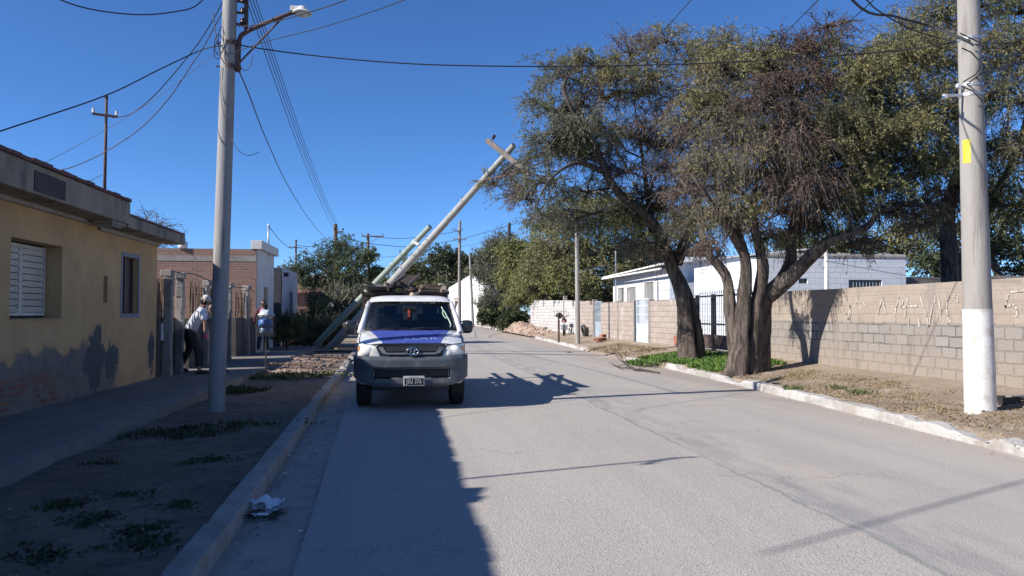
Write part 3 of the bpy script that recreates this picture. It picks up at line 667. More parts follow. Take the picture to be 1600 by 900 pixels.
STR = [[(210, 345), (212, 300), (226, 345), (240, 235), (243, 300), (236, 370)], [(275, 250), (285, 212), (300, 198), (315, 220), (325, 258)], [(345, 212), (365, 245), (388, 288)],
       [(455, 312), (472, 240), (492, 176), (508, 240), (520, 302)], [(588, 318), (600, 250), (622, 176), (640, 250), (655, 200)], [(690, 178), (680, 250), (668, 330)],
       [(640, 252), (700, 243), (765, 240)], [(790, 172), (815, 250), (838, 320), (855, 402), (868, 320), (885, 235)], [(932, 188), (945, 270), (945, 358)], [(905, 165), (903, 215)],
       [(1012, 165), (996, 200), (995, 260), (1003, 320), (1022, 368)], [(1046, 172), (1070, 155), (1082, 180), (1084, 212)], [(700, 335), (697, 400)], [(776, 330), (779, 402)],
       [(1450, 245), (1500, 235), (1530, 232), (1545, 270), (1540, 325)], [(1500, 130), (1560, 122), (1600, 118)], [(1480, 150), (1460, 200), (1455, 250)]]
m = MB()
for s_ in STR:
    P = [zz(*q) for q in s_]; wd = 0.036
    for a, c in zip(P, P[1:]):
        d = (c - a).normalized(); nrm = Vector((0, -d.z, d.y)) * wd / 2; nrm2 = nrm * random.uniform(0.7, 1.3)
        m.add([a - nrm - d * .006, a + nrm - d * .006, c + nrm2 + d * .006, c - nrm2 + d * .006], [(0, 1, 2, 3)])
m.build('painted_letters', mat('faded_white', (0.50, 0.45, 0.40), (0.33, 0.275, 0.225), scale=14), lw)

gt = thing('iron_gate', (WX, 22, 0.3), 'tall black iron bar gate between the two tree trunks', 'gate')
m = MB()
for z in (0.45, 1.15, 2.02): m.bx((WX + 0.05, 19.75, z), (WX + 0.09, 23.75, z + 0.05))
m.build('rails', 'steel_dark', gt)
m = MB(); y = 19.85
while y < 23.75: m.tube([(WX + 0.03, y, 0.4), (WX + 0.03, y, 2.22)], [0.011, 0.009], 5); y += 0.135
tag(m.build('bars', 'steel_dark', gt))
m = MB(); m.bx((WX + 0.03, 19.85, 0.42), (WX + 0.045, 23.7, 0.85)); m.build('lower_panel', mat('rust_panel', (0.10, 0.06, 0.05), (0.06, 0.04, 0.035), scale=5), gt)
for y in (19.72, 22.55, 23.85):
    m = MB(); m.bx((WX + 0.0, y - 0.05, 0.2), (WX + 0.12, y + 0.05, 2.1)); m.build('post', 'steel_dark', gt)

def front_wall(name, y0, y1, z1, m_, label, grp=None, z1b=None, cols=(), broken=0.0, seed=1):
    t = thing(name, (WX, (y0 + y1) / 2, 0.3), label, 'wall', grp); mb = MB(); y = y0; st = 0.4; z1b = z1b or z1
    n = max(1, round((y1 - y0) / st)); st = (y1 - y0) / n; rs = random.Random(seed)
    for i in range(n):
        zt = lerp(z1, z1b, (i + .5) / n) + 0.015 * rs.uniform(-1, 1)
        if rs.random() < broken: zt -= 0.2 * rs.choice((1, 1, 2))
        mb.bx((WX, y + i * st, 0.15), (WX + 0.16, y + (i + 1) * st, zt))
    mb.build('wall', m_, t)
    for y in cols:
        mb = MB(); mb.bx((WX - 0.03, y - 0.1, 0.15), (WX + 0.19, y + 0.1, max(z1, z1b) + 0.05)); mb.build('column', 'concrete', t, bevel=0.01)
    return t
w2 = front_wall('garden_wall', 23.95, 28.7, 2.0, 'beige_block', 'low beige block wall with a red brick patch, left of the iron gate', cols=(28.6,), seed=2)
m = MB(); m.bx((WX - 0.012, 24.6, 0.42), (WX - 0.002, 25.9, 0.72)); m.build('brick_patch', 'rust_brick', w2)
front_wall('garden_wall', 30.5, 35.9, 2.02, 'beige_block', 'beige block wall between the white gate and the blue gate', cols=(30.6, 33.0), seed=3)
front_wall('garden_wall', 37.3, 40.6, 2.15, 'beige_block', 'patched beige block wall behind the leaning motorcycle', cols=(37.4, 40.5), broken=0.15, seed=4)
w4 = front_wall('garden_wall', 40.6, 56.5, 2.2, 'white_block', 'whitewashed block wall with missing top blocks behind the dirt heap', z1b=2.5, cols=(44.5,), broken=0.22, seed=8)
def door_gate(y0, y1, label, solid='gate_blue'):
    t = thing('metal_gate', (WX, (y0 + y1) / 2, 0.3), label, 'gate')
    m = MB(); m.bx((WX + 0.04, y0 + 0.06, 0.32), (WX + 0.07, y1 - 0.06, 1.1)); m.build('panel', solid, t)
    m = MB(); y = y0 + 0.1
    while y < y1 - 0.05: m.tube([(WX + 0.055, y, 1.1), (WX + 0.055, y, 2.05)], 0.013, 5); y += 0.13
    for z in (1.45, 1.8): m.bx((WX + 0.045, y0 + 0.06, z), (WX + 0.065, y1 - 0.06, z + 0.03))
    m.build('bars', solid, t)
    m = MB()
    for y in (y0 + 0.03, y1 - 0.03): m.bx((WX + 0.02, y - 0.03, 0.25), (WX + 0.09, y + 0.03, 2.1))
    m.bx((WX + 0.02, y0 + 0.06, 2.05), (WX + 0.09, y1 - 0.06, 2.1)); m.build('frame', solid, t)
    return t
door_gate(28.75, 30.4, 'pale blue metal gate with upper bars in front of the white house')
door_gate(36.0, 37.2, 'grey blue metal gate with upper bars farther along the beige wall', mat('gate_grey', (0.36, 0.42, 0.47), (0.28, 0.33, 0.38), scale=4, rough=0.5))

# white house behind the beige wall
WH = thing('white_house', (12, 38, 0), 'white house with barred windows and a sloping tin roof behind the beige wall', 'house')
X = 12.0; Y1 = atx(958, 440, X).y; Y2 = atx(1046, 440, X).y
wins = []
for (pa, pb, ya, yb) in ((966, 976, 449, 478), (980, 994, 448, 478), (1007, 1022, 440, 480)):
    A = atx(pb, yb, X); B = atx(pa, ya, X); wins.append((A.y, B.y, 1.2, max(2.75, B.z - 0.05)))
m = MB()
ysl = sorted({Y2, Y1, *[h[0] for h in wins], *[h[1] for h in wins]})
for a, c in zip(ysl, ysl[1:]):
    hs = [h for h in wins if h[0] < (a + c) / 2 < h[1]]
    zs = [0.1, 3.6] if not hs else [0.1, hs[0][2], hs[0][3], 3.6]
    for d, e in (zip(zs[::2], zs[1::2])): m.add([(X, a, d), (X, c, d), (X, c, e), (X, a, e)], [(0, 3, 2, 1)])
for h in wins:
    ya, yb, za, zb = h; D = X + 0.15; m.add([(X, ya, za), (X, yb, za), (X, yb, zb), (X, ya, zb), (D, ya, za), (D, yb, za), (D, yb, zb), (D, ya, zb)], [(0, 4, 5, 1), (1, 5, 6, 2), (2, 6, 7, 3), (3, 7, 4, 0)])
m.build('front_wall', 'white_plaster', WH)
m = MB(); m.bx((X + 0.002, Y2, 0.1), (20, Y2 + 0.2, 4.1)); m.build('side_wall', 'blue_shade_block', WH)  # white wall in shade; the bluish tone is put into the block colour
m = MB(); m.bx((X + 0.2, Y1 - 0.2, 0.1), (19.9, Y1, 3.6)); m.build('rear_wall', 'blue_shade_block', WH)
m = MB(); m.prism([(X - 0.55, Y2 - 0.35, 3.70), (X - 0.55, Y1 + 0.3, 3.56), (19.9, Y1 + 0.3, 4.5), (19.9, Y2 - 0.35, 4.6)], (0, 0, 0.07)); m.build('roof', 'white_paint', WH)
m = MB(); m.bx((X - 0.6, Y2 - 0.4, 3.48), (X - 0.5, Y1 + 0.35, 3.56)); m.build('gutter', 'white_paint', WH)
for h in wins:
    m = MB(); m.bx((X + 0.14, h[0], h[2]), (X + 0.15, h[1], h[3])); wo_ = m.build('window', 'glass_dark', WH)
    m = MB(); y = h[0] + 0.06
    while y < h[1]: m.tube([(X + 0.03, y, h[2]), (X + 0.03, y, h[3])], 0.012, 5); y += 0.14
    for z in (h[2] + 0.35, h[2] + 0.9): m.bx((X + 0.035, h[0], z), (X + 0.05, h[1], z + 0.02))
    m.build('grille', 'white_paint', wo_)
    m = MB(); e = 0.09
    m.bx((X - 0.02, h[0] - e, h[3]), (X - 0.002, h[1] + e, h[3] + e)); m.bx((X - 0.02, h[0] - e, h[2]), (X - 0.002, h[0], h[3])); m.bx((X - 0.02, h[1], h[2]), (X - 0.002, h[1] + e, h[3])); m.build('frame', 'white_paint', wo_)
m = MB(); p = atx(962, 400, X - 0.4); m.tube([(p.x, p.y, 1.0), (p.x, p.y, atx(962, 392, X - 0.4).z)], 0.035, 6); m.build('antenna_pipe', 'galv', WH)

BHs = thing('blue_house', (15, 26, 0), 'pale blue painted block house with a wide barred window above the long wall', 'house')
YB = 26.0; A = aty(1199, 420, YB); B = aty(1415, 404, YB); zt = B.z; ww0 = aty(1326, 437, YB); ww1 = aty(1378, 437, YB); sw0 = aty(1248, 435, YB); sw1 = aty(1262, 443, YB)
m = MB(); hole = [(ww0.x, ww1.x, 1.3, ww0.z), (sw0.x, sw1.x, sw1.z, sw0.z)]
xs = sorted({A.x, B.x, hole[0][0], hole[0][1], hole[1][0], hole[1][1]}); zs = sorted({0, zt, hole[0][2], hole[0][3], hole[1][2], hole[1][3]})
for a, c in zip(xs, xs[1:]):
    for d, e in zip(zs, zs[1:]):
        if any(h[0] < (a + c) / 2 < h[1] and h[2] < (d + e) / 2 < h[3] for h in hole): continue
        m.add([(a, YB, d), (c, YB, d), (c, YB, e), (a, YB, e)], [(0, 1, 2, 3)])
for (xa, xb, za, zb) in hole:
    D = YB + 0.15; m.add([(xa, YB, za), (xb, YB, za), (xb, YB, zb), (xa, YB, zb), (xa, D, za), (xb, D, za), (xb, D, zb), (xa, D, zb)], [(0, 4, 5, 1), (1, 5, 6, 2), (2, 6, 7, 3), (3, 7, 4, 0)])
m.add([(A.x, YB, 0), (A.x, YB + 7, 0), (A.x, YB + 7, zt), (A.x, YB, zt)], [(0, 3, 2, 1)]); m.add([(B.x, YB, 0), (B.x, YB + 7, 0), (B.x, YB + 7, zt), (B.x, YB, zt)], [(0, 1, 2, 3)]); m.bx((A.x + .02, YB + .02, zt - 0.4), (B.x - .02, YB + 7, zt - 0.3))
m.build('wall', 'blue_shade_block', BHs)
m = MB(); x = A.x
while x < B.x - 0.1:
    l = min(0.4, B.x - x); m.bx((x, YB - 0.02, zt), (x + l - 0.01, YB + 0.15, zt + 0.16 + random.uniform(-.02, .02))); x += l
m.build('parapet', 'white_block', BHs)
m = MB(); m.bx((ww0.x, YB + 0.14, 1.3), (ww1.x, YB + 0.15, ww0.z)); w_ = m.build('window', 'glass_dark', BHs)
m = MB(); x = ww0.x + 0.08
while x < ww1.x: m.tube([(x, YB + 0.05, 1.3), (x, YB + 0.05, ww0.z)], 0.014, 5); x += 0.13
m.build('grille', mat('grille_blue', (0.30, 0.33, 0.38), rough=0.5), w_)
m = MB(); m.bx((sw0.x, YB + 0.14, sw1.z), (sw1.x, YB + 0.15, sw0.z)); m.build('window', 'glass_dark', BHs)
p = aty(1291, 420, YB - 0.6); m = MB(); m.tube([(p.x, p.y, 0.3), (p.x, p.y, aty(1291, 388, YB - 0.6).z)], 0.07, 8); tag(m.build('white_post', 'whitewash', at=(p.x, p.y, 0.3), smooth=True), 'slim white post rising in front of the pale blue house', 'post')
gw = thing('rear_wall', (20, 27, 0), 'dark grey yard wall right of the pale blue house', 'wall')
m = MB(); m.bx((B.x + 0.02, 27, 0), (34, 27.2, aty(1450, 433, 27).z)); m.build('wall', mat('dark_block', (0.17, 0.155, 0.14), (0.12, 0.11, 0.1), scale=3, bmp=0.5), gw)
m = MB(); p = aty(1520, 431, 27); m.bx((p.x, 26.8, p.z - .1), (p.x + 2.2, 27.3, p.z)); m.build('coping', 'concrete', gw)

# far white gabled building where the street bends
fb = thing('gable_building', (8, 100, 0), 'distant white building with a stepped gable at the end of the street', 'building')
YF = 100.0
def P(px, py): return aty(px, py, YF)
xL = P(701, 450).x; xR = P(772, 450).x
def PF(px, py):          # the street front runs from far left to near right
    t = (px - 701) / 71; return aty(px, py, lerp(108, 93, t))
base_ = lambda px: Vector((PF(px, 500).x, PF(px, 500).y, 0))
front = [base_(701), base_(772), PF(772, 452), PF(755, 440), PF(738, 428), PF(722, 437), PF(701, 450)]
m = MB(); m.prism(front, (3.0, 12, 0)); m.build('wall', mat('bright_white', (.74, .73, .71), (.64, .62, .59), scale=1.2, bmp=.2), fb)
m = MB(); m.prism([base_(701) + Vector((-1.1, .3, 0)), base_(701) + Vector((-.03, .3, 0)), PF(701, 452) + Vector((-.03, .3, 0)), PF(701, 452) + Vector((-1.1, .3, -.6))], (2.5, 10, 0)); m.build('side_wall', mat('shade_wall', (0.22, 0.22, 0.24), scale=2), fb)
nf = (base_(772) - base_(701)).normalized().cross(Vector((0, 0, 1))) * .05
for (pa, pb, ya, yb, nm, mm) in ((711, 719, 470, 504, 'door', 'door_brown'), (728, 733, 474, 504, 'door', 'blue_grey_surround'), (710, 721, 465, 469, 'lintel', 'concrete'), (744, 750, 470, 482, 'window', 'glass_dark')):
    m = MB(); a_, b_, c_, d_ = PF(pa, ya), PF(pb, ya), PF(pb, yb), PF(pa, yb); c_.z = max(c_.z, 0); d_.z = max(d_.z, 0); m.prism([a_ + nf, b_ + nf, c_ + nf, d_ + nf], -nf * .8); m.build(nm, mm, fb)
m = MB(); m.bx((-1.5, 128, 0), (xL - 1.2, 140, 5.2)); f2 = m.build('wall', 'white_plaster', None, at=(2, 128, 0)); f2.name = 'far_shed'; tag(f2, 'pale far building just left of the gabled one, behind the pickup roof', 'building')
# ================================================================ VEGETATION
def unit(v): return v / np.maximum(np.linalg.norm(v, axis=-1, keepdims=True), 1e-9)
def tubes_np(P, Rr, n=3):
    """P (N,K,3) paths, Rr (N,K) radii -> quads"""
    N, K, _ = P.shape
    T = unit(np.gradient(P, axis=1)); up = np.tile(np.array([0.31, 0.22, 0.92]), (N, K, 1)); A = unit(np.cross(T, up)); B = np.cross(T, A)
    th = np.arange(n) * 2 * np.pi / n
    V = P[:, :, None, :] + (A[:, :, None, :] * np.cos(th)[None, None, :, None] + B[:, :, None, :] * np.sin(th)[None, None, :, None]) * Rr[:, :, None, None]
    idx = np.arange(N * K * n).reshape(N, K, n); a = idx[:, :-1]; b = idx[:, 1:]
    F = np.stack([a, np.roll(a, -1, 2), np.roll(b, -1, 2), b], -1).reshape(-1, 4)
    return V.reshape(-1, 3), F
def leaves_np(C, D, L, W, g):
    """rhombic leaf cards at C along D"""
    M = len(C); r = unit(g.normal(size=(M, 3))); S = unit(np.cross(D, r)); L = np.asarray(L).reshape(-1, 1) * np.ones((M, 1)); W = np.asarray(W).reshape(-1, 1) * np.ones((M, 1))
    V = np.stack([C, C + D * L * .45 + S * W * .5, C + D * L, C + D * L * .45 - S * W * .5], 1).reshape(-1, 3)
    return V, np.arange(M * 4).reshape(-1, 4)
def cat_np(parts):
    V = []; F = []; k = 0
    for v, f in parts: V.append(v); F.append(f + k); k += len(v)
    return np.concatenate(V), np.concatenate(F)
def rand_dirs(g, n): return unit(g.normal(size=(n, 3)))

def grow_clump(g, c, r, n1, n2, nl, droop, leafL, leafW, squash=0.75, tw=(0.010, 0.0045), lf=1.0, twl=0.6, root=None, curl=0.025):
    """a clump of fine branches round c: returns twig tubes and leaves (K points per twig)"""
    c = np.array(c, float); root = c + np.array([0, 0, -0.35 * r]) if root is None else np.array(root, float)
    d = rand_dirs(g, n1); d[:, 2] = np.abs(d[:, 2]) * 0.9 - 0.28; d = unit(d)
    end = c + d * r * (0.55 + 0.5 * g.random((n1, 1))) * np.array([1, 1, squash])
    K = 6; t = np.linspace(0, 1, K)[None, :, None]
    mid = (root + end) / 2 + g.normal(size=(n1, 3)) * 0.16 * r
    P1 = (1 - t) ** 2 * root + 2 * t * (1 - t) * mid[:, None] + t ** 2 * end[:, None] + g.normal(size=(n1, K, 3)) * 0.025 * r
    R1 = np.linspace(tw[0] * 1.8, tw[1], K)[None, :] * np.ones((n1, 1))
    parts = [tubes_np(P1, R1, 3)]
    N2 = n1 * n2; src = np.repeat(np.arange(n1), n2); tt = 0.3 + 0.7 * g.random(N2); ii = tt * (K - 1); i0 = np.minimum(ii.astype(int), K - 2); fr = (ii - i0)[:, None]
    base = P1[src, i0] * (1 - fr) + P1[src, i0 + 1] * fr; tan = unit(P1[src, i0 + 1] - P1[src, i0])
    d2 = unit(tan * 0.6 + rand_dirs(g, N2) * 0.9 + unit(base - c) * 0.35); ln = twl * r * (0.35 + 0.65 * g.random((N2, 1)))
    K2 = 5; t2 = np.linspace(0, 1, K2)[None, :, None]
    P2 = base[:, None] + d2[:, None] * ln[:, None] * t2 + np.array([0, 0, -1.0]) * droop * ln[:, None] * t2 ** 2 + np.cumsum(g.normal(size=(N2, K2, 3)), axis=1) * curl * r * t2
    R2 = np.linspace(tw[1], tw[1] * 0.55, K2)[None, :] * np.ones((N2, 1))
    parts.append(tubes_np(P2, R2, 3))
    LV = None
    if nl > 0:
        NL = int(N2 * nl); s2 = g.integers(0, N2, NL); tl = (0.15 + 0.85 * g.random(NL)) * (K2 - 1); j = np.minimum(tl.astype(int), K2 - 2); f2 = (tl - j)[:, None]
        lc = P2[s2, j] * (1 - f2) + P2[s2, j + 1] * f2; lt = unit(P2[s2, j + 1] - P2[s2, j]); ld = unit(lt * 0.7 + rand_dirs(g, NL) * 0.9 + np.array([0, 0, -0.25]))
        LV = leaves_np(lc, ld, leafL * (0.6 + 0.8 * g.random(NL)), leafW * (0.7 + 0.6 * g.random(NL)), g)
    return cat_np(parts), LV

def limb_mesh(mb, pts, radii, n=14, flute=0.16, seed=0, sub=5):
    """gnarled fluted limb through pts (Catmull-Rom)"""
    P = [Vector(p) for p in pts]; Q = []; RR = []
    for i in range(len(P) - 1):
        p0 = P[max(i - 1, 0)]; p1 = P[i]; p2 = P[i + 1]; p3 = P[min(i + 2, len(P) - 1)]
        for k in range(sub):
            t = k / sub; Q.append(0.5 * ((2 * p1) + (p2 - p0) * t + (2 * p0 - 5 * p1 + 4 * p2 - p3) * t * t + (3 * p1 - p0 - 3 * p2 + p3) * t ** 3)); RR.append(lerp(radii[i], radii[i + 1], t))
    Q.append(P[-1]); RR.append(radii[-1]); k0 = len(mb.v)
    a = None; vs = []; K = len(Q)
    for i, p in enumerate(Q):
        d = (Q[min(i + 1, K - 1)] - Q[max(i - 1, 0)]).normalized()
        if a is None: a = d.cross(Vector((0.2, 1, 0.1))).normalized()
        a = (a - d * a.dot(d)).normalized(); b = d.cross(a)
        for j in range(n):
            t = 2 * math.pi * j / n + i * 0.05
            rr = RR[i] * (1 + flute * math.sin(3 * t + seed) * 0.6 + flute * math.sin(5 * t + seed * 2 + i * .07) * .6 + 0.30 * noise.noise(Vector((math.cos(t) * 1.6 + seed, math.sin(t) * 1.6, i * 0.35))))
            vs.append(p + (a * math.cos(t) + b * math.sin(t)) * rr)
    fs = [(i * n + j, i * n + (j + 1) % n, (i + 1) * n + (j + 1) % n, (i + 1) * n + j) for i in range(K - 1) for j in range(n)] + [tuple((K - 1) * n + j for j in range(n))]
    mb.add(vs, fs); return Q, RR
def connect(mb, g, Q, RR, c, r_end=0.02, n=7, wob=0.12):
    """a branch from the nearest limb point to the clump centre"""
    c = Vector(c); best = min(range(len(Q)), key=lambda i: (Q[i] - c).length * (1.0 if Q[i].z < c.z + 0.2 else 1.6)); s = Q[best]; L = (c - s).length; s = s + (s - c).normalized() * min(.02, RR[best] * .3)
    rs = min(RR[best] * 0.62, 0.03 + 0.022 * L); K = 7; pts = []; rad = []
    off = Vector(g.normal(size=3)) * wob * L * 0.6
    for k in range(K):
        t = k / (K - 1); p = s.lerp(c, t) + off * math.sin(math.pi * t) + Vector((0, 0, 0.10 * L * math.sin(math.pi * t))) + Vector(g.normal(size=3)) * 0.02 * L * (0 < k < K - 1)
        pts.append(p); rad.append(lerp(rs, r_end, t ** 0.8))
    mb.tube(pts, rad, n); return pts

def big_tree(name, loc, label, limbs, clumps, seed, group=None):
    """limbs: [(pts, radii)], clumps: [(center, r, kind, n1, n2, nl, droop)]"""
    g = np.random.default_rng(seed); t = thing(name, loc, label, 'tree', group)
    tr = MB(); allQ = []; allR = []
    for i, (pts, rad) in enumerate(limbs):
        nn = len(pts) - 1; rad = [r * lerp(1.0, 0.5, (k / nn) ** .7) * .93 for k, r in enumerate(rad)]
        pts = [Vector(p) + (Vector(g.normal(size=3)) * 0.13 if k > 2 else Vector((0, 0, 0))) for k, p in enumerate(pts)]
        Q, RR = limb_mesh(tr, pts, rad, seed=seed + i * 1.7, n=14 if rad[0] > 0.12 else 9); allQ += Q; allR += RR
    tr.build('trunk', 'bark', t, smooth=True)
    br = MB(); twg = {'twig': [], 'twig_grey': []}; lv = {}
    for (c, r, kind, n1, n2, nl, droop) in clumps:
        pts = connect(br, g, allQ, allR, c)
        for _ in range(2):   # side branches inside the clump
            e = Vector(c) + Vector(rand_dirs(g, 1)[0]) * r * 0.7; br.tube([pts[4], pts[4].lerp(e, .5) + Vector(g.normal(size=3)) * .06, e], [0.022, 0.014, 0.006], 5)
        L, W = (0.078, 0.020) if kind != 'brown' else (0.05, 0.018)
        leafk = kind
        if kind == 'bare': leafk = 'olive' if g.random() < .3 else 'brown'; nl = max(nl, 3); droop = droop * .75
        n1 = int(n1 * (1.2 if kind == 'bare' else 1.45)); n2 = int(n2 * (1.7 if kind in ('bare', 'brown') else 1.35)); tw = (.012, .0058) if kind in ('bare', 'brown') else (.010, .0045)
        tv, l = grow_clump(g, c, r * 1.05, n1, n2, nl * 1.5, droop, L, W, root=pts[-1], tw=tw, curl=.035)
        twg['twig_grey' if kind in ('grey', 'bare') else 'twig'].append(tv)
        if l: lv.setdefault(leafk, []).append(l)
    br.build('branches', 'bark_dark', t, smooth=True)
    for k, v in twg.items():
        if v: np_mesh('twigs', *cat_np(v), k, t)
    for kind, v in lv.items(): np_mesh('crown', *cat_np(v), {'olive': 'leaf_olive', 'green': 'leaf_green', 'brown': 'leaf_brown', 'grey': 'leaf_grey', 'bare': 'leaf_brown', 'dark': 'leaf_dark', 'lime': 'leaf_lime'}[kind], t)
    return t
def px3(px, py, Y): return aty(px, py, Y)

# ---- the forked mesquite trees on the right verge
g0 = np.random.default_rng(5)
def clumps_px(lst, jitter=0.0):
    out = []
    for (px, py, Y, r, kind, n1, n2, nl, droop) in lst: out.append((tuple(aty(px, py, Y)), r, kind, n1, n2, nl, droop))
    return out
YA = 21.3; A0 = (gz(1075, 566, 0.16)); YA = A0.y
limbsA = [
    ([px3(1077, 575, YA), px3(1074, 520, YA), px3(1066, 460, YA - .1), px3(1052, 405, YA - .2), px3(1010, 345, YA - .5), px3(965, 295, YA - .9), px3(925, 235, YA - 1.2), px3(893, 165, YA - 1.3), px3(885, 120, YA - 1.3)], [0.36, 0.29, 0.27, 0.27, 0.22, 0.19, 0.15, 0.10, 0.04]),
    ([px3(1092, 572, YA), px3(1090, 520, YA - .1), px3(1078, 465, YA - .1), px3(1062, 415, YA - .15)], [0.26, 0.2, 0.19, 0.16]),
    ([px3(945, 270, YA - 1), px3(900, 255, YA - 1.6), px3(860, 280, YA - 2.2), px3(835, 320, YA - 2.4)], [0.085, 0.065, 0.045, 0.02]),
    ([px3(895, 175, YA - 1.2), px3(870, 215, YA - 1.5), px3(850, 240, YA - 2)], [0.06, 0.04, 0.02]),
    ([px3(1058, 410, YA - .2), px3(1085, 340, YA + .2), px3(1100, 260, YA + .5), px3(1080, 180, YA + .6), px3(1060, 110, YA + .8)], [0.17, 0.13, 0.10, 0.07, 0.03]),
    ([px3(1020, 360, YA - .4), px3(1010, 290, YA + .3), px3(1000, 220, YA + .8), px3(985, 150, YA + 1)], [0.12, 0.09, 0.06, 0.03]),
]
clA = clumps_px([
    (880, 120, 20.4, 1.0, 'grey', 16, 9, 10, .5), (930, 100, 20.6, 1.0, 'olive', 18, 9, 10, .5), (985, 85, 21, 1.05, 'bare', 16, 9, 2, .4), (1040, 65, 21.5, 1.1, 'olive', 16, 9, 9, .5),
    (865, 175, 19.8, 1.0, 'grey', 18, 9, 12, .5), (910, 165, 20.2, 1.0, 'bare', 14, 8, 4, .6), (865, 235, 19.4, .95, 'grey', 18, 9, 12, .6), (900, 225, 19.6, .9, 'green', 16, 9, 12, .6),
    (850, 285, 19.0, .8, 'grey', 16, 8, 9, .7), (808, 268, 22.9, .75, 'grey', 15, 8, 7, .4), (820, 310, 20.6, .8, 'bare', 16, 8, 5, .5), (775, 290, 23.0, .65, 'bare', 14, 7, 4, .3), (845, 335, 18.8, .6, 'grey', 12, 7, 4, .7),
    (945, 155, 21, 1.1, 'bare', 18, 9, 3, .7), (1000, 150, 21.5, 1.1, 'olive', 16, 9, 4, .6), (960, 215, 20.8, 1.0, 'bare', 18, 9, 2, .8), (1010, 220, 21.2, 1.1, 'bare', 18, 9, 3, .8), (1055, 160, 21.8, 1.1, 'bare', 18, 9, 3, .6),
    (1050, 230, 21.6, 1.1, 'bare', 18, 9, 2, .9), (920, 300, 19.8, .9, 'green', 14, 8, 8, .7), (960, 345, 20.2, .9, 'green', 16, 9, 10, .7), (900, 345, 19.6, .7, 'grey', 12, 8, 6, .8), (1005, 310, 20.4, .9, 'bare', 16, 9, 3, .9),
    (1040, 330, 20.6, .8, 'lime', 14, 9, 14, .4), (985, 385, 20.2, .7, 'grey', 12, 8, 6, .9), (1060, 290, 21, 1.0, 'bare', 18, 9, 2, .9), (1085, 100, 22, 1.1, 'olive', 16, 9, 8, .5), (1130, 70, 22, .9, 'olive', 14, 8, 7, .4), (1045, 390, 20, .7, 'bare', 12, 8, 2, 1.0),
    (930, 250, 20.2, .9, 'bare', 16, 9, 3, .7), (1085, 210, 21.8, 1.0, 'bare', 18, 9, 2, .9), (975, 120, 19.6, .9, 'olive', 16, 9, 7, .6), (935, 200, 19.0, .8, 'grey', 16, 9, 6, .8), (1020, 120, 19.8, .9, 'olive', 16, 9, 5, .6), (980, 270, 19.2, .8, 'bare', 16, 9, 3, 1.0), (1030, 190, 19.6, .9, 'bare', 18, 9, 2, .9), (1050, 260, 19.4, .8, 'bare', 16, 9, 2, 1.2), (890, 200, 18.8, .7, 'grey', 14, 9, 9, .6)])
big_tree('mesquite_tree', tuple(A0), 'twin stemmed mesquite tree leaning left over the street, feathery grey green crown', limbsA, clA, 21)

B0 = gz(1160, 585, 0.16); YB_ = B0.y
limbsB = [
    ([px3(1150, 590, YB_), px3(1158, 540, YB_), px3(1162, 480, YB_), px3(1160, 420, YB_), px3(1140, 360, YB_ + .1), px3(1122, 300, YB_ + .3), px3(1108, 240, YB_ + .5)], [0.30, 0.23, 0.21, 0.19, 0.15, 0.10, 0.05]),
    ([px3(1175, 590, YB_ + .1), px3(1178, 540, YB_ + .05), px3(1182, 480, YB_), px3(1178, 420, YB_), px3(1170, 350, YB_ - .1), px3(1172, 290, YB_ - .2), px3(1188, 235, YB_ - .1)], [0.31, 0.24, 0.22, 0.19, 0.15, 0.10, 0.05]),
    ([px3(1185, 592, YB_ + .2), px3(1192, 530, YB_ + .2), px3(1195, 470, YB_ + .1), px3(1225, 405, YB_ - .1), px3(1245, 350, YB_ - .3), px3(1258, 295, YB_ - .2), px3(1280, 240, YB_ + .1)], [0.26, 0.21, 0.20, 0.20, 0.16, 0.11, 0.05]),
    ([px3(1200, 460, YB_), px3(1240, 428, YB_ - .4), px3(1290, 380, YB_ - .9), px3(1335, 352, YB_ - 1.2), px3(1372, 312, YB_ - 1.4)], [0.2, 0.2, 0.17, 0.12, 0.06]),
    ([px3(1156, 560, YB_ + .15), px3(1143, 500, YB_ + .2), px3(1134, 430, YB_ + .4), px3(1110, 380, YB_ + .6), px3(1095, 330, YB_ + .9), px3(1060, 270, YB_ + 1.2)], [0.22, 0.18, 0.16, 0.13, 0.10, 0.05]),
    ([px3(1165, 400, YB_), px3(1130, 345, YB_ - .6), px3(1100, 300, YB_ - .9), px3(1085, 260, YB_ - 1.1)], [0.12, 0.10, 0.07, 0.03]),
]
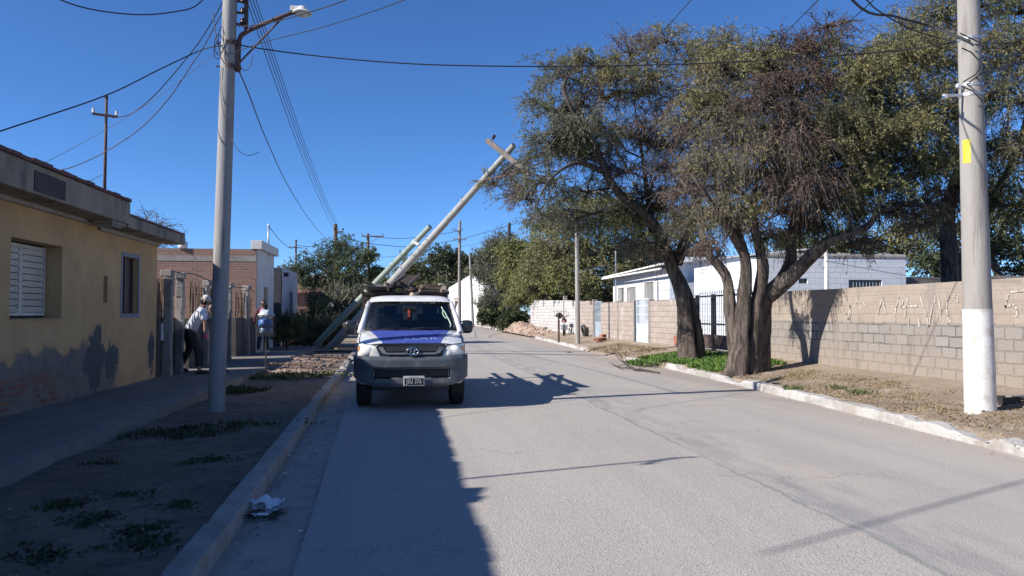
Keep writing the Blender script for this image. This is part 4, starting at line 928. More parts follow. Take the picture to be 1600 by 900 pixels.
clB = clumps_px([
    (1120, 130, 18, .9, 'bare', 16, 9, 2, .6), (1165, 105, 17.8, 1.0, 'brown', 18, 9, 5, .5), (1225, 85, 17.4, 1.0, 'brown', 20, 10, 6, .5), (1280, 75, 17.2, .9, 'brown', 18, 9, 6, .4), (1185, 160, 17.2, 1.0, 'brown', 20, 10, 7, .8), (1240, 150, 17, 1.0, 'brown', 18, 10, 6, .8),
    (1210, 215, 16.6, 1.0, 'brown', 20, 10, 6, 1.0), (1160, 230, 17, 1.0, 'bare', 18, 10, 3, 1.0), (1120, 200, 17.6, 1.0, 'bare', 18, 9, 2, .9), (1190, 280, 16.4, 1.0, 'bare', 22, 10, 2, 1.3), (1240, 270, 16.2, 1.0, 'bare', 20, 10, 2, 1.3), (1150, 300, 16.8, .9, 'bare', 18, 10, 2, 1.3), (1215, 330, 16.2, .9, 'bare', 18, 10, 1, 1.4),
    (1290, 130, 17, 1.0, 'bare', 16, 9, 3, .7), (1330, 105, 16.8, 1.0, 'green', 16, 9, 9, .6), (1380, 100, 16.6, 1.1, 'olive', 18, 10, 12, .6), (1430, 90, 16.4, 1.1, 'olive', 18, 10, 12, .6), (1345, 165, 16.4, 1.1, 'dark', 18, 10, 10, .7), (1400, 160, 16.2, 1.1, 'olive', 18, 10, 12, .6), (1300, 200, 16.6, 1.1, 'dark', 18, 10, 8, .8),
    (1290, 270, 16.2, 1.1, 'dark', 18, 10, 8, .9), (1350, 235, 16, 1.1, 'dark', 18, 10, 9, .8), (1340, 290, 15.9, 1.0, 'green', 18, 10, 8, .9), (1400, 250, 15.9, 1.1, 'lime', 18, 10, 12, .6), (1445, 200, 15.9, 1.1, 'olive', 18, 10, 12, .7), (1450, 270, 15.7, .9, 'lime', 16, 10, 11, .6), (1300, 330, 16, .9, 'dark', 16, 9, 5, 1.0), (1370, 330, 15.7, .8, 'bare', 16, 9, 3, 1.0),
    (1420, 320, 15.6, .7, 'bare', 14, 9, 4, .9), (1260, 350, 16.4, .7, 'dark', 14, 9, 4, 1.1), (1090, 270, 18.2, .9, 'bare', 16, 9, 2, 1.1), (1110, 340, 18, .9, 'bare', 16, 9, 2, 1.3), (1080, 340, 18.6, .8, 'dark', 14, 9, 6, .9), (1160, 360, 17, .7, 'bare', 12, 8, 1, 1.5), (1130, 110, 16.4, .8, 'olive', 16, 9, 9, .5), (1190, 90, 16.6, .8, 'olive', 14, 9, 7, .5), (1100, 160, 16.2, .7, 'olive', 14, 9, 8, .6), (1170, 330, 15.2, .5, 'olive', 10, 8, 6, .8), (1240, 210, 17, 1.0, 'dark', 16, 9, 4, .9), (1290, 40, 17.4, .7, 'brown', 10, 7, 3, .3), (1110, 90, 18.4, .8, 'olive', 14, 8, 7, .4), (1330, 380, 15.6, .6, 'bare', 10, 8, 2, 1.2), (1450, 350, 15.6, .6, 'bare', 12, 8, 3, 1.0), 
    (1110, 250, 15.8, .85, 'bare', 16, 10, 1, 1.5), (1150, 200, 15.4, .85, 'bare', 16, 10, 2, 1.2), (1200, 160, 15.2, .9, 'brown', 16, 10, 4, 1.0), (1190, 245, 14.9, .85, 'bare', 18, 10, 1, 1.6), (1235, 215, 14.9, .85, 'bare', 18, 10, 2, 1.3), (1265, 290, 14.8, .8, 'bare', 16, 10, 1, 1.4), (1140, 320, 15.4, .65, 'bare', 14, 9, 1, 1.8), (1225, 300, 15, .75, 'bare', 16, 10, 1, 1.6), (1290, 180, 15.2, .9, 'dark', 16, 10, 7, .9),
    (1300, 240, 15, .9, 'olive', 16, 10, 7, .9), (1330, 200, 15, .9, 'olive', 16, 10, 10, .7), (1370, 290, 14.8, .7, 'lime', 14, 9, 9, .6), (1320, 320, 14.9, .7, 'dark', 14, 10, 5, 1.1), (1085, 180, 16.6, .85, 'bare', 16, 10, 2, 1.0), (1130, 150, 16.2, .85, 'bare', 16, 10, 3, .8), (1260, 120, 15.8, .9, 'brown', 16, 10, 4, .7), (1360, 130, 15.6, .9, 'olive', 16, 10, 12, .6), (1410, 205, 15.2, .9, 'olive', 16, 10, 11, .7),
    (1105, 385, 16.5, .5, 'bare', 12, 9, 1, 1.8), (1075, 300, 17, .7, 'bare', 14, 9, 2, 1.2), (1205, 370, 16, .5, 'bare', 10, 9, 0, 1.9)])
big_tree('mesquite_tree', tuple(B0), 'largest mesquite tree with many grey stems from one base and a reddish brown drooping crown', limbsB, clB, 33)
# a third one behind the wall at the right edge
C0 = Vector((12.6, 16.5, 0.1))
limbsC = [([C0, C0 + Vector((0.2, 0, 2)), px3(1480, 330, 17), px3(1500, 230, 17), px3(1510, 130, 17), px3(1520, 40, 17)], [0.34, 0.28, 0.22, 0.16, 0.1, 0.04]),
          ([C0 + Vector((0.1, 0, 1.5)), px3(1540, 330, 16.5), px3(1590, 240, 16), px3(1620, 140, 16)], [0.24, 0.18, 0.12, 0.05]), ([px3(1500, 250, 17), px3(1450, 170, 17.5), px3(1420, 80, 18)], [0.14, 0.1, 0.04])]
lc = []
for (px, py, Y, r, k) in [(1420, 60, 18, 1.2, 'olive'), (1470, 30, 17.6, 1.2, 'olive'), (1530, 10, 17, 1.2, 'green'), (1590, 20, 16.4, 1.2, 'green'), (1480, 100, 17, 1.2, 'olive'), (1540, 80, 16.5, 1.2, 'olive'), (1600, 90, 16, 1.2, 'green'), (1480, 170, 16.8, 1.2, 'olive'),
                          (1545, 150, 16.4, 1.2, 'green'), (1600, 160, 15.8, 1.2, 'bare'), (1500, 240, 16.8, 1.1, 'dark'), (1560, 230, 16.2, 1.1, 'dark'), (1610, 240, 15.8, 1.1, 'bare'), (1550, 300, 16.4, .9, 'green'), (1600, 320, 16, 1.0, 'dark'), (1480, 310, 17, .8, 'bare'), (1650, 150, 15.6, 1.3, 'green'), (1650, 260, 15.4, 1.2, 'dark'), (1640, 60, 16, 1.2, 'olive')]:
    lc.append((tuple(aty(px, py, Y)), r, k, 17, 9, 9 if k != 'bare' else 3, .7))
big_tree('mesquite_tree', tuple(C0), 'olive green mesquite tree rising behind the block wall at the right edge', limbsC, lc, 44)

# ---- distant trees: leaf-sized faces on fine branches through the crown volume
def far_tree(name, label, base, blobs, kind, leaf=(0.2, 0.09), n1=20, n2=9, nl=7, droop=.3, seed=1, group=None, tr=0.16, tw=0.02, cat='tree', twig='twig', k2=None):
    g = np.random.default_rng(seed); base = Vector(base); t = thing(name, tuple(base), label, cat, group)
    cz = sum(b[0][2] for b in blobs) / len(blobs); cx = sum(b[0][0] for b in blobs) / len(blobs); cy = sum(b[0][1] for b in blobs) / len(blobs)
    top = Vector((cx, cy, cz)); m = MB(); mid = base.lerp(top, .5) + Vector(g.normal(size=3)) * 0.15
    Q, RR = limb_mesh(m, [base - Vector((0, 0, .1)), mid, top], [tr, tr * .75, tr * .4], n=8, seed=seed, sub=3)
    tw_ = []; l1 = []; l2 = []
    for i, (c, r) in enumerate(blobs):
        pts = connect(m, g, Q, RR, c, r_end=tw, n=5)
        a, l = grow_clump(g, c, r, n1, n2, nl, droop, leaf[0], leaf[1], tw=(tw * 0.9, tw * 0.45), squash=.85)
        tw_.append(a); (l2 if (k2 and g.random() < .4) else l1).append(l)
    m.build('trunk' if cat == 'tree' else 'stems', 'bark_dark', t, smooth=True)
    np_mesh('twigs', *cat_np(tw_), twig, t)
    if l1: np_mesh('crown' if cat == 'tree' else 'foliage', *cat_np(l1), kind, t)
    if l2: np_mesh('crown' if cat == 'tree' else 'foliage', *cat_np(l2), k2, t)
    return t
def blobs_px(lst, Y, dy=1.5, seed=0):
    g = random.Random(seed); return [(tuple(aty(px, py, Y + g.uniform(-dy, dy))), r) for (px, py, r) in lst]
GR = 'big green trees behind the garden walls'
far_tree('mesquite_tree', 'tall olive green tree behind the white block wall, nearest the white house', (19.5, 50, 0), blobs_px([(900, 330, 2.2), (940, 320, 2.4), (990, 330, 2.3), (880, 380, 2.2), (930, 380, 2.4), (985, 385, 2.2), (1020, 350, 2.2), (860, 345, 1.8), (900, 430, 2.1), (950, 425, 2.0), (1000, 420, 1.8), (860, 420, 1.8)], 50, 2, 1), 'leaf_olive', k2='leaf_lime', n1=34, n2=10, nl=10, leaf=(.20, .07), seed=51, group=GR, tr=.3, droop=.5)
far_tree('mesquite_tree', 'yellowish green bushy tree above the whitewashed wall', (17, 56, 0), blobs_px([(840, 400, 1.8), (870, 400, 2.0), (905, 405, 2.0), (830, 440, 1.8), (865, 445, 1.9), (900, 450, 1.8), (880, 460, 1.6), (940, 455, 1.6)], 55, 1, 2), 'leaf_lime', k2='leaf_olive', n1=34, nl=11, leaf=(.20, .07), seed=52, group=GR, tr=.25, droop=.5)
far_tree('mesquite_tree', 'dark green tree filling the gap right of the leaning dark pole', (12.2, 64, 0), blobs_px([(812, 400, 1.9), (835, 385, 1.9), (805, 435, 1.8), (830, 430, 1.9), (812, 465, 1.6), (850, 470, 1.6), (800, 390, 1.3)], 63, 1, 3), 'leaf_green', k2='leaf_lime', n1=32, nl=10, leaf=(.22, .08), seed=53, group=GR, tr=.25, droop=.5)
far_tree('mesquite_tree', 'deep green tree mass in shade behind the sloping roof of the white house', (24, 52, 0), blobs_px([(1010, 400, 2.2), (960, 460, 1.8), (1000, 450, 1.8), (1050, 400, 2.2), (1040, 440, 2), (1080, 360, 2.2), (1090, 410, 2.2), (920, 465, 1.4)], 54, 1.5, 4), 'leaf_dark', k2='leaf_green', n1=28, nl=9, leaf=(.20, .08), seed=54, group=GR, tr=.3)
far_tree('mesquite_tree', 'green tree standing behind the pale blue house', (24, 36, 0), blobs_px([(1400, 380, 1.8), (1340, 385, 1.6), (1290, 380, 1.6), (1450, 395, 1.8), (1240, 385, 1.5), (1430, 350, 1.6)], 36, 1, 5), 'leaf_green', k2='leaf_olive', n1=26, nl=8, leaf=(.18, .08), seed=55, group=GR, tr=.25)
far_tree('mesquite_tree', 'soft green tree behind the dark rear wall at the right edge', (27, 30, 0), blobs_px([(1500, 390, 1.7), (1550, 370, 1.7), (1600, 380, 1.8), (1560, 330, 1.6), (1470, 420, 1.2), (1610, 420, 1.5), (1480, 350, 1.4)], 31, 1, 6), 'leaf_green', k2='leaf_dark', n1=26, nl=8, leaf=(.18, .08), seed=56, group=GR, tr=.25)
# the feathery grey trees at the bend
far_tree('tamarisk_tree', 'feathery grey green tree with upright wispy branches beside the dark pole', (10.5, 78, 0), blobs_px([(768, 430, 1.9), (782, 410, 2.1), (778, 460, 2.0), (766, 478, 1.6), (790, 385, 1.9), (785, 440, 2.0), (790, 478, 1.8), (762, 402, 1.3)], 78, 1.5, 7), 'leaf_grey', n1=30, nl=8, leaf=(.32, .07), droop=-.35, seed=61, tr=.25, tw=.03)
far_tree('eucalyptus_tree', 'round topped grey green tree rising behind the feathery one', (13, 96, 0), blobs_px([(775, 395, 2.6), (795, 385, 2.6), (812, 400, 2.2), (760, 420, 2.4), (800, 420, 2.4)], 96, 1.5, 8), 'leaf_grey', k2='leaf_dark', n1=26, nl=8, leaf=(.4, .14), seed=62, tr=.3, tw=.03)
far_tree('eucalyptus_tree', 'tall dark tree seen behind the double crossarm pole', (3.6, 132, 0), blobs_px([(690, 400, 3.0), (702, 408, 3.0), (720, 420, 2.8), (688, 430, 3.0), (705, 440, 3.0), (728, 405, 2.4), (735, 435, 2.6), (745, 420, 2.4), (680, 450, 2.6)], 132, 2, 9), 'leaf_dark', k2='leaf_grey', n1=26, nl=7, leaf=(.55, .2), seed=63, tr=.4, tw=.05, droop=.4)
far_tree('round_tree', 'rounded dark green tree above the pickup roof, left of the far white building', (0.9, 112, 0), blobs_px([(640, 418, 2.6), (625, 432, 2.6), (655, 425, 2.6), (668, 440, 2.4), (615, 448, 2.2), (640, 448, 2.8), (675, 455, 2.2), (650, 462, 2.4)], 112, 2, 10), 'leaf_green', k2='leaf_dark', n1=28, nl=9, leaf=(.36, .14), seed=64, tr=.4, tw=.05)
far_tree('round_tree', 'low dark trees far down the left side of the street behind the fallen pole', (-5.5, 90, 0), blobs_px([(600, 450, 1.9), (585, 460, 1.9), (570, 455, 1.8), (610, 470, 1.8), (555, 465, 1.8)], 90, 2, 11), 'leaf_dark', k2='leaf_green', n1=22, nl=7, leaf=(.4, .18), seed=65, tr=.3, tw=.04)
far_tree('bare_tree', 'wispy almost leafless tree seen just over the ochre roof', (-17, 36, 0), blobs_px([(225, 352, 1.2), (245, 362, 1.2), (210, 370, 1.1), (235, 385, 1.3)], 36, 1, 12), 'leaf_grey', n1=22, nl=1, leaf=(.10, .03), seed=66, tr=.12, tw=.02, twig='twig_grey')
mat_leaf_bluish = m_leaf('leaf_bluish', (0.11, 0.155, 0.085), (0.075, 0.11, 0.065), (0.15, 0.18, 0.09))
# left front: the little leafy tree and the shrubs
far_tree('carob_tree', 'small blue green leafy tree with an open crown behind the shrubs', (-4.2, 38, .1), blobs_px([(475, 420, .95), (500, 408, 1.0), (525, 395, 1.0), (545, 385, .8), (555, 408, .9), (490, 440, .9), (530, 425, 1.0), (565, 430, .9), (455, 428, .7), (575, 400, .55), (515, 440, .9), (550, 445, .8), (590, 425, .5)], 38, .8, 13), mat_leaf_bluish, k2='leaf_green', n1=26, n2=9, nl=9, leaf=(.11, .04), seed=67, tr=.14, tw=.012)
far_tree('cactus_shrub', 'pale stemmed tangled shrub in front of the small leafy tree', (-3.4, 33, .1), blobs_px([(530, 465, .75), (555, 470, .75), (500, 470, .6), (545, 490, .75), (520, 492, .7), (570, 490, .7), (575, 462, .5)], 33.5, .6, 14), 'leaf_dark', n1=40, n2=5, nl=3, leaf=(.12, .05), droop=-.5, seed=68, tr=.06, tw=.028, cat='shrub', twig=mat('pale_stem', (0.27, 0.24, 0.17), (0.17, 0.16, 0.11), scale=8))
far_tree('desert_shrub', 'dark green feathery shrub growing from the rubble beside the fallen pole base', (-3.75, 32.3, .1), blobs_px([(485, 500, .72), (505, 508, .66), (465, 512, .7), (488, 528, .62), (508, 528, .5), (468, 530, .55), (520, 512, .5), (498, 482, .55)], 31.9, .5, 15), 'leaf_grey', k2='leaf_green', n1=38, n2=10, nl=9, leaf=(.085, .026), droop=-.25, seed=69, tr=.05, tw=.011, cat='shrub')
far_tree('desert_shrub', 'loose green shrub left of the rubble in front of the dark house', (-4.1, 28.5, .1), blobs_px([(445, 505, .5), (455, 520, .5), (440, 525, .45), (460, 500, .4)], 28.6, .3, 16), 'leaf_green', k2='leaf_dark', n1=30, n2=9, nl=8, leaf=(.07, .024), droop=-.2, seed=70, tr=.04, tw=.010, cat='shrub')
for i, (px, Y, h, lab) in enumerate(((768, 74, 1.6, 'low green bush at the foot of the feathery grey tree'), (805, 60, 1.4, 'dark green bush between the dark pole and the whitewashed wall'))):
    bp = aty(px, 500, Y); far_tree('garden_bush', lab, (bp.x, Y, .1), [((bp.x + random.uniform(-.7, .7), Y + random.uniform(-.5, .5), .5 + random.uniform(0, h - .5)), .7) for _ in range(6)], 'leaf_green' if i == 0 else 'leaf_dark', k2='leaf_dark', leaf=(.22, .1), n1=22, nl=8, seed=80 + i, cat='bush', tw=.02, tr=.06)

# ---- grass, weeds and litter
def blades(name, pts, kind, h, wd, seed, label, cat, spread=0.06, lean=0.5, n=1, thing_kind='stuff', leafy=False):
    g = np.random.default_rng(seed); P = np.repeat(np.array(pts), n, 0); M = len(P); P = P + np.c_[g.normal(size=(M, 2)) * spread, np.zeros(M)]
    D = unit(np.c_[g.normal(size=(M, 2)) * lean, np.ones(M)]); S = unit(np.cross(D, rand_dirs(g, M))); H = (h * (0.4 + 0.8 * g.random(M)))[:, None]; W = (wd * (0.6 + 0.8 * g.random(M)))[:, None]
    B = unit(np.c_[g.normal(size=(M, 2)), np.zeros(M)]) * H * 0.35 * g.random((M, 1))
    mid = P + D * H * 0.55; tip = P + D * H + B - np.array([0, 0, 1]) * H * .12
    if leafy: V = np.stack([P, mid + S * W, tip, mid - S * W], 1).reshape(-1, 3)
    else: V = np.stack([P - S * W * .5, P + S * W * .5, tip + S * W * .08, tip - S * W * .08], 1).reshape(-1, 3)
    o = np_mesh(name, V, np.arange(M * 4).reshape(-1, 4), kind); return tag(o, label, cat, kind=thing_kind)
def scatter(n, fx, fy, keep, seed):
    r = random.Random(seed); out = []
    while len(out) < n:
        Y = fy(r); x = fx(r, Y)
        if keep(x, Y): out.append((x, Y, zg(x, Y) - 0.005))
    return out
pts = scatter(900, lambda r, Y: r.uniform(xr0(Y) + .02, 8.9), lambda r: r.uniform(17.0, 22.6), lambda x, Y: nz(x, Y, .9, 3) > -0.12 - (0.25 if abs(x - 7.9) < .7 else 0), 1)
blades('grass', pts, 'grass', 0.17, 0.018, 3, 'lush green weeds growing round the bases of the two mesquite trees', 'grass', spread=.07, n=14, leafy=True)
pts = [(xr0(22.3) - 0.2 + random.uniform(-.35, .25), 21.3 + random.uniform(-.6, .7), 0.02) for _ in range(90)]
blades('weed_tuft', pts, 'grass', 0.2, 0.018, 13, 'green weeds spilling over the broken kerb gap', 'weeds', n=10, leafy=True, spread=.06)
pts = scatter(1500, lambda r, Y: r.uniform(xr0(Y) + .05, 8.7), lambda r: 4 + 14 * r.random() ** .8, lambda x, Y: nz(x, Y, 1.1, 7) > 0.0, 5)
blades('dry_grass', pts, 'dry_grass', 0.045, 0.009, 5, 'dry straw coloured grass and leaves on the right verge', 'dry grass', n=9, lean=1.6, leafy=True, spread=.07)
pts = scatter(420, lambda r, Y: r.uniform(7.4, 8.9), lambda r: r.uniform(25, 30.5), lambda x, Y: nz(x, Y, 1.1, 7) > -0.1, 6)
blades('dry_grass', pts, 'dry_grass', 0.08, 0.012, 6, 'patch of pale dry grass in front of the white gate', 'dry grass', n=9, lean=.9, leafy=True, spread=.08)
wp = gz(270, 680, .08); pts = [(wp.x + random.gauss(0, .28), wp.y + random.gauss(0, .22), .085) for _ in range(38)] + [(-1.75 + random.gauss(0, .3), wp.y + .6 + random.gauss(0, .12), .085) for _ in range(14)]
blades('weed_patch', pts, 'leaf_dark', 0.09, 0.018, 8, 'dark leafy weeds on the shaded verge below the leaning street light pole', 'weeds', n=9, leafy=True, spread=.06)
wp = gz(375, 613, .08); pts = [(wp.x + random.gauss(0, .22), wp.y + random.gauss(0, .2), .085) for _ in range(60)]
blades('weed_patch', pts, 'leaf_dark', 0.12, 0.022, 9, 'dark leafy weeds just right of the street light pole base', 'weeds', n=9, leafy=True, spread=.06)
wp = gz(430, 590, .08); pts = [(wp.x + random.gauss(0, .55), wp.y + random.gauss(0, .3), .085) for _ in range(130)]
blades('weed_patch', pts, 'leaf_green', 0.12, 0.022, 10, 'green weeds round the foot of the waste basket post', 'weeds', n=9, leafy=True, spread=.07)
pts = []
for (px, py) in ((150, 725), (210, 770), (270, 790), (150, 810), (240, 850), (60, 870), (330, 720), (100, 790), (215, 830)):
    wp = gz(px, py, .085); pts += [(wp.x + random.gauss(0, .09), wp.y + random.gauss(0, .10), zg(wp.x, wp.y)) for _ in range(26)]
blades('weed_patch', pts, 'leaf_dark', 0.035, 0.02, 12, 'small flat dark weeds scattered over the shaded near verge', 'weeds', n=7, leafy=True, spread=.05, lean=1.5)
pts = []
for (px, py) in ((1565, 600), (1590, 600), (1440, 588), (1395, 585), (1310, 597), (1340, 605), (1240, 595)):
    wp = gz(px, py, .3); pts += [(wp.x + random.gauss(0, .08), wp.y + random.gauss(0, .10), zg(wp.x, wp.y)) for _ in range(16)]
blades('weed_patch', pts, 'leaf_green', 0.10, 0.014, 14, 'small green weeds along the foot of the long block wall', 'weeds', n=6, leafy=True, spread=.04)

pts = scatter(2600, lambda r, Y: r.uniform(xr0(Y) + .03, 8.9), lambda r: 5 + 12 * r.random() ** .8, lambda x, Y: nz(x, Y, .9, 17) > -0.05, 15)
blades('dead_leaves', pts, m_leaf('dead_leaf', (.36, .27, .16), (.24, .17, .10), (.17, .115, .075), trans=.05), 0.03, 0.010, 15, 'fallen dead leaves and straw bits strewn over the right verge', 'leaf litter', n=6, lean=3.5, leafy=True, spread=.11)
def rock(mb, c, r, seed, fl=0.6):
    rs = random.Random(seed); c = Vector(c); q = Matrix.Rotation(rs.uniform(0, 6), 3, 'Z') @ Matrix.Rotation(rs.uniform(-.5, .5), 3, 'X')
    sx, sy, sz = r * rs.uniform(.7, 1.3), r * rs.uniform(.6, 1.1), r * fl * rs.uniform(.6, 1.1)
    P = []
    for z, k in ((-1, .8), (-.2, 1.05), (.6, .85), (1, .4)):
        for j in range(6): t = j * math.pi / 3 + rs.uniform(-.25, .25); P.append(c + q @ Vector((math.cos(t) * sx * k * rs.uniform(.8, 1.1), math.sin(t) * sy * k * rs.uniform(.8, 1.1), z * sz)))
    f = [(i * 6 + j, i * 6 + (j + 1) % 6, (i + 1) * 6 + (j + 1) % 6, (i + 1) * 6 + j) for i in range(3) for j in range(6)] + [tuple(range(6))[::-1], tuple(range(18, 24))]
    mb.add(P, f)
def heap(name, label, x0, x1, y0, y1, h, seed, z0=0.05, m='rubble', nst=120, rr=(.03, .10), peaks=3, mr='rubble'):
    rs = random.Random(seed); pk = [(rs.uniform(x0 + (x1 - x0) * .25, x1 - (x1 - x0) * .25), rs.uniform(y0 + (y1 - y0) * .2, y1 - (y1 - y0) * .2), rs.uniform(.6, 1) * h) for _ in range(peaks)]
    ax, ay = (x1 - x0) / 2.6, (y1 - y0) / 2.6
    def H(x, y):
        v = max(p[2] * math.exp(-((x - p[0]) / ax) ** 2 - ((y - p[1]) / ay) ** 2) for p in pk)
        e = min(x - x0, x1 - x, y - y0, y1 - y) / (min(x1 - x0, y1 - y0) * .25)
        return z0 + max(0, min(1, e)) * (v + h * .35 * nz(x, y, 1.6 / max(h, .4), seed) + h * .12 * nz(x, y, 6, seed)) - 0.03
    mb = MB(); mb.grid(lambda u, v: (lerp(x0, x1, u), lerp(y0, y1, v), H(lerp(x0, x1, u), lerp(y0, y1, v))), 60, 60)
    for i in range(nst):
        x, y = rs.uniform(x0, x1), rs.uniform(y0, y1); r = rs.uniform(*rr); rock(mb, (x, y, max(z0, H(x, y)) + r * .15), r, seed * 100 + i)
    return tag(mb.build(name, m), label, 'rubble', kind='stuff')
heap('rubble', 'broken earth and stones heaped over the left pavement in front of the shrubs', -4.3, -1.9, 17.6, 26, .10, 3, z0=.12, nst=330, rr=(.015, .065), peaks=5)
heap('dirt_heap', 'long heap of reddish dug earth by the far right kerb', 7.8, 9.6, 46, 64, .62, 5, z0=.15, nst=220, rr=(.05, .2), peaks=5)
m = MB(); rs = random.Random(9)
for i in range(420):
    if i < 230: Y = 4 + 13 * rs.random(); x = rs.uniform(xr0(Y) + .05, WX - .1)
    else: Y = 3.5 + 16 * rs.random() ** 1.3; x = rs.uniform(-3.2, interp(LK, Y) - .2)
    r = rs.uniform(.006, .022); rock(m, (x, Y, zg(x, Y) + r * .3), r, i + 900)
for i in range(260):
    Y = 3.5 + 18 * rs.random() ** 1.2; x = (interp(RK, Y) - abs(rs.gauss(0, .22)) - .02) if i % 2 else (interp(LK, Y) + .02 + abs(rs.gauss(0, .2))); r = rs.uniform(.004, .013); rock(m, (x, Y, .012 + r * .4), r, i + 3900)
tag(m.build('pebbles', 'rubble', at=(0, 8, 0)), 'loose pebbles and grit on the verges and along both gutters', 'stones', kind='stuff')
heap('dirt_heap', 'small low mound of grey sand beside the far white pole', 8.4, 9.2, 33.5, 35.5, .12, 6, z0=.25, nst=10, rr=(.02, .05), peaks=1)
# ================================================================ POLES AND WIRES
LB = gz(338, 645, .07); YL_ = LB.y
LT = aty(359.5, 0, YL_); LD = (LT - LB) / (LT.z - LB.z)
def LP(z, dx=0, dy=0): return LB + LD * (z - LB.z) + Vector((dx, dy, 0))
lp = thing('street_light_pole', tuple(LB), 'tall grey concrete pole with a rusty lamp arm, leaning slightly on the shaded left verge', 'light pole')
m = MB(); m.tube([LP(-.1), LP(3), LP(6), LP(6.95)], [.120, .112, .101, .098], 24); m.build('pole', 'pole_grey', lp, smooth=True, autosm=50)
def pt(px, py, dY=0): return aty(px, py, YL_ + dY)
m = MB(); m.tube([pt(372, 112), pt(372.5, 85), pt(373, 64), pt(377, 55), pt(388, 48), pt(410, 38), pt(440, 26), pt(468, 16)], [.036, .036, .036, .036, .034, .032, .030, .028], 10); m.build('lamp_arm', 'rust', lp, smooth=True)
m = MB(); m.tube([pt(374, 98), pt(442, 27)], .014, 6); m.build('brace', 'rust', lp)
for py in (68, 105):
    m = MB(); p = pt(361 - py * .015, py); m.lathe(p - Vector((0, 0, .03)), [(.100, 0), (.112, 0), (.112, .06), (.100, .06)], 20); m.box(p + Vector((.13, 0, 0)), (.05, .05, .05)); m.tube([p + Vector((-.11, 0, 0)), p + Vector((-.19, -.02, 0))], .012, 6)
    m.build('clamp', 'rust', lp)
c = pt(472, 19); hd = MB(); tl = Matrix.Rotation(R(8), 3, 'Y')
hd.lathe(c, [(0.001, .085), (.05, .08), (.075, .055), (.085, .02), (.13, .005), (.145, -.015), (.14, -.025), (.08, -.02), (0.001, -.02)], 24); hd.box(c + Vector((-.1, 0, .04)), (.14, .10, .07)); hdo = hd.build('lamp_head', 'whitewash', lp, smooth=True, autosm=35)
m = MB(); m.ell(c + Vector((0, 0, -.03)), (.085, .085, .045)); m.build('lamp_globe', mat('globe', (.55, .56, .55), rough=.25), hdo, smooth=True)
bk = MB(); bk.bx(pt(384, -30) + Vector((-.015, -.02, 0)), pt(386, 46) + Vector((.015, .02, 0))); 
for py in (2, 20, 38): bk.bx(pt(366, py) + Vector((0, -.012, -.012)), pt(385, py) + Vector((0, .012, .012)))
rk = bk.build('rack_bracket', 'rust', lp)
for py in (-14, 2, 18, 34):
    m = MB(); m.lathe(pt(380.5, py) + Vector((0, -.03, -.04)), [(.001, .08), (.03, .078), (.042, .06), (.03, .045), (.042, .03), (.042, .01), (.028, 0), (.001, 0)], 14); m.build('insulator', mat('brown_porcelain', (.05, .025, .02), rough=.2), rk, smooth=True)

RB = gz(1532, 640, .24); YR_ = RB.y; RT = aty(1513, 0, YR_); RD = (RT - RB) / (RT.z - RB.z)
def RP(z, dx=0, dy=0): return RB + RD * (z - RB.z) + Vector((dx, dy, 0))
def rr(z): return .186 - .0098 * (z - .2)
zw = aty(1525, 483, YR_).z
rp = thing('concrete_pole', tuple(RB), 'thick pale concrete pole with a whitewashed base and yellow sticker on the right verge', 'utility pole')
m = MB(); m.tube([RP(zw - .005), RP(3), RP(5), RP(9.5)], [rr(zw), rr(3), rr(5), rr(9.5)], 32); m.build('pole', 'pole_concrete', rp, smooth=True, autosm=50)
m = MB(); zs_ = np.linspace(.05, zw, 8); m.tube([RP(z) for z in zs_], [rr(z) + .0035 for z in zs_], 32); m.build('painted_base', 'whitewash', rp, smooth=True, autosm=50)
z0, z1 = aty(1510, 256, YR_).z, aty(1510, 220, YR_).z; m = MB()
def f(u, v):
    z = lerp(z0, z1, v); t = R(lerp(-176, -138, u)) ; q = RP(z); rad = rr(z) + .003; return (q.x + rad * math.cos(t), q.y + rad * math.sin(t), z)
m.grid(f, 8, 1); st = m.build('yellow_sticker', mat('yellow', (.75, .62, .03), (.68, .55, .03), scale=8, rough=.5), rp, smooth=True)
m = MB()
for k in range(3):
    def f2(u, v, k=k):
        z = lerp(z0, z1, .58 + .13 * k + .05 * v); t = R(lerp(-168, -148, u)); q = RP(z); rad = rr(z) + .0045; return (q.x + rad * math.cos(t), q.y + rad * math.sin(t), z)
    m.grid(f2, 4, 1)
m.build('faded_print', mat('print', (.45, .36, .05)), st)
m = MB()
for py in (63, 135, 150): p = RP(aty(1517, py, YR_).z); m.lathe(p, [(rr(p.z), -.02), (rr(p.z) + .008, -.02), (rr(p.z) + .008, .02), (rr(p.z), .02)], 24)
m.build('band', 'galv', rp)
p = RP(aty(1517, 150, YR_).z); m = MB(); m.beam(p + Vector((-.17, -.03, 0)), aty(1474, 151, YR_ - .1), .035, .03); m.box(aty(1476, 151, YR_ - .1), (.05, .05, .06)); m.beam(p + Vector((-.15, -.04, .10)), p + Vector((-.24, -.04, .12)), .04, .05); m.build('bracket', mat('white_metal', (.7, .72, .74), rough=.4), rp, bevel=.004)

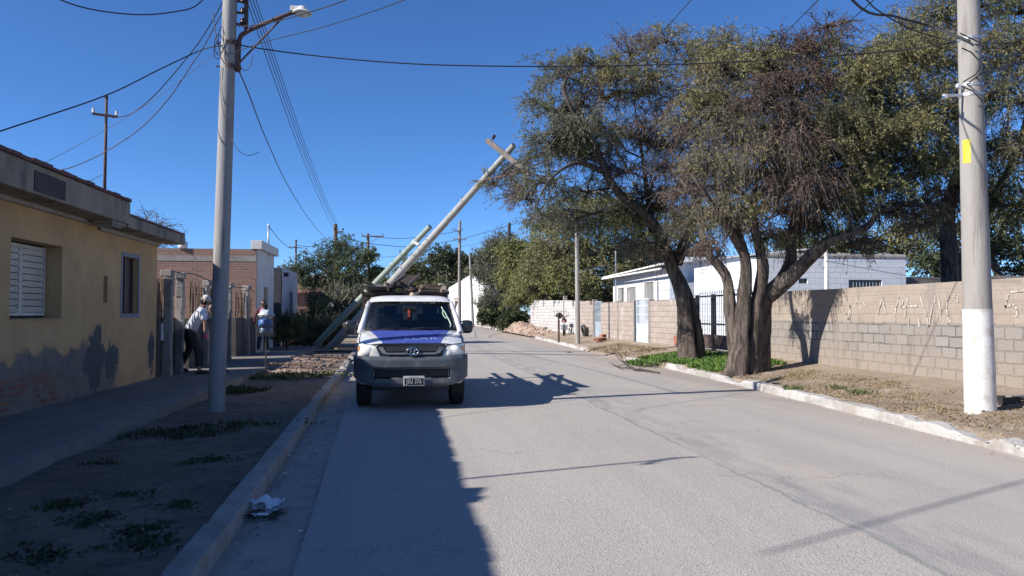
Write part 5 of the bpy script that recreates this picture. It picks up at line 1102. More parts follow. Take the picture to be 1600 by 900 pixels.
def bg_pole(name, base, top, r0, r1, m_, label, arms=(), grp=None):
    base = Vector(base); top = Vector(top); t = thing(name, tuple(base), label, 'utility pole', grp)
    mb = MB(); mb.tube([base - Vector((0, 0, .1)), base.lerp(top, .5) + Vector((random.uniform(-.04, .04), 0, 0)), top], [r0, (r0 + r1) / 2, r1], 12); mb.build('pole', m_, t, smooth=True, autosm=50)
    for (f_, l, r_, brace, side) in arms:
        p = base.lerp(top, f_) + Vector((side, -r1 - .04, 0)); mb = MB(); mb.beam(p - Vector((l / 2, 0, 0)), p + Vector((l / 2, 0, 0)), r_, r_); ar = mb.build('crossarm', m_ if m_ != 'pole_concrete' else 'pole_wood', t)
        for q in (-.46, -.2, .46):
            mb = MB(); mb.lathe(p + Vector((l * q, 0, r_ / 2)), [(.01, 0), (.012, .06), (.04, .07), (.06, .10), (.05, .16), (.001, .19)], 8); mb.build('insulator', 'steel_dark', ar)
        if brace: mb = MB(); mb.tube([p + Vector((l * .32, 0, 0)), p + Vector((-side, 0, -.75))], .02, 5); mb.build('brace', 'rust', t)
    return t
def pp(px, py, Y): return aty(px, py, Y)
def gp(px, Y, z=.1): q = aty(px, 500, Y); return Vector((q.x, Y, z))
bg_pole('wooden_pole', gp(527, 45), pp(524, 350, 45), .14, .11, 'pole_wood', 'weathered wooden pole rising out of the small leafy tree', arms=((.93, .5, .07, False, .2),))
bg_pole('wooden_pole', gp(577, 75), pp(575, 365, 75), .17, .13, 'pole_wood', 'wooden pole with a long braced crossarm left of the fallen poles', arms=((.97, 2.1, .11, True, .45),))
bg_pole('wooden_pole', gp(718, 80), pp(718.5, 345, 80), .19, .13, mat('pole_tan', (.30, .26, .23), (.22, .19, .17), scale=8, stretch=(1, 1, .1)), 'tall pole with two short crossarms in front of the gabled building', arms=((.905, 1.0, .09, False, -.25), (.82, 1.35, .10, False, 0)))
bg_pole('concrete_pole', gp(739, 84), pp(734, 396, 84), .17, .11, mat('pole_far', (.30, .29, .28), scale=4), 'thin plain grey pole leaning slightly left near the street bend')
bg_pole('wooden_pole', gp(793, 66), pp(796, 348, 66), .17, .13, mat('pole_black', (.04, .032, .028), (.025, .02, .018), scale=8), 'dark tarred pole standing behind the dirt heap')
q = gz(903, 535, .2); bg_pole('concrete_pole', (q.x, q.y, .15), pp(901, 340, q.y), .115, .085, 'pole_concrete', 'slim pale pole by the motorcycle, in front of the beige wall'); FPOLE = pp(901, 342, q.y)
bg_pole('wooden_pole', gp(687, 120), pp(685, 425, 120), .12, .1, 'pole_wood', 'very distant short pole just above the pickup rack')

# the two fallen poles, propped against each other behind the pickup
P0 = aty(517, 543, 30.5); P1 = aty(803, 227, 22.0)
fp = thing('fallen_pole', tuple(P0), 'broken pale utility pole tilted over the street with its crossarm near the tree', 'utility pole')
pts = [P0.lerp(P1, k / 8) + Vector((0, 0, -.06 * math.sin(math.pi * k / 8))) for k in range(9)]; pts.insert(0, P0 - (P1 - P0).normalized() * .35)
m = MB(); m.tube(pts, [.175] + [lerp(.172, .088, k / 8) for k in range(9)], 20); m.build('pole', mat('pole_pale', (.36, .36, .345), (.29, .29, .275), scale=5, bmp=.3, stretch=(1, 1, .5), c3=(.27, .27, .25), s3=2.5), fp, smooth=True, autosm=50)
m = MB(); ax = (P1 - P0).normalized(); k = .62
for k in (.30, .47, .78):
    c = P0.lerp(P1, k); a1 = ax.cross(Vector((0, 1, 0))).normalized(); a2 = ax.cross(a1); rad = lerp(.172, .088, k) + .010
    m.tube([c - ax * .03, c + ax * .03], rad, 20)
m.build('band', 'galv', fp)
m = MB(); ca = aty(761, 219, 22.3) ; cb = aty(828, 272, 21.6); m.beam(ca, cb, .13, .15); am = m.build('crossarm', mat('arm_wood', (.22, .19, .165), (.15, .125, .105), scale=10, stretch=(1, 1, .3), bmp=.4), fp, bevel=.01)
m = MB(); e = aty(771, 214, 22.3); m.tube([aty(768, 224, 22.3), e], .014, 6); m.ell(e, (.055, .05, .07)); m.ell(e + Vector((.03, 0, .03)), (.05, .05, .03)); m.build('insulator', 'brown_porcelain', am, smooth=True)
m = MB(); e = aty(823, 253, 21.7); m.tube([aty(818, 262, 21.7), e], .014, 6); m.ell(e, (.05, .05, .065)); m.build('insulator', 'brown_porcelain', am, smooth=True)
m = MB(); m.tube([P0.lerp(P1, .83), aty(757, 281, 22.8) , aty(809, 271, 21.8)], .026, 6); m.build('brace', 'rust', fp)
Q0 = aty(505, 527, 30.9); Q1 = aty(672, 354, 27.4)
f2 = thing('fallen_pole', tuple(Q0), 'shorter greenish pole lying along the tilted pale one and ending in mid air', 'utility pole')
m = MB(); m.tube([Q0 - (Q1 - Q0).normalized() * .5, Q0, Q0.lerp(Q1, .5), Q1], [.13, .128, .115, .095], 20); m.build('pole', 'pole_green', f2, smooth=True, autosm=50)
m = MB(); c = Q0.lerp(Q1, .87); ax = (Q1 - Q0).normalized(); m.tube([c - ax * .05, c + ax * .05], (.112), 16); m.tube([c, aty(655, 383, 27.0)], .05, 6); m.build('strap', 'whitewash', f2)

def wire(name, pts, r=.011, label=None, grp=None, cat='wire', sub=6):
    P = [Vector(p) for p in pts]; Q = []
    for i in range(len(P) - 1):
        p0 = P[max(i - 1, 0)]; p1 = P[i]; p2 = P[i + 1]; p3 = P[min(i + 2, len(P) - 1)]
        for k in range(sub): t = k / sub; Q.append(0.5 * ((2 * p1) + (p2 - p0) * t + (2 * p0 - 5 * p1 + 4 * p2 - p3) * t * t + (3 * p1 - p0 - 3 * p2 + p3) * t ** 3))
    Q.append(P[-1]); m = MB(); m.tube(Q, r * .78, 5); return tag(m.build(name, 'wire', at=tuple(P[0])), label, cat, grp)
def sag(a, b, s, n=10): a = Vector(a); b = Vector(b); return [a.lerp(b, k / n) - Vector((0, 0, s * 4 * (k / n) * (1 - k / n))) for k in range(n + 1)]
def pw(l): return [aty(*q) for q in l]
WG = 'wires strung overhead between the poles'
wire('overhead_wire', pw([(40, -30, 9), (95, 0, 9.3), (150, 16, 9.6), (220, 23, 10), (275, 18, 10.4), (310, 6, 10.7), (350, -40, 11.5)]), .011, 'sagging cable dipping into the top left corner of the sky', WG)
wire('overhead_wire', pw([(-160, 260, 8.5), (0, 205, 9.6), (163, 150, 10.8), (250, 108, 11.5), (310, 80, 11.9), (335, 73, YL_ - .1), (357, 70, YL_)]), .012, 'straight cable from the left frame edge past the roof mast top to the light pole', WG)
wire('service_wire', pw([(70, 268, 12.6), (110, 262, 12.6), (163, 238, 12.6), (220, 200, 12.4), (265, 152, 12.2), (300, 100, 12), (317, 75, 11.9), (352, 10, YL_)]), .010, 'curved service wire from the light pole down to the ochre roof edge', WG)
wire('service_wire', pw([(176, 184, 13), (205, 178, 12.9), (240, 150, 12.6), (280, 105, 12.3), (315, 60, 12.1), (347, 5, YL_), (352, -10, YL_)]), .010, 'service wire from the crossarm of the near roof mast up to the light pole', WG)
wire('service_wire', pw([(55, 262, 12.2), (120, 228, 12.4), (200, 182, 12.4), (265, 138, 12.2), (345, 78, YL_)]), .0045, 'hair thin pale wire running over the ochre roof to the light pole', WG)
wire('service_wire', pw([(120, 293, 12.9), (160, 273, 13)]), .006, 'short guy wire at the foot of the near roof mast', WG)
wire('overhead_wire', pw([(359, 68, YL_), (420, 78, 11.8), (500, 88, 11.7), (600, 97, 11.5), (700, 102, 11.3), (860, 104, 11.1), (1000, 102, 10.9), (1150, 97, 10.6), (1300, 88, 10.3), (1420, 77, 10.1), (1515, 62, YR_)]), .013, 'long cable crossing the whole street between the two nearest poles', WG)
wire('overhead_wire', pw([(372, 42, YL_), (420, 36, 10.8), (480, 20, 9.9), (550, -4, 9), (640, -50, 8)]), .009, 'upper of two wires rising right from the light pole over the street', WG)
wire('overhead_wire', pw([(352, 86, YL_), (420, 64, 10.8), (520, 38, 9.6), (640, -3, 8.4), (720, -40, 7.6)]), .007, 'lower of two wires rising right from the light pole over the street', WG)
for i, (px, z, tz, lab) in enumerate(((379, 6.62, 6.85, 'outermost of the parallel power lines running down the left side of the street'), (376, 6.45, 6.65, 'second of the parallel power lines running down the left side of the street'), (380, 6.28, 6.5, 'third of the parallel power lines running down the left side of the street'), (377, 6.1, 6.2, 'innermost of the parallel power lines running down the left side of the street'))):
    a = LP(z, .20 + .015 * i, -.03); b_ = pp(525, 360, 44.8); wire('power_line', sag(a, (b_.x + .05 * i, b_.y, tz - .05 * i), .35 + .05 * i), .009, lab, WG)
wire('service_wire', pw([(374, 112, YL_), (390, 150, 13.5), (415, 215, 17.5), (450, 290, 24), (485, 345, 34), (512, 376, 44.5)]), .014, 'lone cable hanging below the power lines on the left side of the street', WG)
wire('drop_wire', pw([(346, 104, YL_ - .1), (344, 140, YL_ - .1), (350, 180, YL_ - .15), (360, 212, YL_ - .15), (372, 234, YL_ - .2), (388, 243, YL_ - .2), (406, 237, YL_ - .2)]), .006, 'loose wire end dangling from the clamp of the light pole', WG)
m = MB()
for k, (cx, cy, rx, ry) in enumerate(((342, 70, 7, 16), (346, 62, 5, 20), (340, 80, 6, 12), (383, 75, 13, 35))):
    P_ = [aty(cx + rx * math.cos(t), cy + ry * math.sin(t), YL_ - .14 - .02 * k) for t in np.linspace(.3, 5.9 if k < 3 else 3.0, 22)]; m.tube(P_, .006, 5)
m.tube(pw([(333, 20, YL_ - .1), (338, 60, YL_ - .12), (345, 90, YL_ - .15), (352, 100, YL_ - .14)]), .007, 5)
tag(m.build('cable_coil', 'wire', at=tuple(pt(345, 80))), 'tangled coil of spare cable hanging on the light pole below its top', 'cable')
wire('overhead_wire', pw([(421, 355, 29), (440, 378, 34), (455, 388, 38), (462, 384, 40)]), .016, 'thin wire between the two distant roof masts', WG)
wire('overhead_wire', pw([(463, 383, 40), (490, 384, 42), (526, 366, 45)]), .016, 'thin wire from the farther roof mast to the wooden pole in the tree', WG)
wire('overhead_wire', pw([(526, 362, 45), (555, 376, 50), (600, 383, 60), (650, 385, 70), (718, 374, 79.5), (755, 364, 72), (796, 352, 66), (840, 338, 52), (901, 300, 40)]), .03, 'distant upper cable sagging behind the fallen poles across the street', WG)
wire('overhead_wire', pw([(526, 378, 45), (560, 395, 55), (585, 402, 70), (640, 398, 76), (718, 386, 80), (796, 370, 66), (850, 352, 50), (901, 345, 36)]), .02, 'distant lower cable below the upper one behind the fallen poles', WG)
wire('overhead_wire', pw([(580, 370, 75), (640, 372, 77), (718, 361, 80)]), .03, 'distant wire between the crossarms of the two braced poles', WG)
wire('overhead_wire', sag(FPOLE, RP(7.6, -.1), .35), .011, 'upper street wire running through the mesquite crowns to the white based pole', WG)
wire('overhead_wire', sag(FPOLE - Vector((0, 0, .35)), RP(6.9, .1), .5), .011, 'lower street wire running through the mesquite crowns to the white based pole', WG)
wire('overhead_wire', pw([(1120, -40, 9), (1080, 0, 10), (1040, 44, 12), (1000, 85, 16)]), .008, 'short stretch of wire entering the left mesquite crown from above', WG)
# thick bundle crossing the road to the right pole (its blurred shadow crosses the lower right of the road)
wire('cable_bundle', pw([(1515, 64, YR_ - .15), (1450, 40, 9.5), (1400, 26, 9.2), (1330, -2, 8.7)]) + [Vector((3.2, 6.7, 6.0)), Vector((-1.2, 4.8, 6.4)), Vector((-5, 3.1, 6.9)), Vector((-9, 1.3, 7.6))], .022, 'thick black cable bundle arriving at the white based pole from the upper left', WG)
wire('overhead_wire', pw([(1530, 70, YR_ - .2), (1470, 60, 9.6), (1420, 44, 9.3), (1370, 15, 9), (1340, -10, 8.8), (1200, -90, 8)]), .012, 'thin cable just below the thick bundle left of the white based pole', WG)
wire('overhead_wire', pw([(1530, 92, YR_ - .2), (1570, 88, 10.4), (1640, 74, 11.5), (1760, 30, 13)]), .012, 'upper cable leaving the white based pole to the right', WG)
wire('overhead_wire', pw([(1525, 122, YR_ - .2), (1560, 106, 10.3), (1600, 98, 10.9), (1700, 85, 12)]), .016, 'lower cable leaving the white based pole to the right', WG)
wire('overhead_wire', pw([(1515, 130, YR_ - .2), (1460, 146, 10.6), (1400, 172, 12.5), (1330, 205, 16)]), .012, 'cable leading from the white based pole back into the olive crown', WG)
m = MB()
for k, l in enumerate(([(1500, 52), (1530, 66), (1545, 85), (1540, 110), (1515, 128)], [(1503, 75), (1518, 82), (1530, 95), (1530, 118)], [(1502, 135), (1520, 142), (1535, 158), (1538, 180)], [(1545, 90), (1548, 120), (1538, 150)], [(1505, 128), (1525, 116), (1542, 84)])):
    m.tube([aty(a, b_, YR_ - .22 - .01 * k) for a, b_ in l], .009, 5)
tag(m.build('cable_coil', 'wire', at=tuple(RP(5.2))), 'loops of black cable wrapped round the white based pole', 'cable')
wire('service_wire', pw([(1291, 408, 25.3), (1340, 417, 25.5), (1400, 428, 25.8), (1460, 437, 26), (1520, 440, 26.3)]), .011, 'thin wire drooping from the slim white post across the pale blue house', WG)

# ================================================================ SMALL THINGS
bk_ = gz(415, 583, .1); wb = thing('waste_basket', tuple(bk_), 'raised wire waste basket with blue and clear plastic bags on a thin post', 'waste basket')
YB2 = bk_.y; L = aty(402, 525, YB2); T = aty(428, 493, YB2)
m = MB(); m.tube([bk_ - Vector((0, 0, .1)), Vector((bk_.x, YB2, L.z))], .018, 8); m.build('post', 'steel_dark', wb)
m = MB(); x0, x1, z0, z1 = L.x, T.x, L.z, T.z; y0, y1 = YB2 - .17, YB2 + .17
for z in (z0, z0 + .06, (z0 + z1) / 2, z1):
    for a, c in (((x0, y0), (x1, y0)), ((x1, y0), (x1, y1)), ((x1, y1), (x0, y1)), ((x0, y1), (x0, y0))): m.tube([(a[0], a[1], z), (c[0], c[1], z)], .007, 5)
for i in range(9):
    x = lerp(x0, x1, i / 8); m.tube([(x, y0, z0), (x, y0, z1)], .004, 4); m.tube([(x, y1, z0), (x, y1, z1)], .004, 4); m.tube([(x, y0, z0), (x, y1, z0)], .004, 4)
for i in range(1, 7):
    y = lerp(y0, y1, i / 7); m.tube([(x0, y, z0), (x0, y, z1)], .004, 4); m.tube([(x1, y, z0), (x1, y, z1)], .004, 4)
m.build('basket', 'steel_dark', wb)
def bag(mb, c, r, seed, n=18):
    c = Vector(c); 
    def f(u, v):
        t = u * 2 * math.pi; p = (v - .5) * math.pi; d = Vector((math.cos(p) * math.cos(t), math.cos(p) * math.sin(t), math.sin(p)))
        k = 1 + .30 * noise.fractal(d * 1.5 + Vector((seed, 0, 0)), 1, 2, 4)
        return c + Vector((d.x * r[0], d.y * r[1], d.z * r[2])) * k
    return mb.grid(f, n, n // 2 + 2)
MAT['bag_blue'] = M_('bag_blue', (.05, .16, .45), (.04, .12, .36), scale=12, rough=.3, bmp=.4, bscale=14)
MAT['bag_clear'] = M_('bag_clear', (.50, .56, .62), (.40, .46, .53), scale=9, rough=.3, bmp=.5, bscale=14)
xc = (x0 + x1) / 2
m = MB(); bag(m, (xc - .01, YB2 - .02, (z0 + z1) / 2 + .06), (.165, .14, .12), 1); tag(m.build('plastic_bag', 'bag_blue', at=(xc, YB2, z0), smooth=True), 'bright blue plastic bag in the middle of the wire waste basket', 'bag')
m = MB(); bag(m, (xc + .01, YB2, z1 + .02), (.17, .15, .13), 2); tag(m.build('plastic_bag', 'bag_clear', at=(xc, YB2, z1), smooth=True), 'clear plastic bag bulging over the top of the wire waste basket', 'bag')
m = MB(); bag(m, (xc, YB2, z0 + .12), (.16, .14, .11), 3); tag(m.build('plastic_bag', mat('bag_slate', (.13, .2, .3), (.1, .16, .25), scale=9, rough=.35), at=(xc, YB2, z0), smooth=True), 'slate blue plastic bag at the bottom of the wire waste basket', 'bag')
q = gz(873, 531, .2); wb2 = thing('waste_basket', tuple(q), 'rusty wire waste basket on a stubby post by the far right kerb', 'waste basket')
m = MB(); m.tube([q - Vector((0, 0, .1)), (q.x, q.y, aty(873, 500, q.y).z)], .055, 8); m.build('post', 'rust', wb2)
A = aty(865, 495, q.y); B = aty(884, 486, q.y); m = MB()
for z in (A.z, B.z):
    for a, c in (((A.x, q.y - .2), (B.x, q.y - .2)), ((B.x, q.y - .2), (B.x, q.y + .2)), ((B.x, q.y + .2), (A.x, q.y + .2)), ((A.x, q.y + .2), (A.x, q.y - .2))): m.tube([(a[0], a[1], z), (c[0], c[1], z)], .012, 5)
for x in np.linspace(A.x, B.x, 5): m.tube([(x, q.y - .2, A.z), (x, q.y - .2, B.z)], .008, 4); m.tube([(x, q.y - .2, A.z), (x, q.y + .2, A.z)], .008, 4)
m.tube([(q.x, q.y, aty(873, 500, q.y).z), (q.x, q.y, A.z)], .04, 6); m.build('basket', 'rust', wb2)
m = MB(); bag(m, aty(874, 493, q.y), (.17, .15, .13), 7); tag(m.build('plastic_bag', 'steel_dark', at=tuple(aty(874, 493, q.y)), smooth=True), 'black plastic bag in the rusty waste basket by the far kerb', 'bag')

# motorcycle leaning by the beige wall
mo = Vector((8.95, 42.3, .28)); mt = thing('motorcycle', tuple(mo), 'dark red motorcycle parked by the beige wall, half hidden behind the slim pale pole', 'motorcycle')
def mv(x, y, z): return mo + Vector((x * .30 + y * .95, -x * .95 + y * .30, z)) * 1.0
sx = mo
def MP(l, w_, z): return mo + Vector((-.25 * l + .97 * w_, -.97 * l - .25 * w_, z))
for l, nm in ((.62, 'wheel'), (-.62, 'wheel')):
    m = MB(); c = MP(l, 0, .30); P_ = [c + Vector((-.25 * math.cos(t), -.97 * math.cos(t), math.sin(t))) * .27 for t in np.linspace(0, 2 * math.pi, 25)]; m.tube(P_, .05, 8, cap=False); wq = m.build(nm, 'steel_dark', mt, smooth=True)
    m = MB(); m.tube([P_[0].lerp(c, .2) if False else c + (P_[k] - c) * .8 for k in range(25)], .015, 6, cap=False)
    for k in range(0, 24, 4): m.tube([c, c + (P_[k] - c) * .82], .012, 4)
    m.build('rim', 'galv', wq)
m = MB(); m.tube([MP(.62, 0, .3), MP(.45, 0, .85), MP(.40, 0, 1.02)], .035, 6); m.build('fork', 'galv', mt)
m = MB(); m.tube([MP(.4, -.34, 1.12), MP(.44, -.1, 1.05), MP(.44, .1, 1.05), MP(.4, .34, 1.12)], .018, 6); m.tube([MP(.42, -.2, 1.05), MP(.42, -.27, 1.3)], .01, 5); m.tube([MP(.42, .2, 1.05), MP(.42, .27, 1.3)], .01, 5); m.build('handlebar', 'steel_dark', mt)
m = MB(); m.ell(MP(.08, 0, .83), (.15, .27, .13)); m.build('fuel_tank', mat('moto_red', (.20, .02, .02), rough=.25), mt, smooth=True)
m = MB(); m.ell(MP(-.32, 0, .80), (.13, .34, .06)); m.build('seat', 'steel_dark', mt, smooth=True)
m = MB(); m.box(MP(0, 0, .45), (.26, .36, .3), Matrix.Rotation(.25, 3, 'Z')); m.tube([MP(.4, 0, .9), MP(0, 0, .65), MP(-.6, 0, .35)], .03, 6); m.build('engine', 'galv', mt, bevel=.03)
m = MB(); m.ell(MP(.5, 0, .95), (.09, .07, .09)); m.build('headlight', 'steel_dark', mt, smooth=True)
m = MB(); m.lathe((0, 0, 0), [(.18, -.08), (.30, -.09), (.33, 0), (.30, .09), (.18, .08), (.18, -.08)], 24, 'X'); ty_ = m.build('tyre', 'steel_dark', at=(0, 0, 0), smooth=True); ty_.location = (9.22, 38.6, .62); ty_.rotation_euler = (0, R(-14), 0); tag(ty_, 'old black tyre leaning against the beige wall near the grey blue gate', 'tyre')
for k, (dx, dy, a, zz_) in enumerate(((0, 0, .3, 0), (-.22, .25, 1.2, 0), (.05, .12, .7, .15), (-.3, -.3, 2.0, 0))):
    m = MB(); m.box((0, 0, .075), (.33, .18, .13)); 
    for i in (-1, 0, 1): m.box((i * .095, 0, .075), (.07, .184, .08), mi=1)
    o = m.build('hollow_brick', ['rust_brick', 'dark_void'], at=(0, 0, 0), bevel=.006); o.location = (8.75 + dx, 33.2 + dy, zg(8.8, 33.2) + zz_ + .01); o.rotation_euler = (0, 0, a); tag(o, ['red hollow brick at the back of the small pile below the beige wall', 'red hollow brick at the left of the small pile below the beige wall', 'topmost red hollow brick of the small pile below the beige wall', 'red hollow brick lying apart in front of the small brick pile'][k], 'brick', 'loose hollow bricks by the beige wall')
# fallen dry branch on the dirt by the kerb gap
def gb(px, py, z=.05): q_ = gz(px, py, .03); return Vector((q_.x, q_.y, z))
m = MB(); m.tube([gb(953, 552, .3), gb(965, 565, .16), gb(978, 573, .09), gb(992, 579, .06), gb(1010, 580, .05), gb(1030, 583, .04)], [.008, .014, .02, .028, .03, .02], 6)
m.tube([gb(952, 570, .1), gb(968, 577, .08), gb(985, 577.5, .06), gb(1000, 579, .05)], [.008, .012, .016, .02], 6); m.tube([gb(968, 553, .3), gb(970, 562, .2), gb(975, 571, .09)], [.006, .009, .012], 6); m.tube([gb(975, 565, .03), gb(990, 564, .04), gb(1003, 563, .05)], [.01, .018, .012], 6)
for i in range(22):
    a = gb(random.uniform(965, 1025), random.uniform(572, 581), .06); m.tube([a, a + Vector((random.uniform(-.3, .3), random.uniform(-.5, .5), random.uniform(.0, .1)))], [.007, .003], 4)
tag(m.build('dry_branch', 'twig', at=tuple(gb(1000, 580))), 'bare dead branch lying on the dirt beside the broken kerb', 'branch')
# gutter litter
lc_ = gz(412, 810, .0); m = MB()
def f(u, v):
    x = lerp(-.13, .13, u); y = lerp(-.05, .05, v); e = noise.fractal(Vector((x * 9, y * 12, 4)), 1, 2, 4)
    return lc_ + Vector((x + .02 * e, y + .11 - .25 * x + .03 * e, .085 + .055 * e + .05 * math.cos(x * 10) * (1 - (2 * v - 1) ** 2)))
m.grid(f, 26, 12); m.grid(lambda u, v: Vector(f(u, v)) * 1 + Vector((0, -.01, -.03 - .03 * math.sin(math.pi * u) * math.sin(math.pi * v))), 26, 12)
tag(m.build('plastic_bag', mat('bag_white', (.72, .72, .74), (.62, .62, .65), scale=18, rough=.4, bmp=.6, bscale=30), at=tuple(lc_), smooth=True), 'crumpled white plastic bag against the left kerb in the gutter', 'bag')
m = MB(); rs = random.Random(3)
for i in range(70):
    a = lc_ + Vector((rs.uniform(-.11, .13), rs.uniform(-.10, .10), rs.uniform(.005, .05))); m.tube([a, a + Vector((rs.uniform(-.09, .09), rs.uniform(-.07, .07), rs.uniform(-.01, .03)))], [.004, .0015], 4)
for i in range(26): m.box(lc_ + Vector((rs.uniform(-.11, .11), rs.uniform(-.1, .1), rs.uniform(.01, .04))), (rs.uniform(.01, .04), rs.uniform(.01, .03), .004), Matrix.Rotation(rs.uniform(0, 6), 3, 'Z') @ Matrix.Rotation(rs.uniform(-.6, .6), 3, 'X'), mi=0)
for i in range(3): m.box(lc_ + Vector((-.05 + i * .04, -.055 + rs.uniform(-.03, .06), .05)), (.055, .03, .003), Matrix.Rotation(rs.uniform(-1, 1), 3, 'Z') @ Matrix.Rotation(.3, 3, 'X'), mi=1)
tag(m.build('leaf_litter', ['twig', 'bag_white'], at=tuple(lc_)), 'dark heap of twigs and paper scraps below the white bag in the gutter', 'litter', kind='stuff')
m = MB()
for (px, py, zs0) in ((445, 740, .0), (495, 704, .0), (452, 712, .0), (500, 740, .0), (475, 690, .0), (470, 830, 0)):
    q = gz(px, py, .012); m.box((q.x, q.y, .016), (.03 * rs.uniform(.6, 1.6), .02, .006), Matrix.Rotation(rs.uniform(0, 3), 3, 'Z'))
tag(m.build('paper_scraps', 'bag_white', at=(0, 6, 0)), 'tiny pale paper scraps scattered along the left gutter', 'litter', kind='stuff')
q = gz(452, 540, .25); m = MB(); m.box((q.x, q.y, .33), (.62, .4, .07), Matrix.Rotation(.5, 3, 'Z') @ Matrix.Rotation(-.45, 3, 'X') @ Matrix.Rotation(-.3, 3, 'Y')); tag(m.build('wooden_board', mat('orange_wood', (.42, .20, .10), (.28, .13, .07), scale=10, stretch=(1, 5, 1)), at=tuple(q), bevel=.015), 'short reddish wooden board tipped up beside the dark shrub', 'board')
for k, (px, py, l, a) in enumerate(((505, 560, 1.4, .25), (450, 572, 1.7, -.05), (540, 548, .9, .8))):
    q = gz(px, py, .2); m = MB(); m.box((q.x, q.y, .23 + .02 * k), (l, .14, .04), Matrix.Rotation(a, 3, 'Z') @ Matrix.Rotation(.04, 3, 'Y')); tag(m.build('plank', 'tan_wood', at=tuple(q), bevel=.006), ['pale plank lying across the rubble near the fallen pole base', 'long pale plank lying on the pavement edge behind the waste basket', 'short plank jutting from the rubble beside the pickup mirror'][k], 'plank', 'planks among the rubble')
q = gz(1572, 634, .22); bx_ = thing('meter_box', tuple(q), 'small open black iron box set in the ground right of the white based pole', 'box')
m = MB(); 
for a, c in (((-.14, -.11), (.14, -.09)), ((-.14, .09), (.14, .11)), ((-.14, -.09), (-.12, .09)), ((.12, -.09), (.14, .09))): m.bx(q + Vector((a[0], a[1], -.1)), q + Vector((c[0], c[1], .13)))
m.bx(q + Vector((-.13, -.1, -.08)), q + Vector((.13, .1, -.05))); m.build('frame', 'steel_dark', bx_)
m = MB(); m.box(q + Vector((.32, .12, .12)), (.5, .16, .03), Matrix.Rotation(.15, 3, 'Z')); m.build('lid', 'concrete', bx_)
m = MB(); q2 = gz(1600, 640, .2); rock(m, (q2.x + .02, q2.y, .23), .045, 5); tag(m.build('yellow_rag', 'yellow', at=(q2.x, q2.y, .2)), 'tiny yellow scrap on the verge at the right frame edge', 'litter')
# ================================================================ THE PICKUP
TX, TY = 0.127, 11.87
def tv(x, y, z): return Vector((TX + x, TY + y, z))
tk = thing('pickup_truck', (TX, TY, 0.02), 'white utility pickup with blue hood and loaded roof rack facing the camera', 'pickup')
MAT['car_white'] = M_('car_white', (.74, .74, .74), (.70, .70, .70), scale=3, rough=.28, coat=.6, c3=(.62, .60, .57), s3=4)
MAT['car_blue'] = M_('car_blue', (.040, .062, .31), (.05, .075, .34), scale=9, rough=.42, coat=.15, c3=(.10, .13, .38), s3=26)
MAT['bumper_grey'] = M_('bumper_grey', (.075, .09, .105), (.058, .07, .085), scale=6, rough=.45, c3=(.15, .145, .14), s3=3)
MAT['black_plastic'] = M_('black_plastic', (.012, .012, .013), rough=.45)
MAT['rubber'] = M_('rubber', (.018, .018, .018), (.026, .024, .022), scale=9, rough=.85)
MAT['chrome'] = M_('chrome', (.62, .63, .65), (.55, .56, .58), rough=.12, metal=1)
MAT['lens'] = M_('lens', (.80, .79, .70), (.74, .72, .62), scale=8, rough=.22, coat=.8)
MAT['lens_clear'] = M_('lens_clear', (.93, .92, .86), (.9, .88, .82), rough=.12, coat=1.0)
MAT['amber'] = M_('amber', (.55, .22, .04), (.5, .2, .04), rough=.2, coat=.6)
MAT['cloth_dark'] = M_('cloth_dark', (.03, .03, .034), (.02, .02, .023), scale=10, rough=.9)
def m_glass():
    m, nt, b = newmat('car_glass'); nt.nodes.remove(b)
    t = node(nt, 'ShaderNodeBsdfTransparent'); t.inputs[0].default_value = (.30, .34, .36, 1)
    g = node(nt, 'ShaderNodeBsdfGlossy', Roughness=.02); g.inputs[0].default_value = (.9, .95, 1, 1)
    fr = node(nt, 'ShaderNodeFresnel', IOR=1.5); mx = nt.nodes.new('ShaderNodeMixShader')
    nt.links.new(fr.outputs[0], mx.inputs[0]); nt.links.new(t.outputs[0], mx.inputs[1]); nt.links.new(g.outputs[0], mx.inputs[2]); nt.links.new(mx.outputs[0], nt.nodes['Material Output'].inputs[0])
    return m
MAT['car_glass'] = m_glass()
WT = [(.10, .775), (.2, .825), (.35, .855), (.7, .87), (3.3, .87)]
ZT = [(.10, .97), (.16, 1.015), (.3, 1.055), (.6, 1.11), (.95, 1.175), (1.22, 1.215), (1.32, 1.20), (3.3, 1.20)]
def hz(x, y): wv_ = interp(WT, y); q = abs(x) / wv_; return interp(ZT, y) + .022 - .02 * q ** 2 - .055 * q ** 5
def arch(y, yc, base=.42, r=.43): d = abs(y - yc); return base if d >= r else max(base, .30 + math.sqrt(r * r - d * d))
ys_ = sorted(set([round(v, 3) for v in list(np.linspace(.10, .45, 8)) + list(np.linspace(.45, 1.31, 22)) + [1.4, 1.8, 2.2, 2.6, 3.0, 3.22]]))
m = MB(); secs = []
for y in ys_:
    wv_ = interp(WT, y); zb = arch(y, .88); h = []
    for q, kind in ((0, 'b'), (1, 's'), (2, 's'), (3, 's'), (4, 't'), (5, 't'), (6, 't'), (7, 't'), (8, 't')):
        pass
    side = [(wv_ - .05, zb), (wv_ - .005, zb + .05), (wv_ + .004, max(zb + .08, .72)), (wv_, max(zb + .1, hz(wv_, y) - .16)), (wv_ - .006, hz(wv_, y) - .05)]
    top = [(wv_ * k, hz(wv_ * k, y)) for k in (.985, .94, .85, .65, .4, .2, 0)]
    half = side + top; full = half + [(-a, b_) for a, b_ in half[::-1][1:]]; secs.append([tv(a, y, b_) for a, b_ in full])
n_ = len(secs[0]); vs_ = [v for s_ in secs for v in s_]
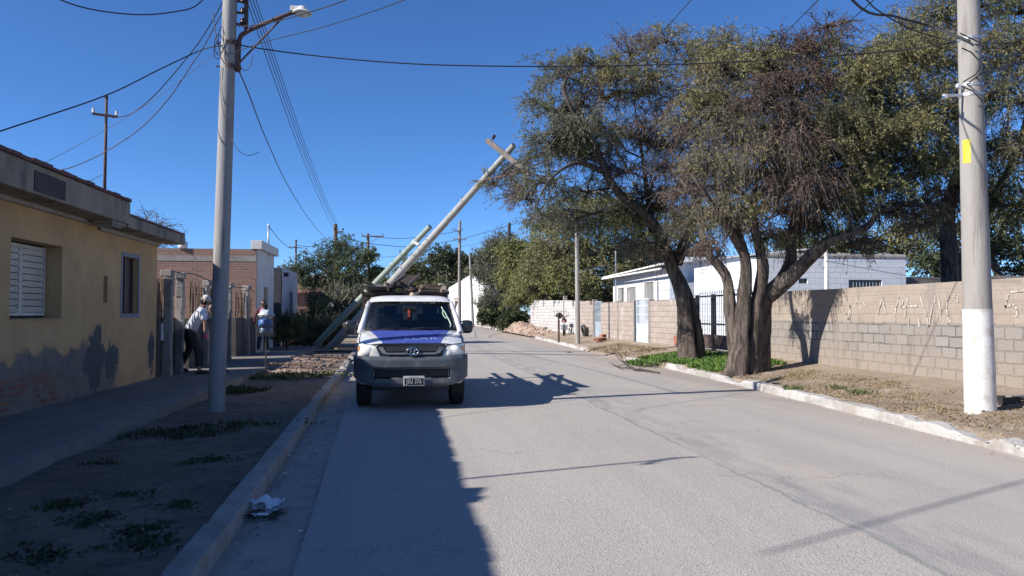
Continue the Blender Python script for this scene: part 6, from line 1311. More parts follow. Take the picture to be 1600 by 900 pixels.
m.add(vs_, [(i * n_ + j, i * n_ + j + 1, (i + 1) * n_ + j + 1, (i + 1) * n_ + j) for i in range(len(secs) - 1) for j in range(n_ - 1)])
m.add(secs[0], [tuple(range(n_))]); m.add(secs[-1], [tuple(range(n_))[::-1]])
m.build('body', 'car_white', tk, smooth=True, autosm=38)
# hood panel with the blue field
def bl(y): t = (y - .17) / 1.03; return lerp(-.44, -.69, max(0, t)), lerp(.46, .66, max(0, t))
m = MB(); U = 28
def hx(i, y):
    a, b_ = bl(y); e = interp(WT, y) * .93
    return lerp(-e, a, i / 5) if i <= 5 else lerp(a, b_, (i - 5) / 18) if i <= 23 else lerp(b_, e, (i - 23) / 5)
def f(u, v): i = round(u * U); y = lerp(.165, 1.20, v); x = hx(i, y); return tv(x, y, hz(x, y) + .007 + .006 * (abs(x) > .35) * min(1, (abs(x) - .35) / .1))
m.grid(f, U, 24, mfn=lambda i, j: 1 if 5 <= i < 23 else 0)
hood = m.build('hood', ['car_white', 'car_blue'], tk, smooth=True)
m = MB()   # shut lines round the bonnet, dark cowl below the windscreen
for i in (0, U): m.tube([tv(hx(i, y) * 1.012, y, hz(hx(i, y), y) + .004) for y in np.linspace(.17, 1.2, 14)], .006, 5)
m.tube([tv(x, .155, hz(x, .16) + .002) for x in np.linspace(-.76, .76, 16)], .007, 5); m.build('shut_line', 'black_plastic', tk)
m = MB(); m.grid(lambda u, v: tv((2 * u - 1) * .76, lerp(1.185, 1.26, v) - .10 * (1 - (2 * u - 1) ** 2), 1.232 + .012 * v + .012 * (1 - (2 * u - 1) ** 2)), 16, 3); m.build('cowl', 'black_plastic', tk)
def text_mesh(body, size, ext=0.0):
    c = bpy.data.curves.new('text', 'FONT'); c.body = body; c.size = size; c.align_x = 'CENTER'; c.align_y = 'CENTER'; c.space_character = 1.15
    o = bpy.data.objects.new('tmp', c); COL.objects.link(o); bpy.context.view_layer.update()
    me = bpy.data.meshes.new_from_object(o.evaluated_get(bpy.context.evaluated_depsgraph_get())); V = [v.co.copy() for v in me.vertices]; F = [tuple(p.vertices) for p in me.polygons]
    bpy.data.objects.remove(o); bpy.data.meshes.remove(me); return V, F
V, F = text_mesh('EDELAR', .22)
def onhood(v): x = v.x * .98 + .0; y = .30 + (v.y + .1) * 1.25; return tv(x, y, hz(x, y) + .0105)
m = MB(); m.add([onhood(v) for v in V], F)
ht = [(.49 + .05 * 16 * math.sin(t) ** 3 / 16, .02 + .05 * (13 * math.cos(t) - 5 * math.cos(2 * t) - 2 * math.cos(3 * t) - math.cos(4 * t)) / 16) for t in np.linspace(0, 2 * math.pi, 20)[:-1]]
m.build('lettering', mat('pale_blue_print', (.26, .30, .58), (.2, .24, .52), scale=30), hood)
m = MB(); m.add([onhood(Vector((a, b_, 0))) for a, b_ in ht], [tuple(range(19))]); m.build('heart_mark', mat('pale_print', (.6, .62, .75)), hood)
# front bumper
m = MB(); NU, NV = 120, 26
def bump_pt(u, v):
    th = (u - .5) * math.pi; s_, c_ = math.sin(th), abs(math.cos(th)); x = .885 * math.copysign(abs(s_) ** .42, s_); y = .52 - .52 * c_ ** .30
    zb = .38 + .16 * abs(x / .885) ** 5; z = lerp(zb, .845 + .02 * abs(x / .885) ** 3, v)
    y += .05 * max(0, (v - .88) / .12) ** 1.5 + .07 * max(0, (.45 - z) / .08) ** 2 * .5
    if z > .665: y -= .018 * min(1, (z - .665) / .02)
    if abs(x) < .59 and .515 < z < .645: y += .09
    return x, y, z
def f(u, v): return tv(*bump_pt(u, v))
def bm_(i, j):
    x, y, z = bump_pt((i + .5) / NU, (j + .5) / NV); return 1 if abs(x) < .59 and .515 < z < .645 else 0
m.grid(f, NU, NV, mfn=bm_); m.build('front_bumper', ['bumper_grey', 'black_plastic'], tk, smooth=True, autosm=32)
for s_ in (-1, 1):
    m = MB(); c = tv(s_ * .765, .085, .60); rot = Matrix.Rotation(s_ * R(38), 3, 'Z'); P_ = [c + rot @ Vector((.062 * math.cos(t), 0, .062 * math.sin(t))) for t in np.linspace(0, 2 * math.pi, 21)]; m.tube(P_, .012, 6, cap=False)
    m.add([c + rot @ Vector((.06 * math.cos(t), .0, .06 * math.sin(t))) for t in np.linspace(0, 2 * math.pi, 21)[:-1]], [tuple(range(20))], 1); m.build('fog_lamp_hole', ['bumper_grey', 'black_plastic'], tk, smooth=True)
# licence plate
pl = MB(); pl.box(tv(.04, -.032, .475), (.32, .012, .15)); plo = pl.build('licence_plate', mat('plate_rim', (.55, .55, .54), rough=.35), tk, bevel=.004)
m = MB(); m.box(tv(.04, -.0395, .465), (.285, .004, .10)); m.build('plate_field', 'black_plastic', plo)
V, F = text_mesh('JSU 376', .095); m = MB(); m.add([tv(.04 + v.x * .66, -.0435, .465 + v.y * 1.0) for v in V], F); m.build('plate_text', 'whitewash', plo)
V, F = text_mesh('ARGENTINA', .03); m = MB(); m.add([tv(.04 + v.x * .8, -.0395, .532 + v.y * .7) for v in V], F); m.build('plate_caption', 'black_plastic', plo)
# grille
def zx(zx_, zy_): px, py = 560 + zx_ / 6.924, 490 + zy_ / 6.924; return (px - 643) / 100.4, 1.5 - (py - 490.3) / 100.4
def plate(name, poly, y, th, m_, parent=tk, bev=.004):
    mb = MB(); mb.prism([tv(a, y + .22 * abs(a) ** 3, z) for a, z in poly], (0, th, 0)); return mb.build(name, m_, parent, bevel=bev)
outer = [(-.545, 1.0), (-.47, 1.045), (.47, 1.045), (.545, 1.0), (.47, .80), (-.47, .80)]
MAT['grille_dark'] = M_('grille_dark', (.03, .032, .035), rough=.3)
gr = plate('grille', outer, .035, .06, 'grille_dark', bev=.012)
plate('opening', [(-.43, .995), (.43, .995), (.40, .93), (.33, .905), (-.33, .905), (-.40, .93)], .028, .02, 'black_plastic', gr)
plate('opening', [(-.36, .868), (.36, .868), (.35, .83), (-.35, .83)], .028, .02, 'black_plastic', gr)
m = MB()
for z in (.935, .955, .975): m.bx(tv(-.38, .020, z - .003), tv(.38, .028, z + .003))
for x in np.linspace(-.36, .36, 25): m.bx(tv(x - .002, .021, .912), tv(x + .002, .027, .99))
m.build('grille_bars', mat('bar_grey', (.10, .10, .105), rough=.4), gr)
m = MB(); m.prism([tv(-.50, .04, .985), tv(-.44, .016, .90), tv(-.36, .012, .872), tv(-.37, .010, .90), tv(-.43, .02, .99)], (0, .02, 0)); m.prism([tv(.50, .04, .985), tv(.44, .016, .90), tv(.36, .012, .872), tv(.37, .010, .90), tv(.43, .02, .99)], (0, .02, 0))
m.bx(tv(-.37, .008, .872), tv(.37, .03, .902)); m.build('grille_trim', mat('trim_grey', (.25, .255, .26), rough=.3, metal=.4), gr, bevel=.004)
m = MB()
def ring(cx, cz, a, b_, r_): m.tube([tv(cx + a * math.cos(t), -.004, cz + b_ * math.sin(t)) for t in np.linspace(0, 2 * math.pi, 33)], r_, 8, cap=False)
ring(.015, .925, .088, .060, .011); ring(.015, .93, .030, .054, .008); ring(.015, .952, .062, .026, .008); m.build('emblem', 'chrome', gr, smooth=True)
# headlights
for s_ in (-1, 1):
    poly = [(.455, .808), (.545, 1.012), (.83, 1.045), (.825, .852)]
    def f(u, v, s_=s_):
        a = Vector(poly[0]).lerp(Vector(poly[3]), u); b_ = Vector(poly[1]).lerp(Vector(poly[2]), u); q = a.lerp(b_, v); x, z = q
        y = .045 + 1.15 * max(0, x - .44) ** 2.2 + .03 * v - .035 * math.sin(math.pi * v) * math.sin(math.pi * min(1, u * 1.1)); return tv(s_ * x, y, z)
    m = MB(); m.grid(f, 16, 10); hl = m.build('headlight', 'lens', tk, smooth=True)
    m = MB(); c = f(.50, .48); m.ell(c + Vector((0, .03, 0)), (.105, .05, .082), 20, 12); m.build('reflector', 'lens_clear', hl, smooth=True)
    m = MB(); c = f(.88, .55); m.ell(c + Vector((s_ * .0, .02, 0)), (.03, .045, .05), 12, 8); m.build('indicator', 'amber', hl, smooth=True)
    m = MB(); P_ = [f(u, 0) for u in np.linspace(0, 1, 8)] + [f(1, v) for v in np.linspace(0, 1, 5)] + [f(u, 1) for u in np.linspace(1, 0, 8)] + [f(0, v) for v in np.linspace(1, 0, 5)]; m.tube(P_, .006, 5, cap=False); m.build('bezel', 'bumper_grey', hl)
# windscreen and greenhouse
def ws(u, v):
    uu = 2 * u - 1; return tv(uu * lerp(.755, .66, v), lerp(1.20, 1.96, v) - .12 * (1 - uu * uu) * (1 - .3 * v), lerp(1.235, 1.715, v))
m = MB(); m.grid(ws, 20, 8); wsd = m.build('windscreen', 'car_glass', tk, smooth=True)
m = MB(); P_ = [ws(u, 0) for u in np.linspace(0, 1, 14)] + [ws(1, v) for v in np.linspace(.1, 1, 6)] + [ws(u, 1) for u in np.linspace(1, 0, 14)] + [ws(0, v) for v in np.linspace(.9, 0, 6)]; m.tube([p - Vector((0, .004, 0)) for p in P_], .014, 6, cap=False); m.build('seal', 'black_plastic', wsd)
m = MB(); 
for k, (xx, x2) in enumerate(((-.62, -.05), (-.05, .5))): m.tube([tv(xx, 1.03 + .1 * k, 1.245), tv((xx + x2) / 2, 1.06, 1.262), tv(x2, 1.09, 1.262)], .008, 5)
m.build('wiper', 'black_plastic', tk)
roofm = MB()
def rf(u, v):
    t = u * math.pi; y = lerp(1.93, 3.12, v); c_ = math.cos(t); s_ = math.sin(t); x = -.735 * math.copysign(abs(c_) ** .45, c_); z = 1.665 + (.125 + .045 * math.sin(math.pi * min(1, .08 + v * .9))) * s_ ** .5 - .085 * max(0, 1 - v * 5) ** 1.5 * s_ ** .5
    return tv(x, y + (-.10 * s_ * (1 - v) if v < .3 else 0), z)
roofm.grid(rf, 28, 14); roofm.build('roof', 'car_white', tk, smooth=True, autosm=45)
for s_ in (-1, 1):
    m = MB()
    for k in range(1): m.tube([tv(s_ * .835, 1.16, 1.19), tv(s_ * .79, 1.45, 1.39), tv(s_ * .725, 1.95, 1.69)], [.052, .048, .046], 8)
    m.build('front_pillar', 'car_white', tk, smooth=True)
    m = MB()
    for (ya, yb, r_) in ((2.18, 2.30, .04), (3.12, 3.10, .07)): m.tube([tv(s_ * .835, ya, 1.19), tv(s_ * .72, yb, 1.69)], r_, 8)
    m.build('side_pillar', 'car_white', tk, smooth=True)
    m = MB(); m.add([tv(s_ * .825, 1.25, 1.2), tv(s_ * .825, 3.1, 1.2), tv(s_ * .715, 3.08, 1.67), tv(s_ * .715, 1.98, 1.67)], [(0, 1, 2, 3)]); m.build('side_window', 'car_glass', tk)
    # door mirrors
    m = MB(); xm = s_ * (.995 if s_ < 0 else .955); c = tv(xm, 1.40, 1.275)
    m.grid(lambda u, v: c + Vector((.115 * math.copysign(abs(math.cos(u * 2 * math.pi)) ** .6, math.cos(u * 2 * math.pi)) * math.cos((v - .5) * math.pi) ** .45, .075 * math.sin((v - .5) * math.pi), .115 * math.copysign(abs(math.sin(u * 2 * math.pi)) ** .65, math.sin(u * 2 * math.pi)) * math.cos((v - .5) * math.pi) ** .45)), 24, 12)
    m.tube([c + Vector((-s_ * .06, .02, -.07)), tv(s_ * .82, 1.42, 1.17)], .028, 6); mi_ = m.build('mirror', mat('mirror_grey', (.022, .024, .028), rough=.35, coat=.3), tk, smooth=True)
    m = MB(); m.box(c + Vector((0, .07, 0)), (.18, .01, .17)); m.build('mirror_glass', 'chrome', mi_)
    # door lines and handle
    m = MB()
    for y in (1.38, 2.25, 3.1): m.bx(tv(s_ * .873, y - .004, .5), tv(s_ * .8765, y + .004, 1.15))
    m.build('door_gap', 'black_plastic', tk)
    m = MB(); m.box(tv(s_ * .888, 2.1, 1.0), (.025, .18, .035)); m.build('door_handle', 'black_plastic', tk, bevel=.005)
# cab back and interior
m = MB(); m.bx(tv(-.83, 3.10, .5), tv(.83, 3.16, 1.22)); m.bx(tv(-.74, 3.10, 1.6), tv(.74, 3.15, 1.7)); m.bx(tv(-.8, 3.10, 1.22), tv(-.62, 3.15, 1.6)); m.bx(tv(.62, 3.10, 1.22), tv(.8, 3.15, 1.6)); m.build('cab_back', 'car_white', tk)
m = MB(); m.bx(tv(-.62, 3.12, 1.22), tv(.62, 3.13, 1.6)); m.build('rear_window', 'car_glass', tk)
it = MB(); it.bx(tv(-.74, 1.22, 1.06), tv(.74, 1.62, 1.218)); it.bx(tv(-.78, 1.3, .5), tv(.78, 3.05, .62)); ito = it.build('dashboard', 'cloth_dark', tk, bevel=.02)
for s_ in (-1, 1):
    m = MB(); m.box(tv(s_ * .36, 2.25, 1.15), (.48, .14, .72), Matrix.Rotation(R(12), 3, 'X')); m.box(tv(s_ * .36, 2.0, .82), (.5, .5, .16)); se = m.build('front_seat', mat('seat_grey', (.055, .058, .065), rough=.9), tk, bevel=.05)
    m = MB(); m.box(tv(s_ * .36, 2.34, 1.56), (.26, .10, .17)); m.build('headrest', 'seat_grey', se, bevel=.03)
m = MB(); m.bx(tv(-.62, 2.85, .8), tv(.62, 3.0, 1.38)); m.build('rear_bench', 'cloth_dark', tk, bevel=.04)
m = MB(); c = tv(.37, 1.62, 1.19); q_ = Matrix.Rotation(R(-28), 3, 'X'); P_ = [c + q_ @ Vector((.19 * math.cos(t), 0, .19 * math.sin(t))) for t in np.linspace(0, 2 * math.pi, 25)]; m.tube(P_, .015, 6, cap=False); m.tube([P_[0], P_[12]], .014, 6); m.tube([c, c + Vector((0, -.2, -.1))], .03, 6); m.build('steering_wheel', 'black_plastic', tk)
m = MB(); m.box(tv(0, 1.62, 1.60), (.24, .03, .06)); m.build('rear_view_mirror', 'black_plastic', tk, bevel=.01)
m = MB(); m.tube([tv(-.035, 1.52, 1.57), tv(-.03, 1.48, 1.52)], .006, 5); m.box(tv(-.03, 1.43, 1.41), (.035, .008, .24)); m.box(tv(-.03, 1.43, 1.53), (.05, .01, .05)); m.build('red_ribbon', mat('ribbon', (.45, .07, .04), (.35, .05, .03), rough=.7), tk)
m = MB()   # looped pale hose hanging at the driver's side of the glass
def wp(u, v): p = Vector(ws(u, v)); return p - Vector((0, .008, 0))
m.tube([wp(.925, .62), wp(.905, .66), wp(.895, .56), wp(.905, .44), wp(.925, .38), wp(.94, .45), wp(.93, .58), wp(.91, .70), wp(.90, .8)], .009, 6); m.tube([wp(.94, .45), wp(.955, .3), wp(.96, .15), wp(.945, .08)], .011, 6); m.build('glass_sticker', mat('pale_green', (.42, .55, .46)), wsd)
# wheels
for (y, s_) in ((.88, -1), (.88, 1), (3.97, -1), (3.97, 1)):
    c = tv(s_ * .745, y, .375); m = MB(); pr = [(.20, -.10), (.30, -.115), (.345, -.105), (.362, -.07), (.366, 0), (.362, .07), (.345, .105), (.30, .115), (.20, .10)]
    m.lathe(c, pr, 40, 'X')
    for k in range(40):
        t = 2 * math.pi * k / 40; m.box(c + Vector((.05 * (1 if k % 2 else -1), .366 * math.cos(t), .366 * math.sin(t))), (.085, .03, .014), Matrix.Rotation(t + math.pi / 2, 3, 'X'))
    wh = m.build('wheel', 'rubber', tk, smooth=True, autosm=30)
    m = MB(); m.lathe(c, [(.001, s_ * .05), (.07, s_ * .055), (.09, s_ * .02), (.17, s_ * .01), (.19, s_ * .08), (.205, s_ * .10), (.205, -s_ * .09)], 28, 'X'); m.build('rim', 'galv', wh, smooth=True)
# chassis, bed
m = MB(); m.bx(tv(-.6, .35, .30), tv(.6, 5.0, .52)); m.bx(tv(-.70, .18, .42), tv(.70, 1.5, .8)); m.tube([tv(-.74, .88, .36), tv(.74, .88, .36)], .05, 8); m.tube([tv(-.74, 3.97, .36), tv(.74, 3.97, .36)], .06, 8); m.build('chassis', 'black_plastic', tk)
for s_ in (-1, 1):
    poly = [(3.20, .50), (3.20, 1.17), (5.08, 1.17), (5.08, .52), (4.42, .50)] + [(3.97 + .43 * math.cos(t), .42 + .43 * math.sin(t)) for t in np.linspace(.2, math.pi - .2, 12)] + [(3.52, .50)]
    m = MB(); m.prism([tv(s_ * .87, y, z) for y, z in poly], (-s_ * .06, 0, 0)); m.build('bed_side', 'car_white', tk, bevel=.01)
m = MB(); m.bx(tv(-.81, 3.2, .62), tv(.81, 5.02, .66)); m.build('bed_floor', 'black_plastic', tk); m = MB(); m.bx(tv(-.81, 3.2, .662), tv(.81, 3.25, 1.16)); m.build('bed_front', 'car_white', tk); m = MB(); m.bx(tv(-.808, 5.03, .6), tv(.808, 5.08, 1.16)); m.build('tailgate', 'car_white', tk)
# rack
rk_ = MB()
for x in (-.885, .70):
    for y in (3.24, 4.98): rk_.bx(tv(x - .03, y - .03, 1.1), tv(x + .03, y + .03, 1.87))
    rk_.bx(tv(x - .03, 2.55, 1.87), tv(x + .03, 5.2, 1.92))
    rk_.tube([tv(x * .92, 2.62, 1.89), tv(x * .9, 2.62, 1.76)], .02, 6)
for y in (2.58, 3.24, 4.1, 4.98): rk_.bx(tv(-.854, y - .025, 1.855), tv(.669, y + .025, 1.90))
rk_.build('rack', mat('rack_black', (.03, .022, .02), (.05, .03, .025), scale=12, rough=.6), tk)
def ladder(name, x0, z, y0, y1, wd, m_, label, tilt=0.0, drift=0):
    t = thing(name, tuple(tv(x0, y0, z)), label, 'ladder'); a = tv(x0, y0, z); b_ = tv(x0 + drift, y1, z + tilt)
    for s_ in (-1, 1):
        o_ = Vector((s_ * wd / 2, 0, 0)); m = MB(); m.beam(a + o_, b_ + o_, .035, .07); m.build('rail', m_, t)
    n = int((y1 - y0) / .3)
    for k in range(n): p = a.lerp(b_, (k + .5) / n); m = MB(); m.tube([p - Vector((wd / 2, 0, 0)), p + Vector((wd / 2, 0, 0))], .016, 6); m.build('rung', m_, t)
    return t
MAT['ladder_dark'] = M_('ladder_dark', (.10, .075, .06), (.07, .05, .045), scale=9, rough=.7)
ladder('ladder', -.60, 1.96, 2.35, 6.3, .38, 'ladder_dark', 'dark ladder lying lengthwise at the left of the pickup rack')
ladder('ladder', .37, 1.93, 2.40, 6.0, .40, mat('ladder_pale', (.36, .31, .26), (.28, .23, .19), scale=9), 'pale wooden ladder lying lengthwise at the right of the pickup rack', drift=.1)
ladder('ladder', -.18, 2.03, 2.5, 5.4, .30, 'ladder_dark', 'narrow black ladder on top of the load, slanting up towards the rear', tilt=.32, drift=.25)
m = MB(); m.box(tv(.36, 2.6, 1.985), (.50, .35, .05), Matrix.Rotation(.08, 3, 'Y')); m.box(tv(.40, 2.62, 2.03), (.38, .3, .04), Matrix.Rotation(-.05, 3, 'Y')); tag(m.build('plank_stack', 'ladder_dark', at=tuple(tv(.36, 2.6, 1.97)), bevel=.006), 'short dark boards across the front right of the pickup rack', 'boards')
def on_rack(name, pts, r, m_, label, cat, n=8): m = MB(); m.tube([tv(*p) for p in pts], r, n); return tag(m.build(name, m_, at=tuple(tv(*pts[0])), smooth=True, autosm=40), label, cat)
m = MB(); m.box(tv(-.60, 2.95, 2.015), (.52, 1.0, .035), Matrix.Rotation(.05, 3, 'Y')); tag(m.build('plank_stack', mat('grey_board', (.24, .22, .215), (.17, .155, .15), scale=8), at=tuple(tv(-.6, 2.95, 2.05)), bevel=.008), 'flat grey boards lying over the left ladder on the pickup rack', 'boards')
m = MB(); bag(m, tv(0, 3.05, 1.965), (.13, .62, .055), 3, 26)
tag(m.build('rolled_tarp', mat('tarp_pink', (.34, .25, .21), (.24, .18, .15), scale=14, bmp=.6), at=tuple(tv(0, 3.0, 1.95)), smooth=True), 'pinkish crumpled tarp in the middle of the pickup rack', 'tarp')
on_rack('wooden_pole_piece', [(.20, 2.3, 2.0), (.24, 5.4, 2.0)], .035, 'tan_wood', 'thin round timber on the pickup rack beside the crumpled tarp', 'timber')
on_rack('wooden_pole_piece', [(.62, 2.35, 1.98), (.52, 5.6, 1.98)], .045, mat('timber_pale', (.46, .38, .30), (.36, .29, .22), scale=9), 'thick pale timber at the far right of the pickup rack', 'timber')
rs = random.Random(4)
for k, (x_, z_, w_, l_, mm, lab) in enumerate(((-.72, 2.045, .10, 1.9, 'rack_black', 'black angle bar along the left edge of the load on the pickup rack'), (-.42, 2.05, .07, 1.6, 'tarp_pink', 'reddish narrow board over the left ladder on the pickup rack'), (-.12, 2.07, .05, 2.2, 'cloth_dark', 'dark flat bar between the board stack and the crumpled tarp'), (.50, 2.055, .09, 1.5, 'timber_pale', 'pale flat slat across the top right of the pickup load'))):
    m = MB(); m.box(tv(x_, 3.1, z_), (w_, l_, .03), Matrix.Rotation(rs.uniform(-.12, .12), 3, 'Z') @ Matrix.Rotation(rs.uniform(-.03, .03), 3, 'X')); tag(m.build('slat', mm, at=tuple(tv(x_, 3.1, z_)), bevel=.004), lab, 'slat')
m = MB(); rs = random.Random(2)
for k in range(9): c = tv(-.22 + rs.uniform(-.02, .02), 2.55 + k * .02, 1.93 + rs.uniform(-.01, .015)); m.tube([c + Vector(((.13 + .01 * k % .02) * math.cos(t), rs.uniform(-.01, .01), .075 * math.sin(t))) for t in np.linspace(0, 2 * math.pi, 19)], .012, 5, cap=False)
tag(m.build('rope_coil', 'cloth_dark', at=tuple(tv(-.22, 2.6, 1.98))), 'coil of black cable hanging at the front middle of the pickup rack', 'cable')
m = MB(); bag(m, tv(.08, 2.55, 1.86), (.09, .12, .045), 9); tag(m.build('tool_roll', 'timber_pale', at=tuple(tv(.08, 2.5, 1.9)), smooth=True), 'small pale bundle tucked under the crumpled tarp on the rack', 'bundle')
m = MB(); m.tube([tv(.72, 1.2, 1.2), tv(.74, 1.3, 1.5)], .004, 4); m.build('antenna', 'black_plastic', tk)
# ================================================================ PEOPLE
def skinmesh(name, chains, m_, parent, sub=2):
    """chains: list of [(point, rx, ry)...]; shared points join. root = first point of the first chain"""
    V = []; E = []; Rd = []; key = {}
    def vid(p, r):
        k = tuple(round(c, 4) for c in p)
        if k not in key: key[k] = len(V); V.append(Vector(p)); Rd.append(r)
        return key[k]
    for ch in chains:
        ids = [vid(p, r) for p, r in ch]; E += [(a, b_) for a, b_ in zip(ids, ids[1:]) if a != b_]
    off = wloc(parent); me = bpy.data.meshes.new(name); bm = bmesh.new(); sl = bm.verts.layers.skin.verify(); bv = []
    for i, (v, r) in enumerate(zip(V, Rd)):
        q = bm.verts.new(v - off); q[sl].radius = (r, r) if not isinstance(r, tuple) else r; q[sl].use_root = (i == 0); bv.append(q)
    done = set()
    for a, c in E:
        if (min(a, c), max(a, c)) in done: continue
        done.add((min(a, c), max(a, c))); bm.edges.new((bv[a], bv[c]))
    bm.to_mesh(me); bm.free(); o = bpy.data.objects.new(name, me); COL.objects.link(o)
    o.modifiers.new('skin', 'SKIN')
    md = o.modifiers.new('sub', 'SUBSURF'); md.levels = sub; md.render_levels = sub
    bpy.context.view_layer.update(); dg = bpy.context.evaluated_depsgraph_get(); nm = bpy.data.meshes.new_from_object(o.evaluated_get(dg)); bpy.data.objects.remove(o)
    nm.materials.clear(); nm.materials.append(MAT[m_] if isinstance(m_, str) else m_); nm.polygons.foreach_set('use_smooth', [True] * len(nm.polygons))
    o2 = bpy.data.objects.new(name, nm); COL.objects.link(o2); o2.parent = parent; return o2
MAT['skin_tone'] = M_('skin_tone', (.38, .22, .15), (.34, .19, .13), scale=20, rough=.55)
MAT['hair_black'] = M_('hair_black', (.012, .010, .010), (.02, .016, .014), scale=40, rough=.5)
def hand_chains(w_, d, side, s=1.0):
    """palm from wrist w_ along d; five curled fingers"""
    d = Vector(d).normalized(); side = (Vector(side) - d * Vector(side).dot(d)).normalized(); nrm = d.cross(side); ch = []; palm = w_ + d * .045 * s; kn = w_ + d * .085 * s; ch.append([(w_, .026 * s), (palm, (.036 * s, .02 * s)), (kn, (.034 * s, .016 * s))])
    for k, l in enumerate((.070, .080, .075, .058)):
        b_ = kn + side * (k - 1.5) * .019 * s; ch.append([(kn, (.034 * s, .016 * s)), (b_ + d * .02 * s, .0095 * s), (b_ + d * l * .55 * s + nrm * .012 * s, .0085 * s), (b_ + d * l * s * .9 + nrm * .034 * s, .007 * s)])
    tb = palm - side * .03 * s; ch.append([(palm, (.036 * s, .02 * s)), (tb + d * .01 * s - side * .012 * s, .012 * s), (tb + d * .04 * s - side * .022 * s + nrm * .012 * s, .010 * s), (tb + d * .06 * s - side * .012 * s + nrm * .026 * s, .008 * s)])
    return ch
def person(name_label, J, face, shirt, pants, shoe, hair='hair_black', cap=None, sleeves=0.5, vest=None, group=None):
    """J: joints as world vectors: pelvis waist chest neck head; shL elL haL shR elR haR; hipL knL anL hipR knR anR; face: direction"""
    root = thing('person', (J['pelvis'].x, J['pelvis'].y, min(J['anL'].z, J['anR'].z) - .08), name_label, 'person', group)
    fd = Vector(face).normalized(); hd_ = J['head']; nk = J['neck']; up = (hd_ - nk).normalized()
    b = []
    b.append([(J['pelvis'], (.12, .10)), (J['waist'], (.115, .095)), (J['chest'], (.14, .105)), (nk - up * .03, .07), (nk + up * .04, .052), (hd_ - up * .07, .062), (hd_, (.078, .092)), (hd_ + up * .08, (.07, .08)), (hd_ + up * .115, .035)])
    for s_ in 'LR':
        b.append([(J['chest'], (.14, .105)), (J['sh' + s_], .062), (J['el' + s_], .042), (J['ha' + s_], .028)]); d = (J['ha' + s_] - J['el' + s_]); b += hand_chains(J['ha' + s_], d, fd.cross(d) if fd.cross(d).length > .01 else (1, 0, 0))
        b.append([(J['pelvis'], (.12, .10)), (J['hip' + s_], .095), (J['kn' + s_], .062), (J['an' + s_], .042), (J['an' + s_] + fd * .10 - Vector((0, 0, .05)), .035)])
    b.append([(hd_, (.078, .092)), (hd_ + fd * .085 - up * .015, .022), (hd_ + fd * .112 - up * .03, .012)])   # nose
    bd = skinmesh('body', b, 'skin_tone', root)
    sd_ = up.cross(fd).normalized()
    for s_ in (-1, 1):
        m = MB(); m.ell(hd_ + fd * .082 + sd_ * s_ * .032 + up * .012, (.012, .012, .008), 8, 6); m.build('eye', 'hair_black', root)
        m = MB(); m.ell(hd_ + sd_ * s_ * .084 - fd * .005, (.018, .022, .032), 8, 6); m.build('ear', 'skin_tone', root, smooth=True)
    m = MB(); m.ell(hd_ + fd * .088 - up * .052, (.022, .022, .008), 8, 6); m.build('mouth', mat('lips', (.28, .11, .09)), root)
    e = .016; t_ = [[(J['pelvis'].lerp(J['waist'], -.1), (.175, .152)), (J['waist'], (.165, .14)), (J['chest'], (.178, .138)), (nk - up * .03, .085)]]
    for s_ in 'LR':
        a = [(J['chest'], (.168, .128)), (J['sh' + s_], .082)]
        if sleeves > .9: a += [(J['el' + s_], .058), (J['el' + s_].lerp(J['ha' + s_], .9), .042)]
        else: a += [(J['sh' + s_].lerp(J['el' + s_], sleeves * 1.6), .068)]
        t_.append(a)
    skinmesh('shirt', t_, shirt, root)
    t_ = [[(J['pelvis'], (.152, .125)), (J['pelvis'].lerp(J['waist'], .9), (.15, .125))]]
    for s_ in 'LR': t_.append([(J['pelvis'], (.152, .125)), (J['hip' + s_], .11), (J['kn' + s_], .08), (J['an' + s_].lerp(J['kn' + s_], .08), .068)])
    skinmesh('trousers', t_, pants, root)
    for s_ in 'LR':
        a = J['an' + s_]; m = MB(); c = a + fd * .06 - Vector((0, 0, .045)); ang = math.atan2(fd.y, fd.x); m.ell(c, (.14, .055, .05), 14, 9, rot=Matrix.Rotation(ang, 3, 'Z')); m.build('shoe', shoe, root, smooth=True)
    if cap:
        m = MB(); q_ = Vector((0, 0, 1)).rotation_difference(up).to_matrix(); m.grid(lambda u, v: hd_ + up * .02 + q_ @ Vector((.098 * math.cos(u * 2 * math.pi) * math.cos(v * math.pi / 2), .098 * math.sin(u * 2 * math.pi) * math.cos(v * math.pi / 2), .115 * math.sin(v * math.pi / 2))), 18, 7)
        m.prism([hd_ + up * .035 + fd * .08 + sd_ * .07, hd_ + up * .0 + fd * .15 + sd_ * .05, hd_ + up * .0 + fd * .15 - sd_ * .05, hd_ + up * .035 + fd * .08 - sd_ * .07], up * .012); m.build('cap', cap, root, smooth=True, autosm=40)
    if hair:
        m = MB(); m.ell(hd_ - fd * .022 + up * (.005 if cap else .025), (.092, .096, .105), 16, 10)
        if hair == 'long': m.tube([hd_ - fd * .05 + up * .05, hd_ - fd * .09 - up * .06, hd_ - fd * .09 - up * .2, hd_ - fd * .085 - up * .32], [.08, .10, .095, .05], 10); m.tube([hd_ + sd_ * .07, hd_ + sd_ * .085 - up * .14, hd_ + sd_ * .08 - up * .25], [.045, .04, .02], 8); m.tube([hd_ - sd_ * .07, hd_ - sd_ * .085 - up * .14, hd_ - sd_ * .08 - up * .25], [.045, .04, .02], 8)
        m.build('hair', 'hair_black', root, smooth=True)
    return root
GP = .225
def q3(px, py, Y): return aty(px, py, Y)
Y = 17.35
def fl(p, z): return Vector((p.x, p.y, z))
an1 = fl(q3(311, 570, 17.1), GP + .09); an2 = fl(q3(280, 563, 17.75), GP + .09)
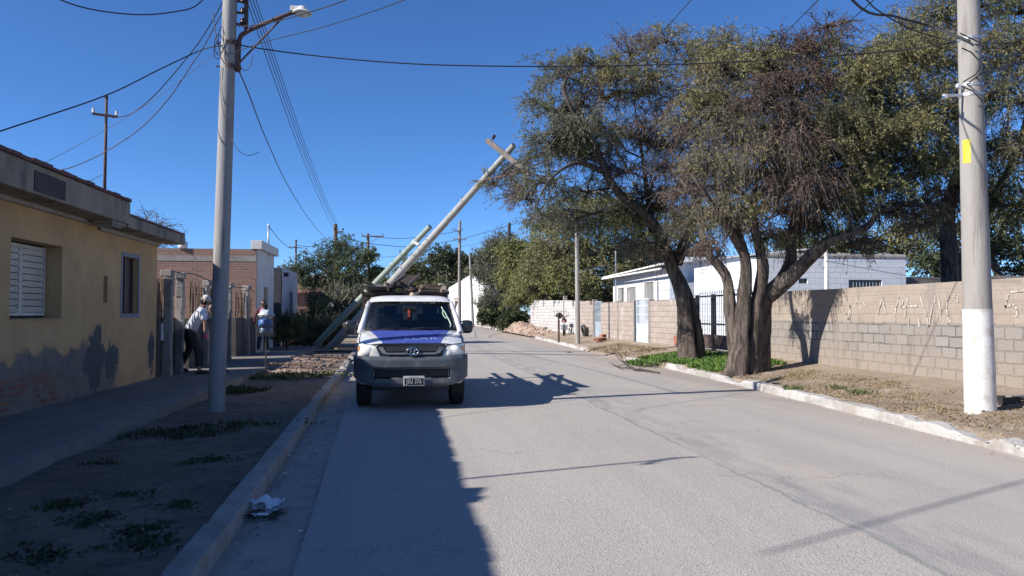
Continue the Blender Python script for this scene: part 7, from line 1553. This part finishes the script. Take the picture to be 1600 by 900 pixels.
J = dict(pelvis=q3(296, 519, Y), waist=q3(302, 508, Y), chest=q3(311, 493, Y), neck=q3(318, 479, Y), head=q3(321, 470, Y - .02), shL=q3(315, 487, Y + .19), elL=q3(326, 503, Y + .2), haL=q3(330, 520, Y + .1), shR=q3(315, 487, Y - .19), elR=q3(320, 504, Y - .22), haR=q3(320, 519, Y - .25),
         hipL=q3(294, 522, Y + .11), knL=q3(297, 544, Y + .2), anL=an2, hipR=q3(297, 523, Y - .1), knR=q3(309, 546, Y - .15), anR=an1)
person('person in a white shirt, white cap and black trousers stooping beside the light pole', J, (1, .1, -.22), mat('shirt_white', (.74, .76, .82), (.66, .68, .76), scale=8, rough=.8, bmp=.2, bscale=12), 'cloth_dark', 'cloth_dark', cap='whitewash', sleeves=.55)
m = MB(); c = J['haR'] + Vector((.03, -.03, -.08)); bag(m, c, (.05, .045, .055), 5); tag(m.build('pink_cloth', mat('pink', (.75, .12, .25), (.65, .1, .2), scale=14), at=tuple(c), smooth=True), 'small bright pink cloth in the hand of the stooping person', 'cloth')
Y = 17.6; X0 = q3(347, 500, Y).x
def o3(dx, z, dy=0): return Vector((X0 + dx, Y + dy, z))
J = dict(pelvis=o3(-.02, 1.02), waist=o3(-.05, 1.16), chest=o3(-.09, 1.34), neck=o3(-.16, 1.50), head=o3(-.19, 1.60), shL=o3(-.10, 1.40, .18), elL=o3(-.10, 1.14, .22), haL=o3(-.2, .98, .2), shR=o3(-.10, 1.40, -.18), elR=o3(.02, 1.16, -.2), haR=o3(.06, .95, -.18),
         hipL=o3(-.02, .96, .09), knL=o3(-.05, .62, .1), anL=o3(-.03, GP + .09, .1), hipR=o3(-.01, .96, -.09), knR=o3(.04, .62, -.1), anR=o3(.09, GP + .09, -.1))
person('person in dark clothes almost wholly hidden behind the light pole', J, (-1, 0, -.2), mat('maroon', (.10, .02, .03), (.08, .02, .025)), 'cloth_dark', 'cloth_dark', sleeves=.95)
Y = 25.6; X0 = q3(411.5, 500, Y).x; zt_ = q3(411, 469, Y).z
k = (zt_ - GP) / 1.62
def o3(dx, z, dy=0): return Vector((X0 + dx * k, Y + dy, GP + z * k))
J = dict(pelvis=o3(0, .88), waist=o3(0, 1.02), chest=o3(0, 1.22), neck=o3(0, 1.36), head=o3(-.01, 1.49), shL=o3(.165, 1.29), elL=o3(.24, 1.04, -.02), haL=o3(.08, .98, -.2), shR=o3(-.165, 1.29), elR=o3(-.25, 1.04, -.02), haR=o3(-.22, .86, -.18),
         hipL=o3(.09, .82), knL=o3(.10, .46, -.02), anL=o3(.13, .09), hipR=o3(-.09, .82), knR=o3(-.10, .46, -.03), anR=o3(-.12, .09, -.12))
wm = person('person with long black hair, sunglasses, pink top and dark red jacket behind the basket', J, (-.25, -1, 0), mat('jacket_red', (.12, .02, .025), (.09, .015, .02), scale=10), mat('jeans', (.03, .035, .06), (.025, .03, .05)), 'shutter', hair='long', sleeves=.95)
m = MB(); m.ell(J['chest'] + Vector((-.015, -.10 , .03)), (.085 * k, .05, .17 * k), 14, 10); m.build('top', mat('pink_top', (.80, .33, .38), (.75, .28, .33), rough=.8), wm, smooth=True)
m = MB(); fd = Vector((-.25, -1, 0)).normalized(); sd_ = Vector((1, -.25, 0)).normalized()
for s_ in (-1, 1): m.ell(J['head'] + fd * .095 + sd_ * s_ * .035 + Vector((0, 0, .012)), (.032, .014, .022), 10, 7)
m.tube([J['head'] + fd * .095 - sd_ * .08 + Vector((0, 0, .015)), J['head'] + fd * .1 + Vector((0, 0, .015)), J['head'] + fd * .095 + sd_ * .08 + Vector((0, 0, .015))], .005, 5); m.build('sunglasses', 'black_plastic', wm)
